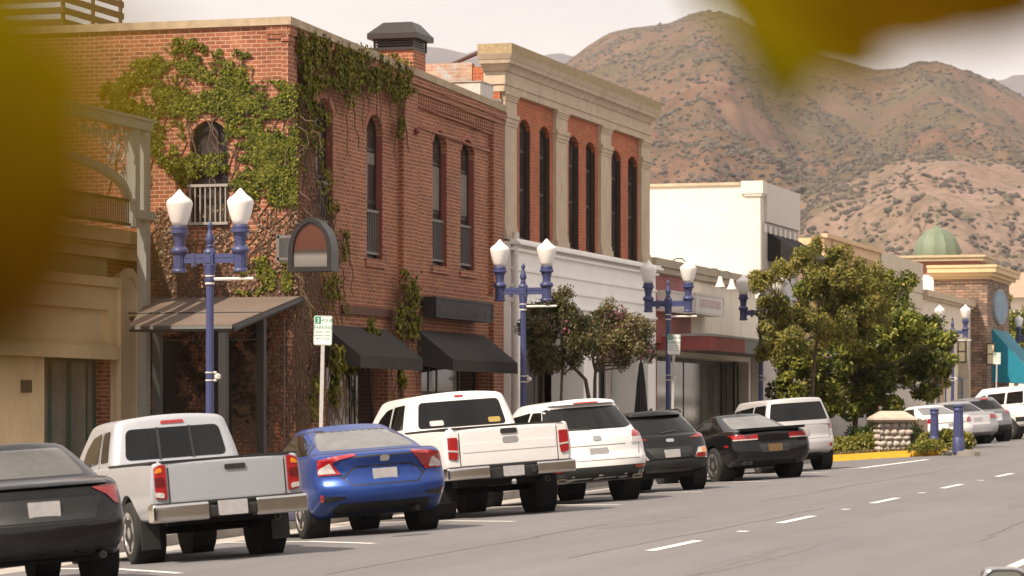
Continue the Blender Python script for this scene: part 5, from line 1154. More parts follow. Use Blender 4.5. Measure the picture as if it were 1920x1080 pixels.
# ------------------------------------------------------------------ climbing ivy
def inpoly(x, y, poly):
    r_ = False; j = len(poly) - 1
    for i in range(len(poly)):
        (xi, yi), (xj, yj) = poly[i], poly[j]
        if (yi > y) != (yj > y) and x < (xj - xi) * (y - yi) / (yj - yi) + xi: r_ = not r_
        j = i
    return r_
IVY = leaf_mat('ivy_leaves', [(.022, .030, .005), (.075, .088, .010), (.165, .165, .018), (.33, .29, .05)], trans=.25, spec=.12)
IVYD = leaf_mat('ivy_leaves_dark', [(.050, .055, .006), (.115, .112, .012), (.20, .18, .02), (.31, .25, .045)], trans=.25, spec=.12)
DRY = leaf_mat('ivy_dry', [(.08, .042, .024), (.16, .085, .05), (.25, .135, .08), (.20, .15, .06)], trans=.1)
def ivy(name, label, regions, plane, n, Ls, m, seed, vines=60, thick=.1, stemcol=None):
    """leaves over photo-outlined patches of a wall; plane ('u', value) or ('v', value)"""
    rr = random.Random(seed); rg = np.random.default_rng(seed); C, Dv, Nv, Tn = [], [], [], []
    out = Vector((0, -1, 0)) if plane[0] == 'u' else Vector((1, 0, 0)); proj = (lambda x, y: onU(x, y, plane[1])) if plane[0] == 'u' else (lambda x, y: onV(x, y, plane[1]))
    tot = sum(w_ for _, w_, _ in regions); org = None; spots = []
    for poly, w_, th in regions:
        x0, x1 = min(p[0] for p in poly), max(p[0] for p in poly); y0, y1 = min(p[1] for p in poly), max(p[1] for p in poly); k = int(n * w_ / tot); tries = 0
        while k > 0 and tries < n * 30:
            tries += 1; x, y = rr.uniform(x0, x1), rr.uniform(y0, y1)
            if not inpoly(x + 15 * noise.noise(Vector((x / 26, y / 26, seed))) + 9 * noise.noise(Vector((x / 8, y / 5, seed))) + rr.gauss(0, 3), y + 15 * noise.noise(Vector((x / 26, y / 26, seed + 5))) + 7 * noise.noise(Vector((x / 8, y / 5, seed + 5))) + rr.gauss(0, 3), poly): continue
            q = proj(x, y); a_ = q.x if plane[0] == 'u' else q.y
            if plane[0] == 'u' and SW[0] + .1 < q.x < SW[1] - .1 and SW[2] < q.z < SW[3] - .2 and rr.random() < .62: continue
            dn = .8 * noise.noise(Vector((a_ * 1.6, q.z * 2.4, seed))) + .55 * noise.noise(Vector((a_ * 4.5, q.z * 7, seed + 1))) + .45 * noise.noise(Vector((a_ * 9, q.z * 14, seed + 4)))
            if dn < th + rr.uniform(-.15, .15): continue
            lump = .5 + .5 * noise.noise(Vector((a_ * 3, q.z * 3, seed + 2))); q2 = q + out * (.025 + thick * max(0, lump) * rr.random())
            C.append(q2); spots.append(q); Dv.append((rr.gauss(0, .5) * (1 if plane[0] == 'u' else .1) + out.x * .35, rr.gauss(0, .5) * (1 if plane[0] == 'v' else .1) + out.y * .35, -1 + rr.gauss(0, .35)))
            Nv.append(out + Vector((rr.gauss(0, .35), rr.gauss(0, .35), .45 + rr.gauss(0, .3)))); Tn.append(min(1, max(0, .42 + .3 * dn + rr.gauss(0, .24)))); k -= 1
    if not C: return
    org = sum((Vector(c) for c in C), Vector()) / len(C); T = thing(name, label, 'ivy', org)
    link('foliage', leaf_mesh('foliage', [tuple(c) for c in C], Dv, [tuple(v_) for v_ in Nv], rg.uniform(.7, 1.25, len(C)) * Ls, rg.uniform(.65, 1.1, len(C)) * Ls, Tn, org), T, m)
    b = MB(org)
    for _ in range(vines):
        q = Vector(rr.choice(spots)); pts = [q + out * .015]
        for s in range(rr.randint(4, 9)):
            st = Vector((rr.gauss(0, .12), 0, -.16 + rr.gauss(0, .07))) if plane[0] == 'u' else Vector((0, rr.gauss(0, .12), -.16 + rr.gauss(0, .07))); pts.append(pts[-1] + st)
        b.tube(pts, [.012] * (len(pts) - 1) + [.004], 4)
    b.build('stem', stemcol or mat('ivy_stem', (.13, .08, .05), rough=1), T)
SIDE = [([(185, 190), (215, 145), (285, 112), (325, 78), (358, 70), (388, 92), (430, 115), (470, 150), (440, 165), (400, 175), (380, 215), (345, 225), (345, 300), (300, 270), (268, 238), (205, 240), (165, 205)], 3.4, -.10),
        ([(380, 150), (470, 150), (545, 155), (562, 230), (560, 310), (520, 330), (425, 330), (425, 215), (390, 215)], 3.6, -.13),
        ([(425, 250), (560, 250), (560, 380), (530, 395), (500, 372), (460, 385), (430, 350)], 2.4, -.15),
        ([(345, 290), (430, 285), (430, 320), (360, 330), (340, 350), (325, 320)], .7, -.2), ([(270, 240), (345, 300), (335, 350), (300, 310), (262, 280)], .5, .1),
        ([(440, 510), (500, 480), (520, 530), (490, 555), (440, 555)], .35, .05), ([(530, 470), (550, 470), (550, 550), (534, 550)], .35, -.3), ([(425, 160), (470, 140), (475, 90), (410, 100)], .25, .12)]
ivy('wall_ivy', 'bright green ivy sprawling over the sunlit side wall round the arched window', SIDE, ('u', U1), 20000, .057, IVY, 51, vines=60, thick=.08)
ivy('dry_ivy', 'brown dried ivy stems on the lower side wall above the sheet canopy', [([(285, 385), (560, 380), (560, 560), (420, 555), (300, 560)], 2.4, .0), ([(505, 555), (542, 555), (542, 800), (500, 800)], .6, .0)], ('u', U1), 1050, .060, DRY, 52, vines=260, thick=.04)
ivy('shade_toned_dry_ivy', 'dead ivy on the wall under the sheet canopy, coloured darker to deepen the shade', [([(280, 600), (420, 615), (500, 590), (505, 800), (280, 800)], 1, .0)], ('u', U1), 1500, .09, leaf_mat('ivy_dry_shade_tone', [(.025, .015, .010), (.05, .028, .018), (.08, .045, .028)], trans=.05), 58, vines=300, thick=.05)  # dry vines whose leaf colours carry the canopy's shade over the brick
ivy('corner_dry_ivy', 'brown leafless vines up the street side of the brick corner', [([(543, 330), (575, 300), (596, 380), (600, 560), (585, 800), (543, 800)], 1, -.25)], ('v', VF), 450, .06, DRY, 53, vines=170, thick=.05)
ivy('parapet_ivy', 'dark green ivy hanging over the parapet of the brick street front', [([(552, 52), (590, 75), (650, 80), (700, 95), (745, 108), (776, 130), (772, 172), (745, 190), (722, 178), (690, 172), (660, 180), (650, 205), (635, 178), (612, 165), (598, 178), (575, 160), (560, 150)], 4, -.24), ([(556, 150), (578, 160), (600, 215), (612, 240), (598, 250), (572, 200)], .7, -.2), ([(740, 185), (748, 185), (752, 262), (742, 262)], .15, -.1)], ('v', VF), 4600, .085, IVYD, 54, vines=22, thick=.16)
ivy('corner_ivy', 'dark green ivy trailing down beside the first arched window to the blade sign', [([(543, 155), (556, 160), (562, 240), (572, 300), (558, 330), (548, 260)], .8, -.3), ([(572, 210), (596, 235), (606, 300), (614, 370), (632, 392), (630, 415), (606, 385), (598, 330), (590, 290), (566, 250)], 1.5, -.3), ([(622, 432), (650, 432), (652, 470), (642, 492), (638, 455)], .45, -.3), ([(602, 512), (628, 512), (652, 590), (640, 600), (618, 560), (608, 590), (598, 540)], .9, -.15)], ('v', VF), 1100, .08, IVYD, 55, vines=40, thick=.12)
ivy('awning_ivy', 'ivy strand falling on the pilaster between the two black awnings', [([(750, 505), (772, 508), (776, 560), (782, 600), (772, 640), (752, 628), (732, 600), (755, 570), (756, 530)], 1.6, -.25), ([(742, 690), (752, 690), (750, 730), (742, 725)], .4, -.4), ([(680, 598), (702, 600), (704, 640), (694, 650), (684, 630)], .45, -.1)], ('v', VF - .06), 1250, .095, IVYD, 56, vines=40, thick=.2)
ivy('doorway_fern', 'drooping green creeper at the left end of the nearer black awning', [([(612, 655), (640, 648), (662, 665), (664, 692), (652, 680), (648, 705), (636, 680), (626, 700), (614, 690)], 2, -.5), ([(610, 690), (626, 690), (622, 760), (612, 765)], .5, -.2), ([(578, 700), (588, 705), (586, 790), (574, 790)], .3, -.2)], ('v', VF - .35), 900, .11, IVYD, 57, vines=25, thick=.3)

# ------------------------------------------------------------------ leafy boughs right beside the camera, out of focus
NEARL = leaf_mat('near_leaves', [(.048, .018, .0), (.098, .052, .0), (.145, .100, .0), (.175, .150, .002)], trans=.35, rough=.9, spec=.05)
TWIG = mat('near_twig', (.10, .06, .03), rough=.9, obj=True)
RIGHTV, UPV = Vector((CT, ST, 0)), Vector((0, 0, 1)); FWD = Vector((-ST, CT, 0))
def bough(name, label, twig, leaves, seed, depth):
    rr = random.Random(seed); o = at(*twig[0]); T = thing(name, label, 'branch', o)
    b = MB(o); b.tube([at(*q) for q in twig], [.006 - .0035 * i / (len(twig) - 1) for i in range(len(twig))], 7); b.build('twig', TWIG, T, smooth=50)
    g = MB(o); tone = []
    for (x, y, d, ln, wd, ang, tn) in leaves:
        c = at(x, y, d); dx = (RIGHTV * math.cos(R(ang)) + UPV * -math.sin(R(ang)) + FWD * rr.uniform(-.2, .2)).normalized(); n_ = (FWD * -1 + UPV * rr.uniform(-.1, .5) + RIGHTV * rr.uniform(-.3, .3)).normalized(); s = dx.cross(n_).normalized(); n_ = s.cross(dx)
        base = len(g.v); K = 12
        for i in range(K + 1):
            t_ = i / K; w_ = wd * math.sin(math.pi * min(1, t_ ** .8)) ** .8 * .5 if 0 < i < K else .0005
            ctr = c + dx * ln * (t_ - .5) - n_ * ln * .18 * (t_ - .5) ** 2 * 2
            for kk in (-1, 0, 1): g.v.append(tuple(ctr + s * w_ * kk + n_ * abs(kk) * w_ * .25)); tone.append(tn)
        for i in range(K):
            for kk in (0, 1): q = base + 3 * i + kk; g.f.append((q, q + 1, q + 4, q + 3))
    me = g.mesh('foliage', smooth=80, fix=False); A_ = me.attributes.new('tone', 'FLOAT', 'POINT'); A_.data.foreach_set('value', tone); link('foliage', me, T, NEARL)
bough('leafy_branch', 'olive and brown leaves blurred close to the camera at the left edge', [(-330, -80, .6), (-150, 120, .55), (-60, 330, .52), (-30, 520, .5)],
      [(60, 165, .50, .040, .022, 75, .72), (130, 150, .46, .024, .014, 60, .72), (-40, 200, .52, .05, .034, 60, .7), (75, 250, .50, .044, .026, 88, .62), (-30, 340, .52, .05, .034, 95, .35), (85, 350, .48, .042, .024, 80, .36), (40, 450, .50, .042, .028, 100, .12), (-60, 520, .52, .05, .036, 70, .05), (150, 250, .42, .026, .010, 110, .6), (150, 360, .42, .026, .012, 80, .4), (20, 560, .48, .026, .013, 85, .1), (-60, 90, .52, .05, .036, 90, .75), (100, 450, .46, .032, .018, 70, .10), (-70, 430, .52, .05, .036, 80, .15), (150, 440, .42, .022, .012, 60, .12), (0, 300, .5, .042, .036, 90, .45), (10, 110, .5, .04, .024, 60, .75), (175, 200, .44, .034, .013, 95, .66), (180, 330, .44, .034, .013, 85, .32), (165, 430, .44, .034, .015, 95, .12), (110, 520, .46, .026, .014, 70, .1), (130, 90, .46, .024, .012, 30, .7)], 61, 0)
bough('leafy_branch', 'yellow green and brown leaves blurred close to the camera at the upper right', [(2150, -190, 1.3), (1900, -120, 1.25), (1650, -90, 1.2), (1350, -90, 1.2)],
      [(1462, 40, 1.3, .080, .050, 82, .98), (1430, -5, 1.3, .06, .05, 60, 1.0), (1520, 35, 1.25, .075, .050, 38, .80), (1600, 15, 1.15, .085, .045, 12, .5), (1720, 0, 1.05, .08, .036, -4, .3), (1830, 0, .95, .075, .032, 0, .22), (1300, -10, 1.5, .024, .008, 65, .8), (1366, -12, 1.5, .026, .008, 110, .8), (1580, 55, 1.0, .04, .022, 35, .5), (1690, 35, .8, .045, .014, -10, .3), (1480, 90, 1.3, .05, .026, 85, .95)], 62, 0)
# ------------------------------------------------------------------ vehicles (local frame: x forward, y left, z up, origin on the ground under the rear axle)
def rbox(rf, n, ne=4):
    """surface lattice of a rounded cube in [-1, 1]^3; rf = rounding per axis"""
    ax = []
    for r_, k in zip(rf, n):
        core = list(np.linspace(-(1 - r_), 1 - r_, k)); e = [(1 - r_) + r_ * math.tan(R(45) * i / ne) for i in range(1, ne + 1)]
        ax.append(np.array([-x for x in e[::-1]] + core + e))
    idx = {}; V = []; Fc = []
    def vid(i, j, k):
        if (i, j, k) not in idx: idx[(i, j, k)] = len(V); V.append((ax[0][i], ax[1][j], ax[2][k]))
        return idx[(i, j, k)]
    N_ = [len(a) - 1 for a in ax]
    for a_ in range(3):
        b_, c_ = (a_ + 1) % 3, (a_ + 2) % 3
        for side in (0, N_[a_]):
            for i in range(N_[b_]):
                for j in range(N_[c_]):
                    q = []
                    for (di, dj) in ((0, 0), (1, 0), (1, 1), (0, 1)):
                        t_ = [0, 0, 0]; t_[a_] = side; t_[b_] = i + di; t_[c_] = j + dj; q.append(vid(*t_))
                    Fc.append(tuple(q) if side else tuple(q[::-1]))
    Pn = np.array(V); rfv = np.array(rf); core = np.clip(Pn, -(1 - rfv), 1 - rfv); d = (Pn - core) / rfv; ln = np.linalg.norm(d, axis=1); ok = ln > 1e-9
    d[ok] /= ln[ok][:, None]; return core + d * rfv, Fc
def sm(x, pts, wd=.03):
    xs = [p[0] for p in pts]; ys = [p[1] for p in pts]; return sum(np.interp(x + o, xs, ys) for o in (-wd, -wd / 2, 0, wd / 2, wd)) / 5
def poly_round(poly, r, n=4):
    o = []; m_ = len(poly)
    for i in range(m_):
        p0, p1, p2 = (Vector((*poly[(i + k) % m_], 0)) for k in (-1, 0, 1)); a = (p0 - p1); c = (p2 - p1); ra = min(r, a.length * .45, c.length * .45)
        s, e = p1 + a.normalized() * ra, p1 + c.normalized() * ra
        for k in range(n + 1): t_ = k / n; q = s * (1 - t_) ** 2 + p1 * 2 * t_ * (1 - t_) + e * t_ ** 2; o.append((q.x, q.y))
    return o
def mir(poly): return [(-a, b) for a, b in poly][::-1]
class Car:
    def __init__(s, name, label, cat, L_, W_, H_, paint, rw, ww, ovr, wb, track, group='cars parked nose-in along the kerb'):
        s.L, s.W, s.H, s.rw, s.ww, s.wb, s.track = L_, W_, H_, rw, ww, wb, track; s.x0 = -ovr; s.paint = paint
        s.T = thing(name, label, cat, (0, 0, 0), 0, group); s.mb = MB(); s.cuts = []
    def hull(s, zt, zb, rear, front=((0, 0), (2, 0)), wprof=((0, .90), (.25, .985), (.5, 1), (.75, .985), (1, .94)), plan=((0, .93), (.12, 1), (.85, 1), (1, .84)), rf=(.06, .12, .20), crown=.02, cr=.10, cf=.28, wz=.16, L0=0.0):
        Pn, Fc = rbox(rf, (44, 12, 10)); S, b, t_ = (Pn[:, 0] + 1) / 2, Pn[:, 1], (Pn[:, 2] + 1) / 2
        ztv, zbv = sm(S, zt), sm(S, zb); z = zbv + (ztv - zbv) * t_ + crown * (1 - b ** 2) * np.clip(t_ * 2 - 1, 0, 1)
        s.ym = s.W / 2 * plan[0][1] * .955; y = b * s.W / 2 * sm(S, plan, .05) * sm(t_, wprof, .06); x = s.x0 + L0 + (s.L - L0) * S
        wr = np.clip(1 - S / wz, 0, 1) ** 1.4; wf = np.clip((S - 1 + wz) / wz, 0, 1) ** 1.4
        x = x + wr * (np.interp(z, [p[0] for p in rear], [p[1] for p in rear]) + cr * np.abs(b) ** 2.4) - wf * (np.interp(z, [p[0] for p in front], [p[1] for p in front]) + cf * np.abs(b) ** 2.4)
        m_ = MB(); m_.add(np.column_stack([x, y, z]).tolist(), Fc); s.h = m_.mesh('hull')
    def cabin(s, belt, xr, xf, wb_, wt, rf=(.10, .16, .16), crown=.03, cr=.12, cf=.25, plan=((0, .93), (.2, 1), (.75, 1), (1, .9)), zb2=None):
        Pn, Fc = rbox(rf, (26, 12, 9)); S, b, t_ = (Pn[:, 0] + 1) / 2, Pn[:, 1], (Pn[:, 2] + 1) / 2
        z0 = sm(S, belt) if isinstance(belt, (list, tuple)) else belt
        z = z0 + (s.H - crown - z0) * t_ + crown * (1 - b ** 2) * t_ - .05 * t_ * np.clip(S - .6, 0, 1) ** 1.5
        a, e = sm(t_, xr, .05), sm(t_, xf, .05); x = a + (e - a) * S + cr * np.abs(b) ** 2.2 * (1 - S) ** 2 - cf * np.abs(b) ** 2.2 * S ** 2
        y = b * (wb_ + (wt - wb_) * t_ ** 1.3) / 2 * sm(S, plan, .06); s.cab = MB(); s.cab.add(np.column_stack([x, y, z]).tolist(), Fc)
    def finish(s, bed=None, arch=.055, extra=None):
        c = MB()
        for xx in (0, s.wb):
            for sd in (-1, 1): y0, y1 = sorted((sd * (s.track / 2 - s.ww * .5 - .10), sd * (s.W / 2 + .2))); c.lathe([(s.rw + arch, y0), (s.rw + arch, y1)], (xx, 0, s.rw), 36, 'y')
        me = bool_cut(s.h, c.mesh('cut'))
        if bed: me = bool_cut(me, MB().box(*bed).mesh('cut'))
        bm = bmesh.new(); bm.from_mesh(me); cm = s.cab.mesh('cab') if getattr(s, 'cab', None) else None
        if cm: bm.from_mesh(cm)
        if extra: em = extra.mesh('e'); bm.from_mesh(em)
        me = bpy.data.meshes.new('body'); bm.to_mesh(me); s.bvh = BVHTree.FromBMesh(bm); bm.free(); shade(me, 38); s.body = link('body', me, s.T, s.paint)
        for xx in (0, s.wb):
            for sd in (-1, 1):
                w = MB(); yi = sd * (s.track / 2 - s.ww * .5 - .085); n = 18; r_ = s.rw + arch - .012
                vs = [(xx + r_ * math.cos(2 * math.pi * k / n), y, s.rw + r_ * math.sin(2 * math.pi * k / n)) for y in (yi, sd * (s.W / 2 - .05)) for k in range(n)]
                w.add(vs, [tuple(range(n))] + [(k, (k + 1) % n, (k + 1) % n + n, k + n) for k in range(n)]); w.build('wheel_well', UNDER, s.T, fix=False)
        u = MB(); u.box(s.x0 + .45, s.x0 + s.L - .5, -s.W / 2 + .30, s.W / 2 - .30, s.rw * (1.15 if s.rw > .36 else .78), s.rw * 1.6); u.tube([(0, -s.track / 2, s.rw), (0, s.track / 2, s.rw)], .05, 8); u.build('underbody', UNDER, s.T)
    def patch(s, name, m_, poly, view='rear', off=.006, both=False, rnd=.02, res=.07, parent=None, label=None, deep=.02):
        o = []
        for p in ([poly, mir(poly)] if both and view in ('rear', 'front') else [poly]):
            for vw in ((['left', 'right']) if both and view == 'left' else [view]):
                me = s._proj(poly_round(p, rnd) if rnd else p, vw, off, res, deep)
                if me: ob = link(name, me, parent or s.T, m_); o.append(ob); (label and ob.__setitem__('label', label))
        return o[0] if o else None
    def _proj(s, poly, view, off, res, deep):
        bm = bmesh.new(); f = bm.faces.new([bm.verts.new((a, b, 0)) for a, b in poly]); bmesh.ops.triangulate(bm, faces=bm.faces)
        for _ in range(4):
            es = [e for e in bm.edges if e.calc_length() > res]
            if not es: break
            bmesh.ops.subdivide_edges(bm, edges=es, cuts=1); bmesh.ops.triangulate(bm, faces=[f for f in bm.faces if len(f.verts) > 3])
        dr = {'rear': Vector((1, 0, 0)), 'front': Vector((-1, 0, 0)), 'left': Vector((0, -1, 0)), 'right': Vector((0, 1, 0)), 'top': Vector((0, 0, -1))}[view]
        bd = [e for e in bm.edges if e.is_boundary]; miss = 0
        for v in bm.verts:
            a, b = v.co.x, v.co.y
            if view in ('rear', 'front'): a = max(-s.ym, min(s.ym, a))
            q = {'rear': Vector((-9, a, b)), 'front': Vector((9, a, b)), 'left': Vector((a, 9, b)), 'right': Vector((a, -9, b)), 'top': Vector((a, b, 9))}[view]
            h = s.bvh.ray_cast(q, dr)[0]
            if h is None: h = s.bvh.find_nearest(q * .0 + Vector((s.x0 if view == 'rear' else q.x, q.y if abs(q.y) < 5 else math.copysign(s.W / 2, q.y), q.z)))[0]; miss += 1
            v.co = h - dr * off
        r_ = bmesh.ops.extrude_edge_only(bm, edges=bd)
        for v in [g for g in r_['geom'] if isinstance(g, bmesh.types.BMVert)]: v.co = v.co + dr * (off + deep)
        bmesh.ops.recalc_face_normals(bm, faces=bm.faces); me = bpy.data.meshes.new('p'); bm.to_mesh(me); bm.free(); shade(me, 50)
        # keep the visible side facing out
        return me
    def seam(s, lines, view='rear', wd=.012, m_=None, name='panel_gap', off=.003):
        bm = bmesh.new()
        for ln in lines:
            for i in range(len(ln) - 1):
                a, b = Vector((*ln[i], 0)), Vector((*ln[i + 1], 0)); n_ = (b - a).normalized(); n_ = Vector((-n_.y, n_.x, 0)) * wd / 2; e = (b - a).normalized() * wd * .4
                me = s._proj([tuple((a - e - n_)[:2]), tuple((b + e - n_)[:2]), tuple((b + e + n_)[:2]), tuple((a - e + n_)[:2])], view, off, .08, .002); bm.from_mesh(me); bpy.data.meshes.remove(me)
        me = bpy.data.meshes.new('seam'); bm.to_mesh(me); bm.free(); return link(name, me, s.T, m_ or BLACKP)
    def wheels(s, spokes=5, m_=None, wide=.10, twin=False):
        rr_ = s.rw * .66; ww = s.ww; m_ = m_ or ALLOY
        t_ = MB(); t_.lathe([(rr_ * .99, -ww / 2 + .004), (s.rw * .84, -ww / 2), (s.rw * .91, -ww / 2 + .006), (s.rw * .955, -ww / 2 + .02), (s.rw * .985, -ww / 2 + .045), (s.rw, -ww / 2 + .085), (s.rw, ww / 2 - .085), (s.rw * .985, ww / 2 - .045), (s.rw * .955, ww / 2 - .02), (s.rw * .91, ww / 2 - .006), (s.rw * .84, ww / 2), (rr_ * .99, ww / 2 - .004)], (0, 0, 0), 36, 'y'); tm = t_.mesh('tyre', 40)
        r_ = MB(); y1 = ww / 2 + .004; n = 36
        pr = [(rr_ * 1.0, y1 - .03), (rr_ * 1.0, y1), (rr_ * .90, y1 - .004), (rr_ * .86, y1 - .03)]
        vs = []; 
        for a, y in pr:
            for k in range(n): q = 2 * math.pi * k / n; vs.append((a * math.cos(q), y, a * math.sin(q)))
        r_.add(vs, [(i * n + k, i * n + (k + 1) % n, (i + 1) * n + (k + 1) % n, (i + 1) * n + k) for i in range(3) for k in range(n)])
        for k in range(spokes):
            q = 2 * math.pi * k / spokes + .3
            for o in ((-.055, .055) if twin else (0,)):
                ca, sa = math.cos(q + o * 2.4), math.sin(q + o * 2.4); px, pz = -sa, ca; w0, w1 = wide * .55, wide * .42
                A = [(ca * .04 + px * w, y, sa * .04 + pz * w) for w, y in ((-w0 * .6, y1 - .05), (w0 * .6, y1 - .05), (w0 * .6, y1 - .012), (-w0 * .6, y1 - .012))]
                Bq = [(ca * rr_ * .9 + px * w, y, sa * rr_ * .9 + pz * w) for w, y in ((-w1, y1 - .05), (w1, y1 - .05), (w1, y1 - .006), (-w1, y1 - .006))]; r_.hexa(A, Bq)
        r_.lathe([(.075, y1 - .05), (.07, y1 - .004), (.0, y1)], (0, 0, 0), 16, 'y'); rm = r_.mesh('wheel', 40)
        for xx in (0, s.wb):
            for sd in (1, -1):
                w = link('wheel', rm, s.T, m_); w.location = (xx, sd * s.track / 2, s.rw); w.rotation_euler = (0, R(17 * xx), 0 if sd > 0 else math.pi)
                ty = link('tyre', tm, w, RUBBER)
    def plate(s, z, y=0.0, x=None, w_=.31, h_=.15):
        h = s.bvh.ray_cast(Vector((-9, y, z)), Vector((1, 0, 0)))[0] if x is None else Vector((x, y, z)); b = MB(); b.prism(poly_round([(y - w_ / 2, z - h_ / 2), (y + w_ / 2, z - h_ / 2), (y + w_ / 2, z + h_ / 2), (y - w_ / 2, z + h_ / 2)], .015), 'x', h.x - .02, h.x + .03); return b.build('number_plate', PLATE, s.T)
    def mirrors(s, x, z, y=None):
        y = y or s.W / 2; Pn, Fc = rbox((.5, .5, .5), (3, 3, 3))
        for sd in (1, -1):
            b = MB(); b.add((Pn * np.array([.09, .11, .075]) + np.array([x, sd * (y + .07), z])).tolist(), Fc); b.build('door_mirror', s.paint, s.T, smooth=50)
    def exhaust(s, y, z, r_=.035, x=None):
        x = s.x0 + .12 if x is None else x; b = MB(); b.tube([(x + .5, y, z + .02), (x, y, z)], r_, 12); b.build('exhaust', mat('exhaust_steel', (.18, .17, .16), rough=.35, metal=.9, obj=True), s.T, smooth=50)
        b = MB(); b.tube([(x - .001, y, z), (x - .003, y, z)], r_ * .8, 12); b.build('exhaust_mouth', UNDER, s.T)
    def place(s, px, py, al=37.0, scale=1.0, d=None):
        p = onG(px, py) if d is None else at(px, py, d); f0 = Vector((-math.sin(R(al)), math.cos(R(al)), 0)); l0 = Vector((-f0.y, f0.x, 0))
        g = lambda a, c: (lambda q: Vector((q.x, q.y, road_z(q.y, min(-q.x, 17.4)))))(p + f0 * a + l0 * c)
        h = s.track / 2; rl, rr_, fl, fr = g(0, h), g(0, -h), g(s.wb, h), g(s.wb, -h)
        fw = (fl + fr - rl - rr_).normalized(); lf = (fl + rl - fr - rr_); lf = (lf - fw * lf.dot(fw)).normalized(); up = fw.cross(lf)
        s.T.location = (rl + rr_ + fl + fr) / 4 - fw * s.wb / 2; s.T.rotation_euler = Matrix((fw, lf, up)).transposed().to_euler(); s.T.scale = (scale,) * 3; return s
C_BLACK = paint('paint_black', (.006, .006, .007), rough=.25); C_CHAR = paint('paint_charcoal', (.008, .0078, .008), rough=.22, metal=.0)
C_SILVER = paint('paint_silver', (.43, .44, .47), metal=.3, rough=.36); C_BLUE = paint('paint_blue', (.022, .058, .25), metal=.35, rough=.3); C_WHITE = paint('paint_white', (.76, .735, .72), rough=.3)
C_SILV2 = paint('paint_silver_pale', (.55, .53, .53), metal=.3, rough=.35); C_GREY = paint('paint_grey', (.20, .20, .215), metal=.5, rough=.32); C_SILV3 = paint('paint_silver_grey', (.36, .35, .36), metal=.5, rough=.32)
PALEGLASS = mat('car_glass_pale', (.15, .145, .14), rough=.06, var=.25, scale=3, spec=.6, obj=True)
MIDGLASS = mat('car_glass_mid', (.085, .08, .075), rough=.06, var=.25, scale=3, spec=.5, obj=True)
BEDLINER = mat('bed_liner', (.022, .021, .021), rough=.8, obj=True)
STD_REAR = [(.2, .16), (.34, .06), (.42, .0), (.62, .0), (.72, .05), (.92, .09), (1.05, .12)]

# --- dark sedan at the left edge
c = Car('dark_sedan', 'near black sedan cut off at the left edge beside the silver pickup', 'car', 4.65, 1.776, 1.455, C_CHAR, .315, .21, 1.02, 2.70, 1.53)
c.hull([(0, 1.00), (.06, 1.045), (.18, 1.07), (.5, 1.0), (.75, .95), (.9, .86), (1, .70)], [(0, .36), (.12, .25), (.85, .22), (1, .28)], STD_REAR, cr=.24)
c.cabin([(0, .98), (1, .93)], [(0, -.50), (1, .42)], [(0, 2.35), (1, 1.45)], 1.66, 1.14); c.finish()
c.patch('rear_window', MIDGLASS, [(-.60, 1.10), (.60, 1.10), (.49, 1.385), (-.49, 1.385)], off=.005, rnd=.06)
c.patch('taillight', REDLENS, [(.50, .965), (.68, .985), (.86, .965), (.89, .86), (.84, .78), (.74, .80), (.66, .885)], both=True, off=.014)
c.patch('license_recess', BLACKP, [(-.50, .66), (.50, .66), (.60, .88), (-.60, .88)], off=.004); c.plate(.78)
c.seam([[(-.80, .78), (-.62, .64), (.62, .64), (.80, .78)]], wd=.01); c.patch('rear_valance', BLACKP, [(-.70, .30), (.70, .30), (.78, .42), (-.78, .42)], off=.008)
c.patch('spoiler', C_CHAR, [(-.70, 1.0), (.70, 1.0), (.68, 1.045), (-.68, 1.045)], off=.05, deep=.06)
c.patch('side_window', GLASS, [(-.05, 1.04), (.95, 1.02), (1.75, 1.0), (1.35, 1.32), (.55, 1.36)], 'left', both=True, rnd=.05); c.wheels(10, wide=.05); c.exhaust(-.56, .30); c.mirrors(1.75, 1.0); c.place(56, 1104)

# --- silver pickup
def pickup(c, rail, zbot, cabx, cablen, bw, roof_w, bed_in=.12):
    c.hull([(0, rail), (.5, rail + .005), (.62, rail), (.8, rail - .02), (.93, rail - .08), (1, rail - .22)], [(0, zbot), (.2, zbot - .02), (.9, zbot - .05), (1, zbot)], [(0, 0), (2, 0)], wprof=((0, .93), (.25, .985), (.5, 1), (.8, .98), (1, .95)), plan=((0, .97), (.1, 1), (.9, 1), (1, .86)), rf=(.012, .07, .10), crown=0, cr=.03, cf=.22, wz=.1)
    c.cabin(rail - .05, [(0, cabx), (1, cabx + .20)], [(0, cabx + cablen), (1, cabx + cablen - .80)], bw, roof_w, rf=(.09, .15, .20), crown=.05, cr=.06, cf=.2, plan=((0, .97), (.3, 1), (1, .95)))
    c.finish(bed=(c.x0 + .10, cabx - .03, -c.W / 2 + bed_in, c.W / 2 - bed_in, rail - .48, rail + .4), arch=.075)
    b = MB()
    for sd in (-1, 1): y0, y1 = sorted((sd * (c.W / 2 - bed_in - .01), sd * (c.W / 2 - .05))); b.box(c.x0 + .10, cabx - .01, y0, y1, rail - .004, rail + .022)
    b.box(c.x0 + .005, c.x0 + .105, -c.W / 2 + .16, c.W / 2 - .16, rail - .002, rail + .02); b.build('bed_rail_cap', BEDLINER, c.T)
    b = MB(); b.box(c.x0 + .11, cabx - .035, -c.W / 2 + bed_in + .005, c.W / 2 - bed_in - .005, rail - .475, rail - .46); b.build('bed_floor', BEDLINER, c.T)
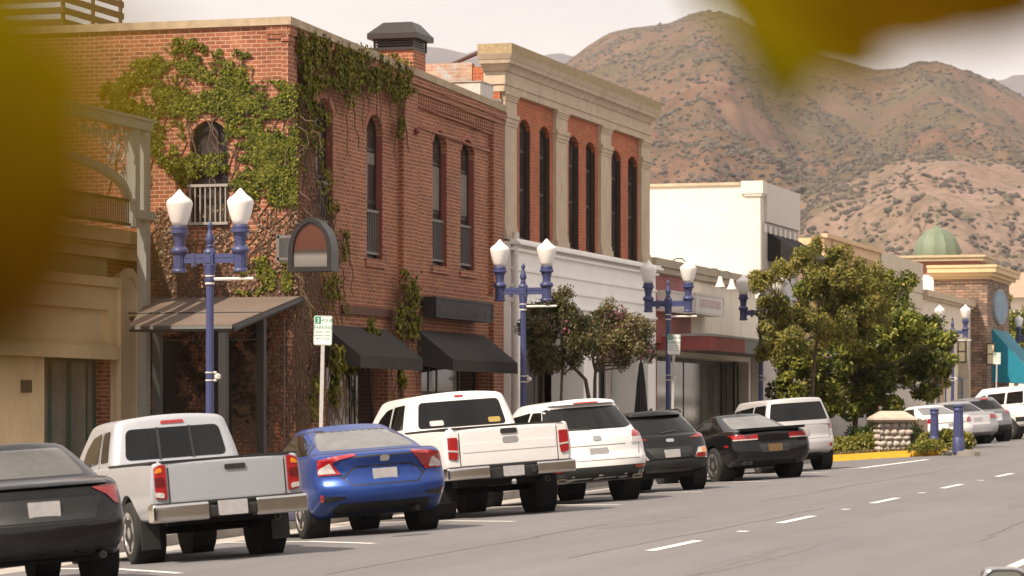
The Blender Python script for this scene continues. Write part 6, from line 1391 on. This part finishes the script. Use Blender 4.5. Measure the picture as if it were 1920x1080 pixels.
def chrome_bumper(c, z0, z1, w_, x, dep=.26, m_=CHROME, name='bumper', y0=None, y1=None, cr=.10):
    Pn, Fc = rbox((.30, .05, .3), (3, 22, 4)); b = MB(); Y = Pn[:, 1] * w_ / 2 if y0 is None else y0 + (y1 - y0) * (Pn[:, 1] + 1) / 2
    X = x + Pn[:, 0] * dep / 2 + cr * np.abs(Y / (c.W / 2)) ** 3; Z = (z0 + z1) / 2 + Pn[:, 2] * (z1 - z0) / 2; b.add(np.column_stack([X, Y, Z]).tolist(), Fc); return b.build(name, m_, c.T, smooth=50)
c = Car('silver_pickup', 'silver pickup truck with a chrome bumper parked in front of the ivy wall', 'pickup truck', 5.29, 1.86, 1.78, C_SILVER, .375, .26, 1.18, 3.23, 1.60)
pickup(c, 1.17, .50, 1.02, 2.55, 1.70, 1.40)
c.patch('tailgate', C_SILVER, [(-.685, .70), (.685, .70), (.685, 1.175), (-.685, 1.175)], off=.014, rnd=.02)
c.patch('tailgate_lip', C_SILVER, [(-.66, .70), (.66, .70), (.66, .735), (-.66, .735)], off=.03, rnd=.01, deep=.02)
c.seam([[(-.695, .69), (-.695, 1.165)], [(.695, .69), (.695, 1.165)], [(-.695, .685), (.695, .685)]], wd=.014)
c.patch('tailgate_handle', BLACKP, [(-.22, 1.04), (.03, 1.04), (.03, 1.10), (-.22, 1.10)], off=.03, rnd=.02)
for p in ([(.725, .74), (.86, .76), (.905, .80), (.905, 1.02), (.87, 1.11), (.78, 1.15), (.725, 1.15)],):
    c.patch('taillight', REDLENS, p, both=True, off=.02, rnd=.03); c.patch('taillight_lens', CLEARLENS, [(.76, .76), (.87, .78), (.87, .835), (.76, .82)], both=True, off=.026, rnd=.02)
c.patch('taillight_lens', mat('dark_red_lens', (.13, .006, .008), rough=.15, coat=1, obj=True), [(.745, .90), (.89, .90), (.89, 1.0), (.75, 1.0)], both=True, off=.026, rnd=.03)
c.patch('taillight_lens', AMBER, [(.77, 1.06), (.86, 1.05), (.84, 1.10), (.78, 1.12)], both=True, off=.026, rnd=.02)
c.patch('rear_window', GLASS, [(-.64, 1.24), (.64, 1.24), (.585, 1.62), (-.585, 1.62)], off=.006, rnd=.08)
c.seam([[(-.21, 1.245), (-.20, 1.615)], [(.21, 1.245), (.20, 1.615)]], wd=.03, off=.012, name='window_divider')
c.patch('brake_light', REDLENS, [(-.15, 1.665), (.15, 1.665), (.14, 1.705), (-.14, 1.705)], off=.012, rnd=.015)
c.patch('side_window', GLASS, [(1.28, 1.24), (1.62, 1.23), (1.66, 1.60), (1.40, 1.62)], 'left', both=True, rnd=.05); c.patch('side_window', GLASS, [(1.74, 1.23), (2.75, 1.18), (2.55, 1.42), (2.25, 1.56), (1.76, 1.605)], 'left', both=True, rnd=.06)
c.seam([[(1.68, .62), (1.70, 1.62)], [(2.9, .60), (2.85, 1.15)], [(1.02, .6), (1.03, 1.16)]], 'left', wd=.01)
chrome_bumper(c, .48, .69, 1.86, c.x0 - .05, .24, y0=.28, y1=.93); chrome_bumper(c, .48, .69, 1.86, c.x0 - .05, .24, y0=-.93, y1=-.28)
chrome_bumper(c, .50, .64, 1.86, c.x0 - .03, .22, BLACKP, 'bumper_step', -.30, .30); chrome_bumper(c, .665, .705, 1.86, c.x0 - .03, .2, BLACKP, 'bumper_step', -.9, .9); c.plate(.60, x=c.x0 - .16, w_=.34, h_=.17)
for sd in (-1, 1): y0, y1 = sorted((sd * .68, sd * .90)); MB().box(-.50, -.47, y0, y1, .17, .52).build('mud_flap', BLACKP, c.T)
c.exhaust(-.70, .44, .04, x=c.x0 + .45); c.wheels(5, wide=.16); c.mirrors(2.75, 1.22); c.place(389, 1046)

# --- blue sedan
c = Car('blue_sedan', 'metallic blue sedan with C-shaped red taillights between the silver and white pickups', 'car', 4.63, 1.80, 1.416, C_BLUE, .325, .215, 1.02, 2.70, 1.55)
c.hull([(0, 1.00), (.05, 1.045), (.14, 1.055), (.5, .98), (.75, .92), (.9, .83), (1, .66)], [(0, .40), (.12, .24), (.85, .2), (1, .26)], [(.2, .2), (.40, .06), (.50, .0), (.64, .0), (.70, .07), (.85, .09), (.98, .03), (1.05, .02)], cr=.26)
c.cabin([(0, .98), (1, .92)], [(0, -.62), (.5, -.05), (1, .62)], [(0, 2.4), (1, 1.35)], 1.64, 1.10, cr=.16); c.finish()
c.patch('rear_window', PALEGLASS, [(-.64, 1.085), (.64, 1.085), (.56, 1.24), (.46, 1.335), (-.46, 1.335), (-.56, 1.24)], off=.005, rnd=.06)
c.patch('taillight', REDLENS, [(.895, .78), (.90, .90), (.80, .975), (.62, 1.01), (.36, 1.03), (.36, 1.0), (.56, .965), (.64, .925), (.54, .78)], both=True, off=.016, rnd=.015)
c.patch('taillight_lens', CLEARLENS, [(.80, .80), (.79, .86), (.67, .93), (.60, .80)], both=True, off=.021, rnd=.015)
c.patch('license_recess', C_BLUE, [(-.46, .66), (.46, .66), (.50, .74), (.36, .86), (-.36, .86), (-.50, .74)], off=.001, rnd=.01)
c.seam([[(-.56, .77), (-.42, .635), (.42, .635), (.56, .77)]], wd=.016); c.seam([[(-.52, .74), (-.37, .86), (.37, .86), (.52, .74)]], wd=.022); c.seam([[(-.40, .985), (.40, .985)]], wd=.02)
c.plate(.75); c.patch('rear_valance', BLACKP, [(-.62, .30), (.62, .30), (.60, .41), (-.60, .41)], off=.012, rnd=.03)
c.patch('bumper_vent', BLACKP, [(.50, .475), (.52, .50), (.80, .53), (.82, .46), (.72, .44)], both=True, off=.006, rnd=.012); c.patch('reflector', REDLENS, [(.76, .45), (.83, .45), (.83, .54), (.77, .54)], both=True, off=.014, rnd=.012)
c.patch('emblem', CHROME, [(-.06, .91), (.06, .91), (.06, .985), (-.06, .985)], off=.012, rnd=.03)
c.patch('side_window', GLASS, [(-.10, 1.05), (.95, 1.02), (1.75, .99), (1.3, 1.29), (.55, 1.33), (.2, 1.25)], 'left', both=True, rnd=.05); c.seam([[(.95, .3), (.92, 1.3)], [(-.16, 1.05), (.2, 1.27), (.55, 1.35), (1.3, 1.31)]], 'left', wd=.016)
c.wheels(5, wide=.055, twin=True); c.exhaust(-.40, .30, .03); c.mirrors(1.75, .98); c.place(692, 1000, 35, 1.09)

# --- white pickup
c = Car('white_pickup', 'large white pickup truck with split chrome bumper and small red square taillights', 'pickup truck', 5.9, 2.0, 1.93, C_WHITE, .40, .28, 1.25, 3.68, 1.70)
pickup(c, 1.33, .60, 1.05, 3.05, 1.86, 1.52)
c.patch('tailgate', C_WHITE, [(-.74, .78), (.74, .78), (.74, 1.335), (-.74, 1.335)], off=.014, rnd=.02)
c.seam([[(-.75, .77), (-.75, 1.325)], [(.75, .77), (.75, 1.325)], [(-.75, .765), (.75, .765)]], wd=.012)
c.patch('tailgate_panel', C_WHITE, [(-.72, .97), (.72, .97), (.72, 1.10), (-.72, 1.10)], off=.020, rnd=.02, deep=.006)
c.patch('tailgate_handle', BLACKP, [(-.13, 1.215), (.12, 1.215), (.12, 1.29), (-.13, 1.29)], off=.03, rnd=.02); c.patch('tailgate_emblem', mat('emblem_grey', (.30, .29, .29), rough=.4, obj=True), [(-.14, 1.08), (.10, 1.08), (.10, 1.17), (-.14, 1.17)], off=.026, rnd=.06)
c.patch('taillight', REDLENS, [(.78, 1.0), (.965, 1.03), (.965, 1.205), (.78, 1.205)], both=True, off=.02, rnd=.02); c.patch('taillight', REDLENS, [(.80, .87), (.93, .90), (.945, 1.01), (.78, .98)], both=True, off=.02, rnd=.02)
c.patch('taillight_lens', CLEARLENS, [(.775, .985), (.965, 1.005), (.965, 1.03), (.775, 1.01)], both=True, off=.026, rnd=.005)
c.patch('rear_window', GLASS, [(-.71, 1.385), (.71, 1.385), (.64, 1.79), (-.64, 1.79)], off=.006, rnd=.07)
c.patch('brake_light', REDLENS, [(-.07, 1.845), (.07, 1.845), (.07, 1.875), (-.07, 1.875)], off=.012, rnd=.01)
STK = mat('window_sticker_grey', (.45, .43, .43), rough=.5, obj=True); c.patch('window_sticker', STK, [(.30, 1.42), (.52, 1.42), (.52, 1.50), (.30, 1.50)], off=.010, rnd=.03); c.patch('window_sticker', mat('window_sticker_yellow', (.36, .25, .07), rough=.5, obj=True), [(-.62, 1.42), (-.42, 1.42), (-.42, 1.5), (-.62, 1.5)], off=.010, rnd=.03)
c.patch('side_window', GLASS, [(1.35, 1.40), (2.05, 1.38), (2.05, 1.76), (1.5, 1.78)], 'left', both=True, rnd=.05); c.patch('side_window', GLASS, [(2.15, 1.38), (3.2, 1.34), (2.9, 1.60), (2.55, 1.72), (2.17, 1.755)], 'left', both=True, rnd=.06)
c.seam([[(2.1, .7), (2.1, 1.78)], [(1.05, .7), (1.06, 1.33)], [(3.3, .7), (3.2, 1.3)]], 'left', wd=.01)
for y0, y1 in ((.36, .99), (-.99, -.36)): chrome_bumper(c, .58, .76, 2, c.x0 - .06, .24, y0=y0, y1=y1)
chrome_bumper(c, .56, .74, 2, c.x0 - .03, .22, BLACKP, 'bumper_step', -.42, .42); chrome_bumper(c, .735, .775, 2, c.x0 - .03, .22, BLACKP, 'bumper_step', -.95, .95); c.plate(.66, x=c.x0 - .16)
b = MB(); b.lathe([(.05, c.x0 - .2), (.05, c.x0 - .1)], (0, -.30, .66), 14, 'x'); b.build('tow_socket', BLACKP, c.T); b = MB(); b.lathe([(.0, c.x0 - .22), (.04, c.x0 - .2), (.04, c.x0 - .15), (.0, c.x0 - .12)], (0, .02, .50), 12, 'x'); b.build('hitch_ball', CHROME, c.T, smooth=50)
c.exhaust(-.62, .50, .04, x=c.x0 + .2); c.wheels(6, wide=.14); c.mirrors(3.15, 1.38); c.place(919, 966, 33.5, 1.04)

# --- hatch and wagon bodies
def hatch(c, belt, zbot, rear, xr, xf, bw, tw, hood=1.0, cr=.22, rf=(.08, .14, .14), rcab=(.07, .14, .16), crown=.04):
    c.hull([(0, belt - .02), (.05, belt), (.55, belt - .02), (.75, hood), (.92, hood - .10), (1, hood - .28)], [(0, zbot + .08), (.1, zbot), (.9, zbot), (1, zbot + .05)], rear, cr=cr)
    c.cabin(belt - .10, xr, xf, bw, tw, rf=rcab, crown=crown, cr=cr * .9); c.finish()
c = Car('white_suv', 'white sport utility vehicle with a black lower bumper parked right of the white pickup', 'SUV', 5.08, 1.936, 1.74, C_WHITE, .375, .25, 1.10, 2.87, 1.65)
hatch(c, 1.16, .34, [(.2, .2), (.40, .05), (.52, .0), (.74, .02), (.80, .08), (1.0, .11), (1.3, .2)], [(0, -.98), (1, -.38)], [(0, 2.6), (1, 1.6)], 1.80, 1.30, 1.06, cr=.28)
c.patch('rear_window', GLASS, [(-.78, 1.27), (-.60, 1.215), (.60, 1.215), (.78, 1.27), (.66, 1.60), (-.66, 1.60)], off=.006, rnd=.05)
c.patch('spoiler', C_WHITE, [(-.60, 1.655), (.60, 1.655), (.56, 1.70), (-.56, 1.70)], off=.10, deep=.12, rnd=.02); c.patch('brake_light', REDLENS, [(-.22, 1.66), (.22, 1.66), (.21, 1.685), (-.21, 1.685)], off=.11, rnd=.008)
c.patch('taillight', REDLENS, [(.66, 1.06), (.90, 1.06), (.90, 1.17), (.80, 1.185), (.69, 1.15)], both=True, off=.014, rnd=.02); c.patch('taillight_lens', CLEARLENS, [(.62, .95), (.91, .96), (.90, 1.055), (.66, 1.055)], both=True, off=.014, rnd=.02)
c.patch('rear_valance', BLACKP, [(-.93, .36), (.93, .36), (.95, .595), (-.95, .595)], off=.010, rnd=.03); c.patch('reflector', REDLENS, [(.64, .535), (.88, .54), (.88, .585), (.64, .58)], both=True, off=.018, rnd=.01)
c.patch('license_recess', C_WHITE, [(-.42, .72), (.42, .72), (.50, .94), (-.50, .94)], off=.002, rnd=.02); c.seam([[(-.50, .945), (.50, .945)]], wd=.02, m_=mat('gap_grey', (.25, .24, .23), rough=.5, obj=True)); c.seam([[(-.80, .96), (-.74, .70), (.74, .70), (.80, .96)]], wd=.008); c.plate(.83)
c.patch('emblem', CHROME, [(-.07, 1.03), (.07, 1.03), (.07, 1.11), (-.07, 1.11)], off=.012, rnd=.04); c.seam([[(.08, 1.225), (.60, 1.245)]], wd=.022, off=.018, name='wiper')
c.patch('side_window', GLASS, [(-.55, 1.22), (.15, 1.20), (.15, 1.56), (-.2, 1.56)], 'left', both=True, rnd=.05); c.patch('side_window', GLASS, [(.25, 1.20), (1.9, 1.16), (1.45, 1.5), (.25, 1.57)], 'left', both=True, rnd=.06)
for y in (.66, -.66):
    b = MB(); b.prism(poly_round([(y - .085, .36), (y + .085, .36), (y + .085, .43), (y - .085, .43)], .03), 'x', c.x0 + .12, c.x0 + .4); b.build('exhaust', CHROME, c.T); b = MB(); b.prism(poly_round([(y - .07, .375), (y + .07, .375), (y + .07, .415), (y - .07, .415)], .02), 'x', c.x0 + .117, c.x0 + .119); b.build('exhaust_mouth', UNDER, c.T)
c.wheels(5, wide=.15); c.mirrors(1.9, 1.18); c.place(1093, 942, 34, 1.02)

c = Car('black_crossover', 'black compact crossover with amber lower rear lamps, between the white SUV and black coupe', 'crossover', 4.17, 1.80, 1.55, C_CHAR, .335, .23, .80, 2.60, 1.57)
hatch(c, 1.08, .34, [(.2, .2), (.40, .06), (.55, .0), (.72, .02), (.80, .07), (1.0, .12), (1.2, .2)], [(0, -.70), (1, -.10)], [(0, 2.4), (1, 1.5)], 1.66, 1.22, 1.0, cr=.26)
c.patch('rear_window', GLASS, [(-.66, 1.11), (.66, 1.11), (.56, 1.42), (-.56, 1.42)], off=.006, rnd=.05); c.patch('spoiler', C_CHAR, [(-.56, 1.455), (.56, 1.455), (.52, 1.50), (-.52, 1.50)], off=.09, deep=.1, rnd=.02)
c.patch('taillight', REDLENS, [(.42, 1.00), (.86, 1.0), (.86, 1.06), (.78, 1.09)], both=True, off=.014, rnd=.012)
c.patch('lower_lamp_trim', CHROME, [(.46, .62), (.84, .60), (.84, .82), (.60, .81)], both=True, off=.012, rnd=.02); c.patch('lower_lamp', REDLENS, [(.50, .63), (.83, .615), (.83, .70), (.55, .70)], both=True, off=.020, rnd=.012); c.patch('lower_lamp', AMBER, [(.68, .70), (.83, .70), (.83, .81), (.68, .80)], both=True, off=.021, rnd=.012); c.patch('lower_lamp', CLEARLENS, [(.55, .705), (.675, .705), (.675, .79), (.61, .785)], both=True, off=.021, rnd=.012)
c.patch('rear_valance', BLACKP, [(-.88, .36), (.88, .36), (.89, .60), (-.89, .60)], off=.010, rnd=.03); c.patch('skid_plate', mat('skid_grey', (.10, .095, .09), rough=.5, obj=True), [(-.45, .37), (.45, .37), (.5, .42), (-.5, .42)], off=.016, rnd=.01)
c.patch('license_recess', BLACKP, [(-.34, .64), (.34, .64), (.50, .84), (-.50, .84)], off=.004, rnd=.02); c.plate(.72); c.patch('emblem', CHROME, [(-.08, .94), (.08, .94), (.08, 1.0), (-.08, 1.0)], off=.012, rnd=.03); c.seam([[(-.2, 1.15), (.12, 1.12)]], wd=.022, off=.018, name='wiper')
c.patch('side_window', GLASS, [(-.30, 1.14), (1.8, 1.08), (1.4, 1.38), (.1, 1.44)], 'left', both=True, rnd=.06)
b = MB()
for sd in (-1, 1): b.tube([(.05, sd * .58, 1.50), (.2, sd * .60, 1.545), (1.0, sd * .60, 1.55), (1.2, sd * .58, 1.50)], .018, 6)
b.build('roof_rail', BLACKP, c.T); b = MB(); b.prism([(.05, 1.53), (.25, 1.53), (.09, 1.60)], 'y', -.02, .02); b.build('antenna', BLACKP, c.T); c.wheels(5, wide=.1); c.mirrors(1.75, 1.06); c.place(1236, 922, 37, .98)

c = Car('black_coupe', 'low black sports coupe with wide hips and a rear spoiler beside the silver boxy wagon', 'car', 4.84, 1.917, 1.37, C_BLACK, .355, .27, 1.05, 2.85, 1.64)
c.hull([(0, 1.0), (.06, 1.02), (.2, 1.03), (.5, .98), (.75, .97), (.92, .88), (1, .68)], [(0, .38), (.12, .24), (.85, .2), (1, .26)], [(.2, .2), (.40, .05), (.52, .0), (.66, .02), (.74, .06), (.95, .06), (1.05, .10)], wprof=((0, .90), (.25, .97), (.55, 1), (.8, .97), (1, .86)), plan=((0, .94), (.2, 1), (.45, .965), (.8, 1), (1, .86)), cr=.2)
c.cabin([(0, .96), (1, .95)], [(0, -.55), (1, .55)], [(0, 2.2), (1, 1.25)], 1.62, 1.06, cr=.14); c.finish()
c.patch('rear_window', PALEGLASS, [(-.56, 1.06), (.56, 1.06), (.46, 1.305), (-.46, 1.305)], off=.005, rnd=.05)
c.patch('taillight', REDLENS, [(.34, .83), (.84, .83), (.86, .94), (.36, .94)], both=True, off=.012, rnd=.03)
c.patch('taillight_lens', CLEARLENS, [(.36, .822), (.84, .822), (.84, .845), (.36, .845)], both=True, off=.017, rnd=.004)
b = MB(); b.prism([(c.x0 + .06, 1.01), (c.x0 + .32, 1.03), (c.x0 + .28, 1.055), (c.x0 + .03, 1.065)], 'y', -.70, .70); b.build('spoiler', C_BLACK, c.T)
c.patch('license_recess', BLACKP, [(-.30, .56), (.30, .56), (.34, .73), (-.34, .73)], off=.004, rnd=.02); c.plate(.645, w_=.30); c.T.children[-1].data = c.T.children[-1].data.copy(); [o for o in c.T.children if o.name.startswith('number_plate')][-1].data.materials[0] = mat('plate_dark_yellow', (.16, .10, .04), rough=.5, var=.3, scale=20, obj=True)
c.patch('rear_valance', BLACKP, [(-.80, .30), (.80, .30), (.84, .46), (-.84, .46)], off=.006, rnd=.03)
for y in (.58, -.58):
    for dy in (-.055, .055): c.exhaust(y + dy, .36, .042, x=c.x0 + .12)
c.patch('side_window', GLASS, [(.0, 1.03), (.42, 1.04), (.50, 1.24), (.34, 1.22)], 'left', both=True, rnd=.03); c.patch('side_window', GLASS, [(.50, 1.04), (1.65, 1.0), (1.25, 1.25), (.58, 1.28)], 'left', both=True, rnd=.05); c.patch('side_marker', REDLENS, [(-.72, .70), (-.55, .70), (-.55, .74), (-.72, .74)], 'left', both=True, rnd=.01)
b = MB(); b.prism([(.62, 1.36), (.80, 1.36), (.63, 1.43)], 'y', -.015, .015); b.build('antenna', BLACKP, c.T); c.wheels(5, wide=.13); c.mirrors(1.7, 1.0); c.place(1418, 899)

c = Car('silver_wagon', 'silver boxy wagon with a tall upright tail parked beside the planter', 'wagon', 4.25, 1.76, 1.65, C_SILV2, .32, .21, .72, 2.60, 1.52)
hatch(c, 1.10, .34, [(.2, .2), (.38, .05), (.48, .0), (.68, .0), (.76, .06), (1.1, .08)], [(0, -.66), (1, -.48)], [(0, 2.35), (1, 1.7)], 1.70, 1.38, 1.0, cr=.18, rcab=(.05, .12, .14), crown=.03)
c.patch('rear_window', GLASS, [(-.70, 1.14), (.70, 1.14), (.60, 1.54), (-.60, 1.54)], off=.006, rnd=.04)
c.patch('taillight', REDLENS, [(.72, .92), (.84, .92), (.84, 1.14), (.74, 1.14)], both=True, off=.014, rnd=.02); c.patch('taillight_lens', CLEARLENS, [(.74, .79), (.83, .79), (.84, .915), (.73, .915)], both=True, off=.014, rnd=.02)
c.patch('reflector', REDLENS, [(.66, .52), (.75, .52), (.75, .60), (.66, .60)], both=True, off=.01, rnd=.04); c.seam([[(-.70, 1.12), (-.70, .72), (.70, .72), (.70, 1.12)]], wd=.008); c.plate(.86); c.patch('rear_valance', BLACKP, [(-.60, .34), (.60, .34), (.60, .40), (-.60, .40)], off=.006)
c.patch('side_window', GLASS, [(-.40, 1.16), (.2, 1.15), (.2, 1.50), (-.32, 1.52)], 'left', both=True, rnd=.05); c.patch('side_window', GLASS, [(.28, 1.15), (1.85, 1.10), (1.6, 1.42), (.28, 1.5)], 'left', both=True, rnd=.05); c.wheels(7, wide=.06); c.mirrors(1.7, 1.1); c.place(1488, 884, 34, 1.01)

# --- cars beyond the planter
DF = 104
c = Car('white_coupe', 'white rounded coupe half hidden by the blue bollards', 'car', 4.65, 1.82, 1.39, C_WHITE, .345, .25, 1.0, 2.85, 1.58)
c.hull([(0, .99), (.06, 1.02), (.2, 1.03), (.5, .97), (.75, .92), (.9, .84), (1, .66)], [(0, .38), (.12, .24), (.85, .2), (1, .26)], STD_REAR, cr=.24)
c.cabin([(0, .96), (1, .93)], [(0, -.55), (1, .55)], [(0, 2.3), (1, 1.3)], 1.62, 1.08, cr=.14); c.finish()
c.patch('rear_window', PALEGLASS, [(-.60, 1.07), (.60, 1.07), (.47, 1.32), (-.47, 1.32)], off=.005, rnd=.06); c.patch('taillight', REDLENS, [(.55, .80), (.86, .82), (.86, .92), (.74, .98), (.62, .93)], both=True, off=.014); c.patch('side_window', GLASS, [(.1, 1.03), (1.7, .99), (1.25, 1.26), (.5, 1.30)], 'left', both=True, rnd=.06); c.seam([[(-.5, .80), (.5, .80)]], wd=.02); c.plate(.70); c.patch('rear_valance', BLACKP, [(-.6, .28), (.6, .28), (.6, .38), (-.6, .38)], off=.006); c.wheels(5); c.place(1762, 835, 37, 1, 99)
c = Car('silver_sedan', 'silver sedan behind the white coupe near the right edge', 'car', 4.9, 1.85, 1.475, C_SILV3, .335, .22, 1.08, 2.80, 1.58)
c.hull([(0, 1.03), (.06, 1.06), (.18, 1.07), (.5, 1.0), (.75, .95), (.9, .86), (1, .70)], [(0, .36), (.12, .25), (.85, .22), (1, .28)], STD_REAR, cr=.22)
c.cabin([(0, .99), (1, .95)], [(0, -.5), (1, .42)], [(0, 2.4), (1, 1.5)], 1.68, 1.16); c.finish()
c.patch('rear_window', GLASS, [(-.62, 1.11), (.62, 1.11), (.52, 1.39), (-.52, 1.39)], off=.005, rnd=.06); c.patch('taillight', REDLENS, [(.52, .86), (.88, .84), (.88, .96), (.52, .99)], both=True, off=.014); c.patch('license_recess', C_SILV2, [(-.45, .66), (.45, .66), (.50, .98), (-.50, .98)], off=.006); c.plate(.82); c.patch('side_window', GLASS, [(-.05, 1.05), (1.75, 1.0), (1.35, 1.33), (.55, 1.37)], 'left', both=True, rnd=.05); c.wheels(7); c.place(1809, 834, 37, 1, 104)
c = Car('grey_crossover', 'grey rounded crossover with high boomerang taillights near the right edge', 'crossover', 4.13, 1.77, 1.58, C_GREY, .34, .23, .78, 2.53, 1.53)
hatch(c, 1.08, .36, [(.2, .2), (.40, .06), (.55, .0), (.72, .02), (.82, .08), (1.1, .14)], [(0, -.62), (1, -.02)], [(0, 2.3), (1, 1.5)], 1.62, 1.15, 1.02, cr=.26)
c.patch('rear_window', GLASS, [(-.62, 1.14), (.62, 1.14), (.50, 1.45), (-.50, 1.45)], off=.006, rnd=.07); c.patch('brake_light', REDLENS, [(-.16, 1.49), (.16, 1.49), (.15, 1.53), (-.15, 1.53)], off=.05, rnd=.01); c.patch('taillight', REDLENS, [(.56, .98), (.84, .96), (.84, 1.02), (.72, 1.06), (.66, 1.24), (.60, 1.24)], both=True, off=.016, rnd=.02); c.patch('license_recess', C_SILV2, [(-.32, .74), (.32, .74), (.36, .98), (-.36, .98)], off=.006); c.plate(.84); c.patch('rear_valance', BLACKP, [(-.85, .38), (.85, .38), (.86, .58), (-.86, .58)], off=.01); c.patch('side_window', GLASS, [(-.2, 1.15), (1.7, 1.08), (1.4, 1.4), (.2, 1.46)], 'left', both=True, rnd=.06); c.wheels(5); c.place(1848, 832, 37, 1, 107)
c = Car('far_white_suv', 'big white sport utility vehicle seen past the other cars at the right edge', 'SUV', 5.2, 2.0, 1.92, C_WHITE, .39, .27, 1.1, 3.02, 1.7)
hatch(c, 1.22, .45, [(.2, .2), (.5, .05), (.62, .0), (.80, .02), (.9, .08), (1.3, .12)], [(0, -.95), (1, -.75)], [(0, 2.7), (1, 1.8)], 1.92, 1.5, 1.15, cr=.16, rcab=(.05, .12, .14))
c.patch('rear_window', GLASS, [(-.75, 1.30), (.75, 1.30), (.66, 1.72), (-.66, 1.72)], off=.006, rnd=.05); c.patch('side_window', GLASS, [(-.70, 1.30), (.10, 1.29), (.10, 1.70), (-.62, 1.72)], 'left', both=True, rnd=.04); c.patch('side_window', GLASS, [(.2, 1.29), (1.1, 1.28), (1.1, 1.68), (.2, 1.70)], 'left', both=True, rnd=.04); c.patch('side_window', GLASS, [(1.2, 1.28), (2.2, 1.26), (1.85, 1.58), (1.2, 1.67)], 'left', both=True, rnd=.05); c.patch('taillight', REDLENS, [(.80, .95), (.95, .95), (.95, 1.30), (.84, 1.3)], both=True, off=.014); c.seam([[(-.8, .72), (2.9, .72)]], 'left', wd=.16, off=.01, name='side_cladding'); c.plate(.9); c.wheels(6); c.place(1930, 832, 52, 1, 112)
# --- wing mirror of a car standing beside the camera, only the mirror reaches into the picture
q = at(1884, 1094, 18.0)
T = thing('near_car_mirror', 'chrome rimmed wing mirror at the bottom right corner', 'car mirror', q, TH)
Pn, Fc = rbox((.6, .45, .6), (4, 6, 4)); b = MB(); b.add((Pn * np.array([.125, .07, .095]) + np.array([0, .06, 0])).tolist(), Fc); b.build('housing', CHROME, T, smooth=50)
b = MB(); b.prism(poly_round([(-.115, -.085), (.115, -.085), (.115, .082), (-.115, .082)], .07), 'y', -.016, .02); b.build('rim', BLACKP, T); b = MB(); b.prism(poly_round([(-.102, -.072), (.102, -.072), (.102, .07), (-.102, .07)], .06), 'y', -.02, .0); b.build('glass', mat('mirror_glass', (.24, .25, .23), rough=.08, metal=.6, obj=True), T)
b = MB(); b.tube([(.08, .06, -.05), (.35, .10, -.10)], .03, 8); b.build('arm', BLACKP, T)
# ------------------------------------------------------------------ unseen frontage across the street, added for car paint to reflect instead of sky
FRONT = mat('frontage_render', (.22, .18, .14), rough=.95, c2=(.12, .10, .08), scale=.4)
b = MB(); rr = random.Random(8); u = -60
while u < 75:
    w_ = rr.uniform(9, 16); b.box(9.5, 24, u, u + w_ - .05, -1.5, rr.uniform(6, 10.5)); u += w_
struct(b.build('added_opposite_frontage', FRONT))
# ------------------------------------------------------------------ the warm summer air
m, t, p = newmat('summer_haze'); t.nodes.remove(p); v = t.nodes.new('ShaderNodeVolumePrincipled')
v.inputs['Color'].default_value = (.99, .92, .95, 1); v.inputs['Density'].default_value = 6.5e-5; v.inputs['Anisotropy'].default_value = 0
t.links.new(v.outputs[0], t.nodes['Material Output'].inputs['Volume'])
b = MB(); b.box(-6800, 6800, -450, 9400, -8.5, 1300); stuff(setp(b.build('haze', m), 'pale warm haze hanging in the air', 'haze'))
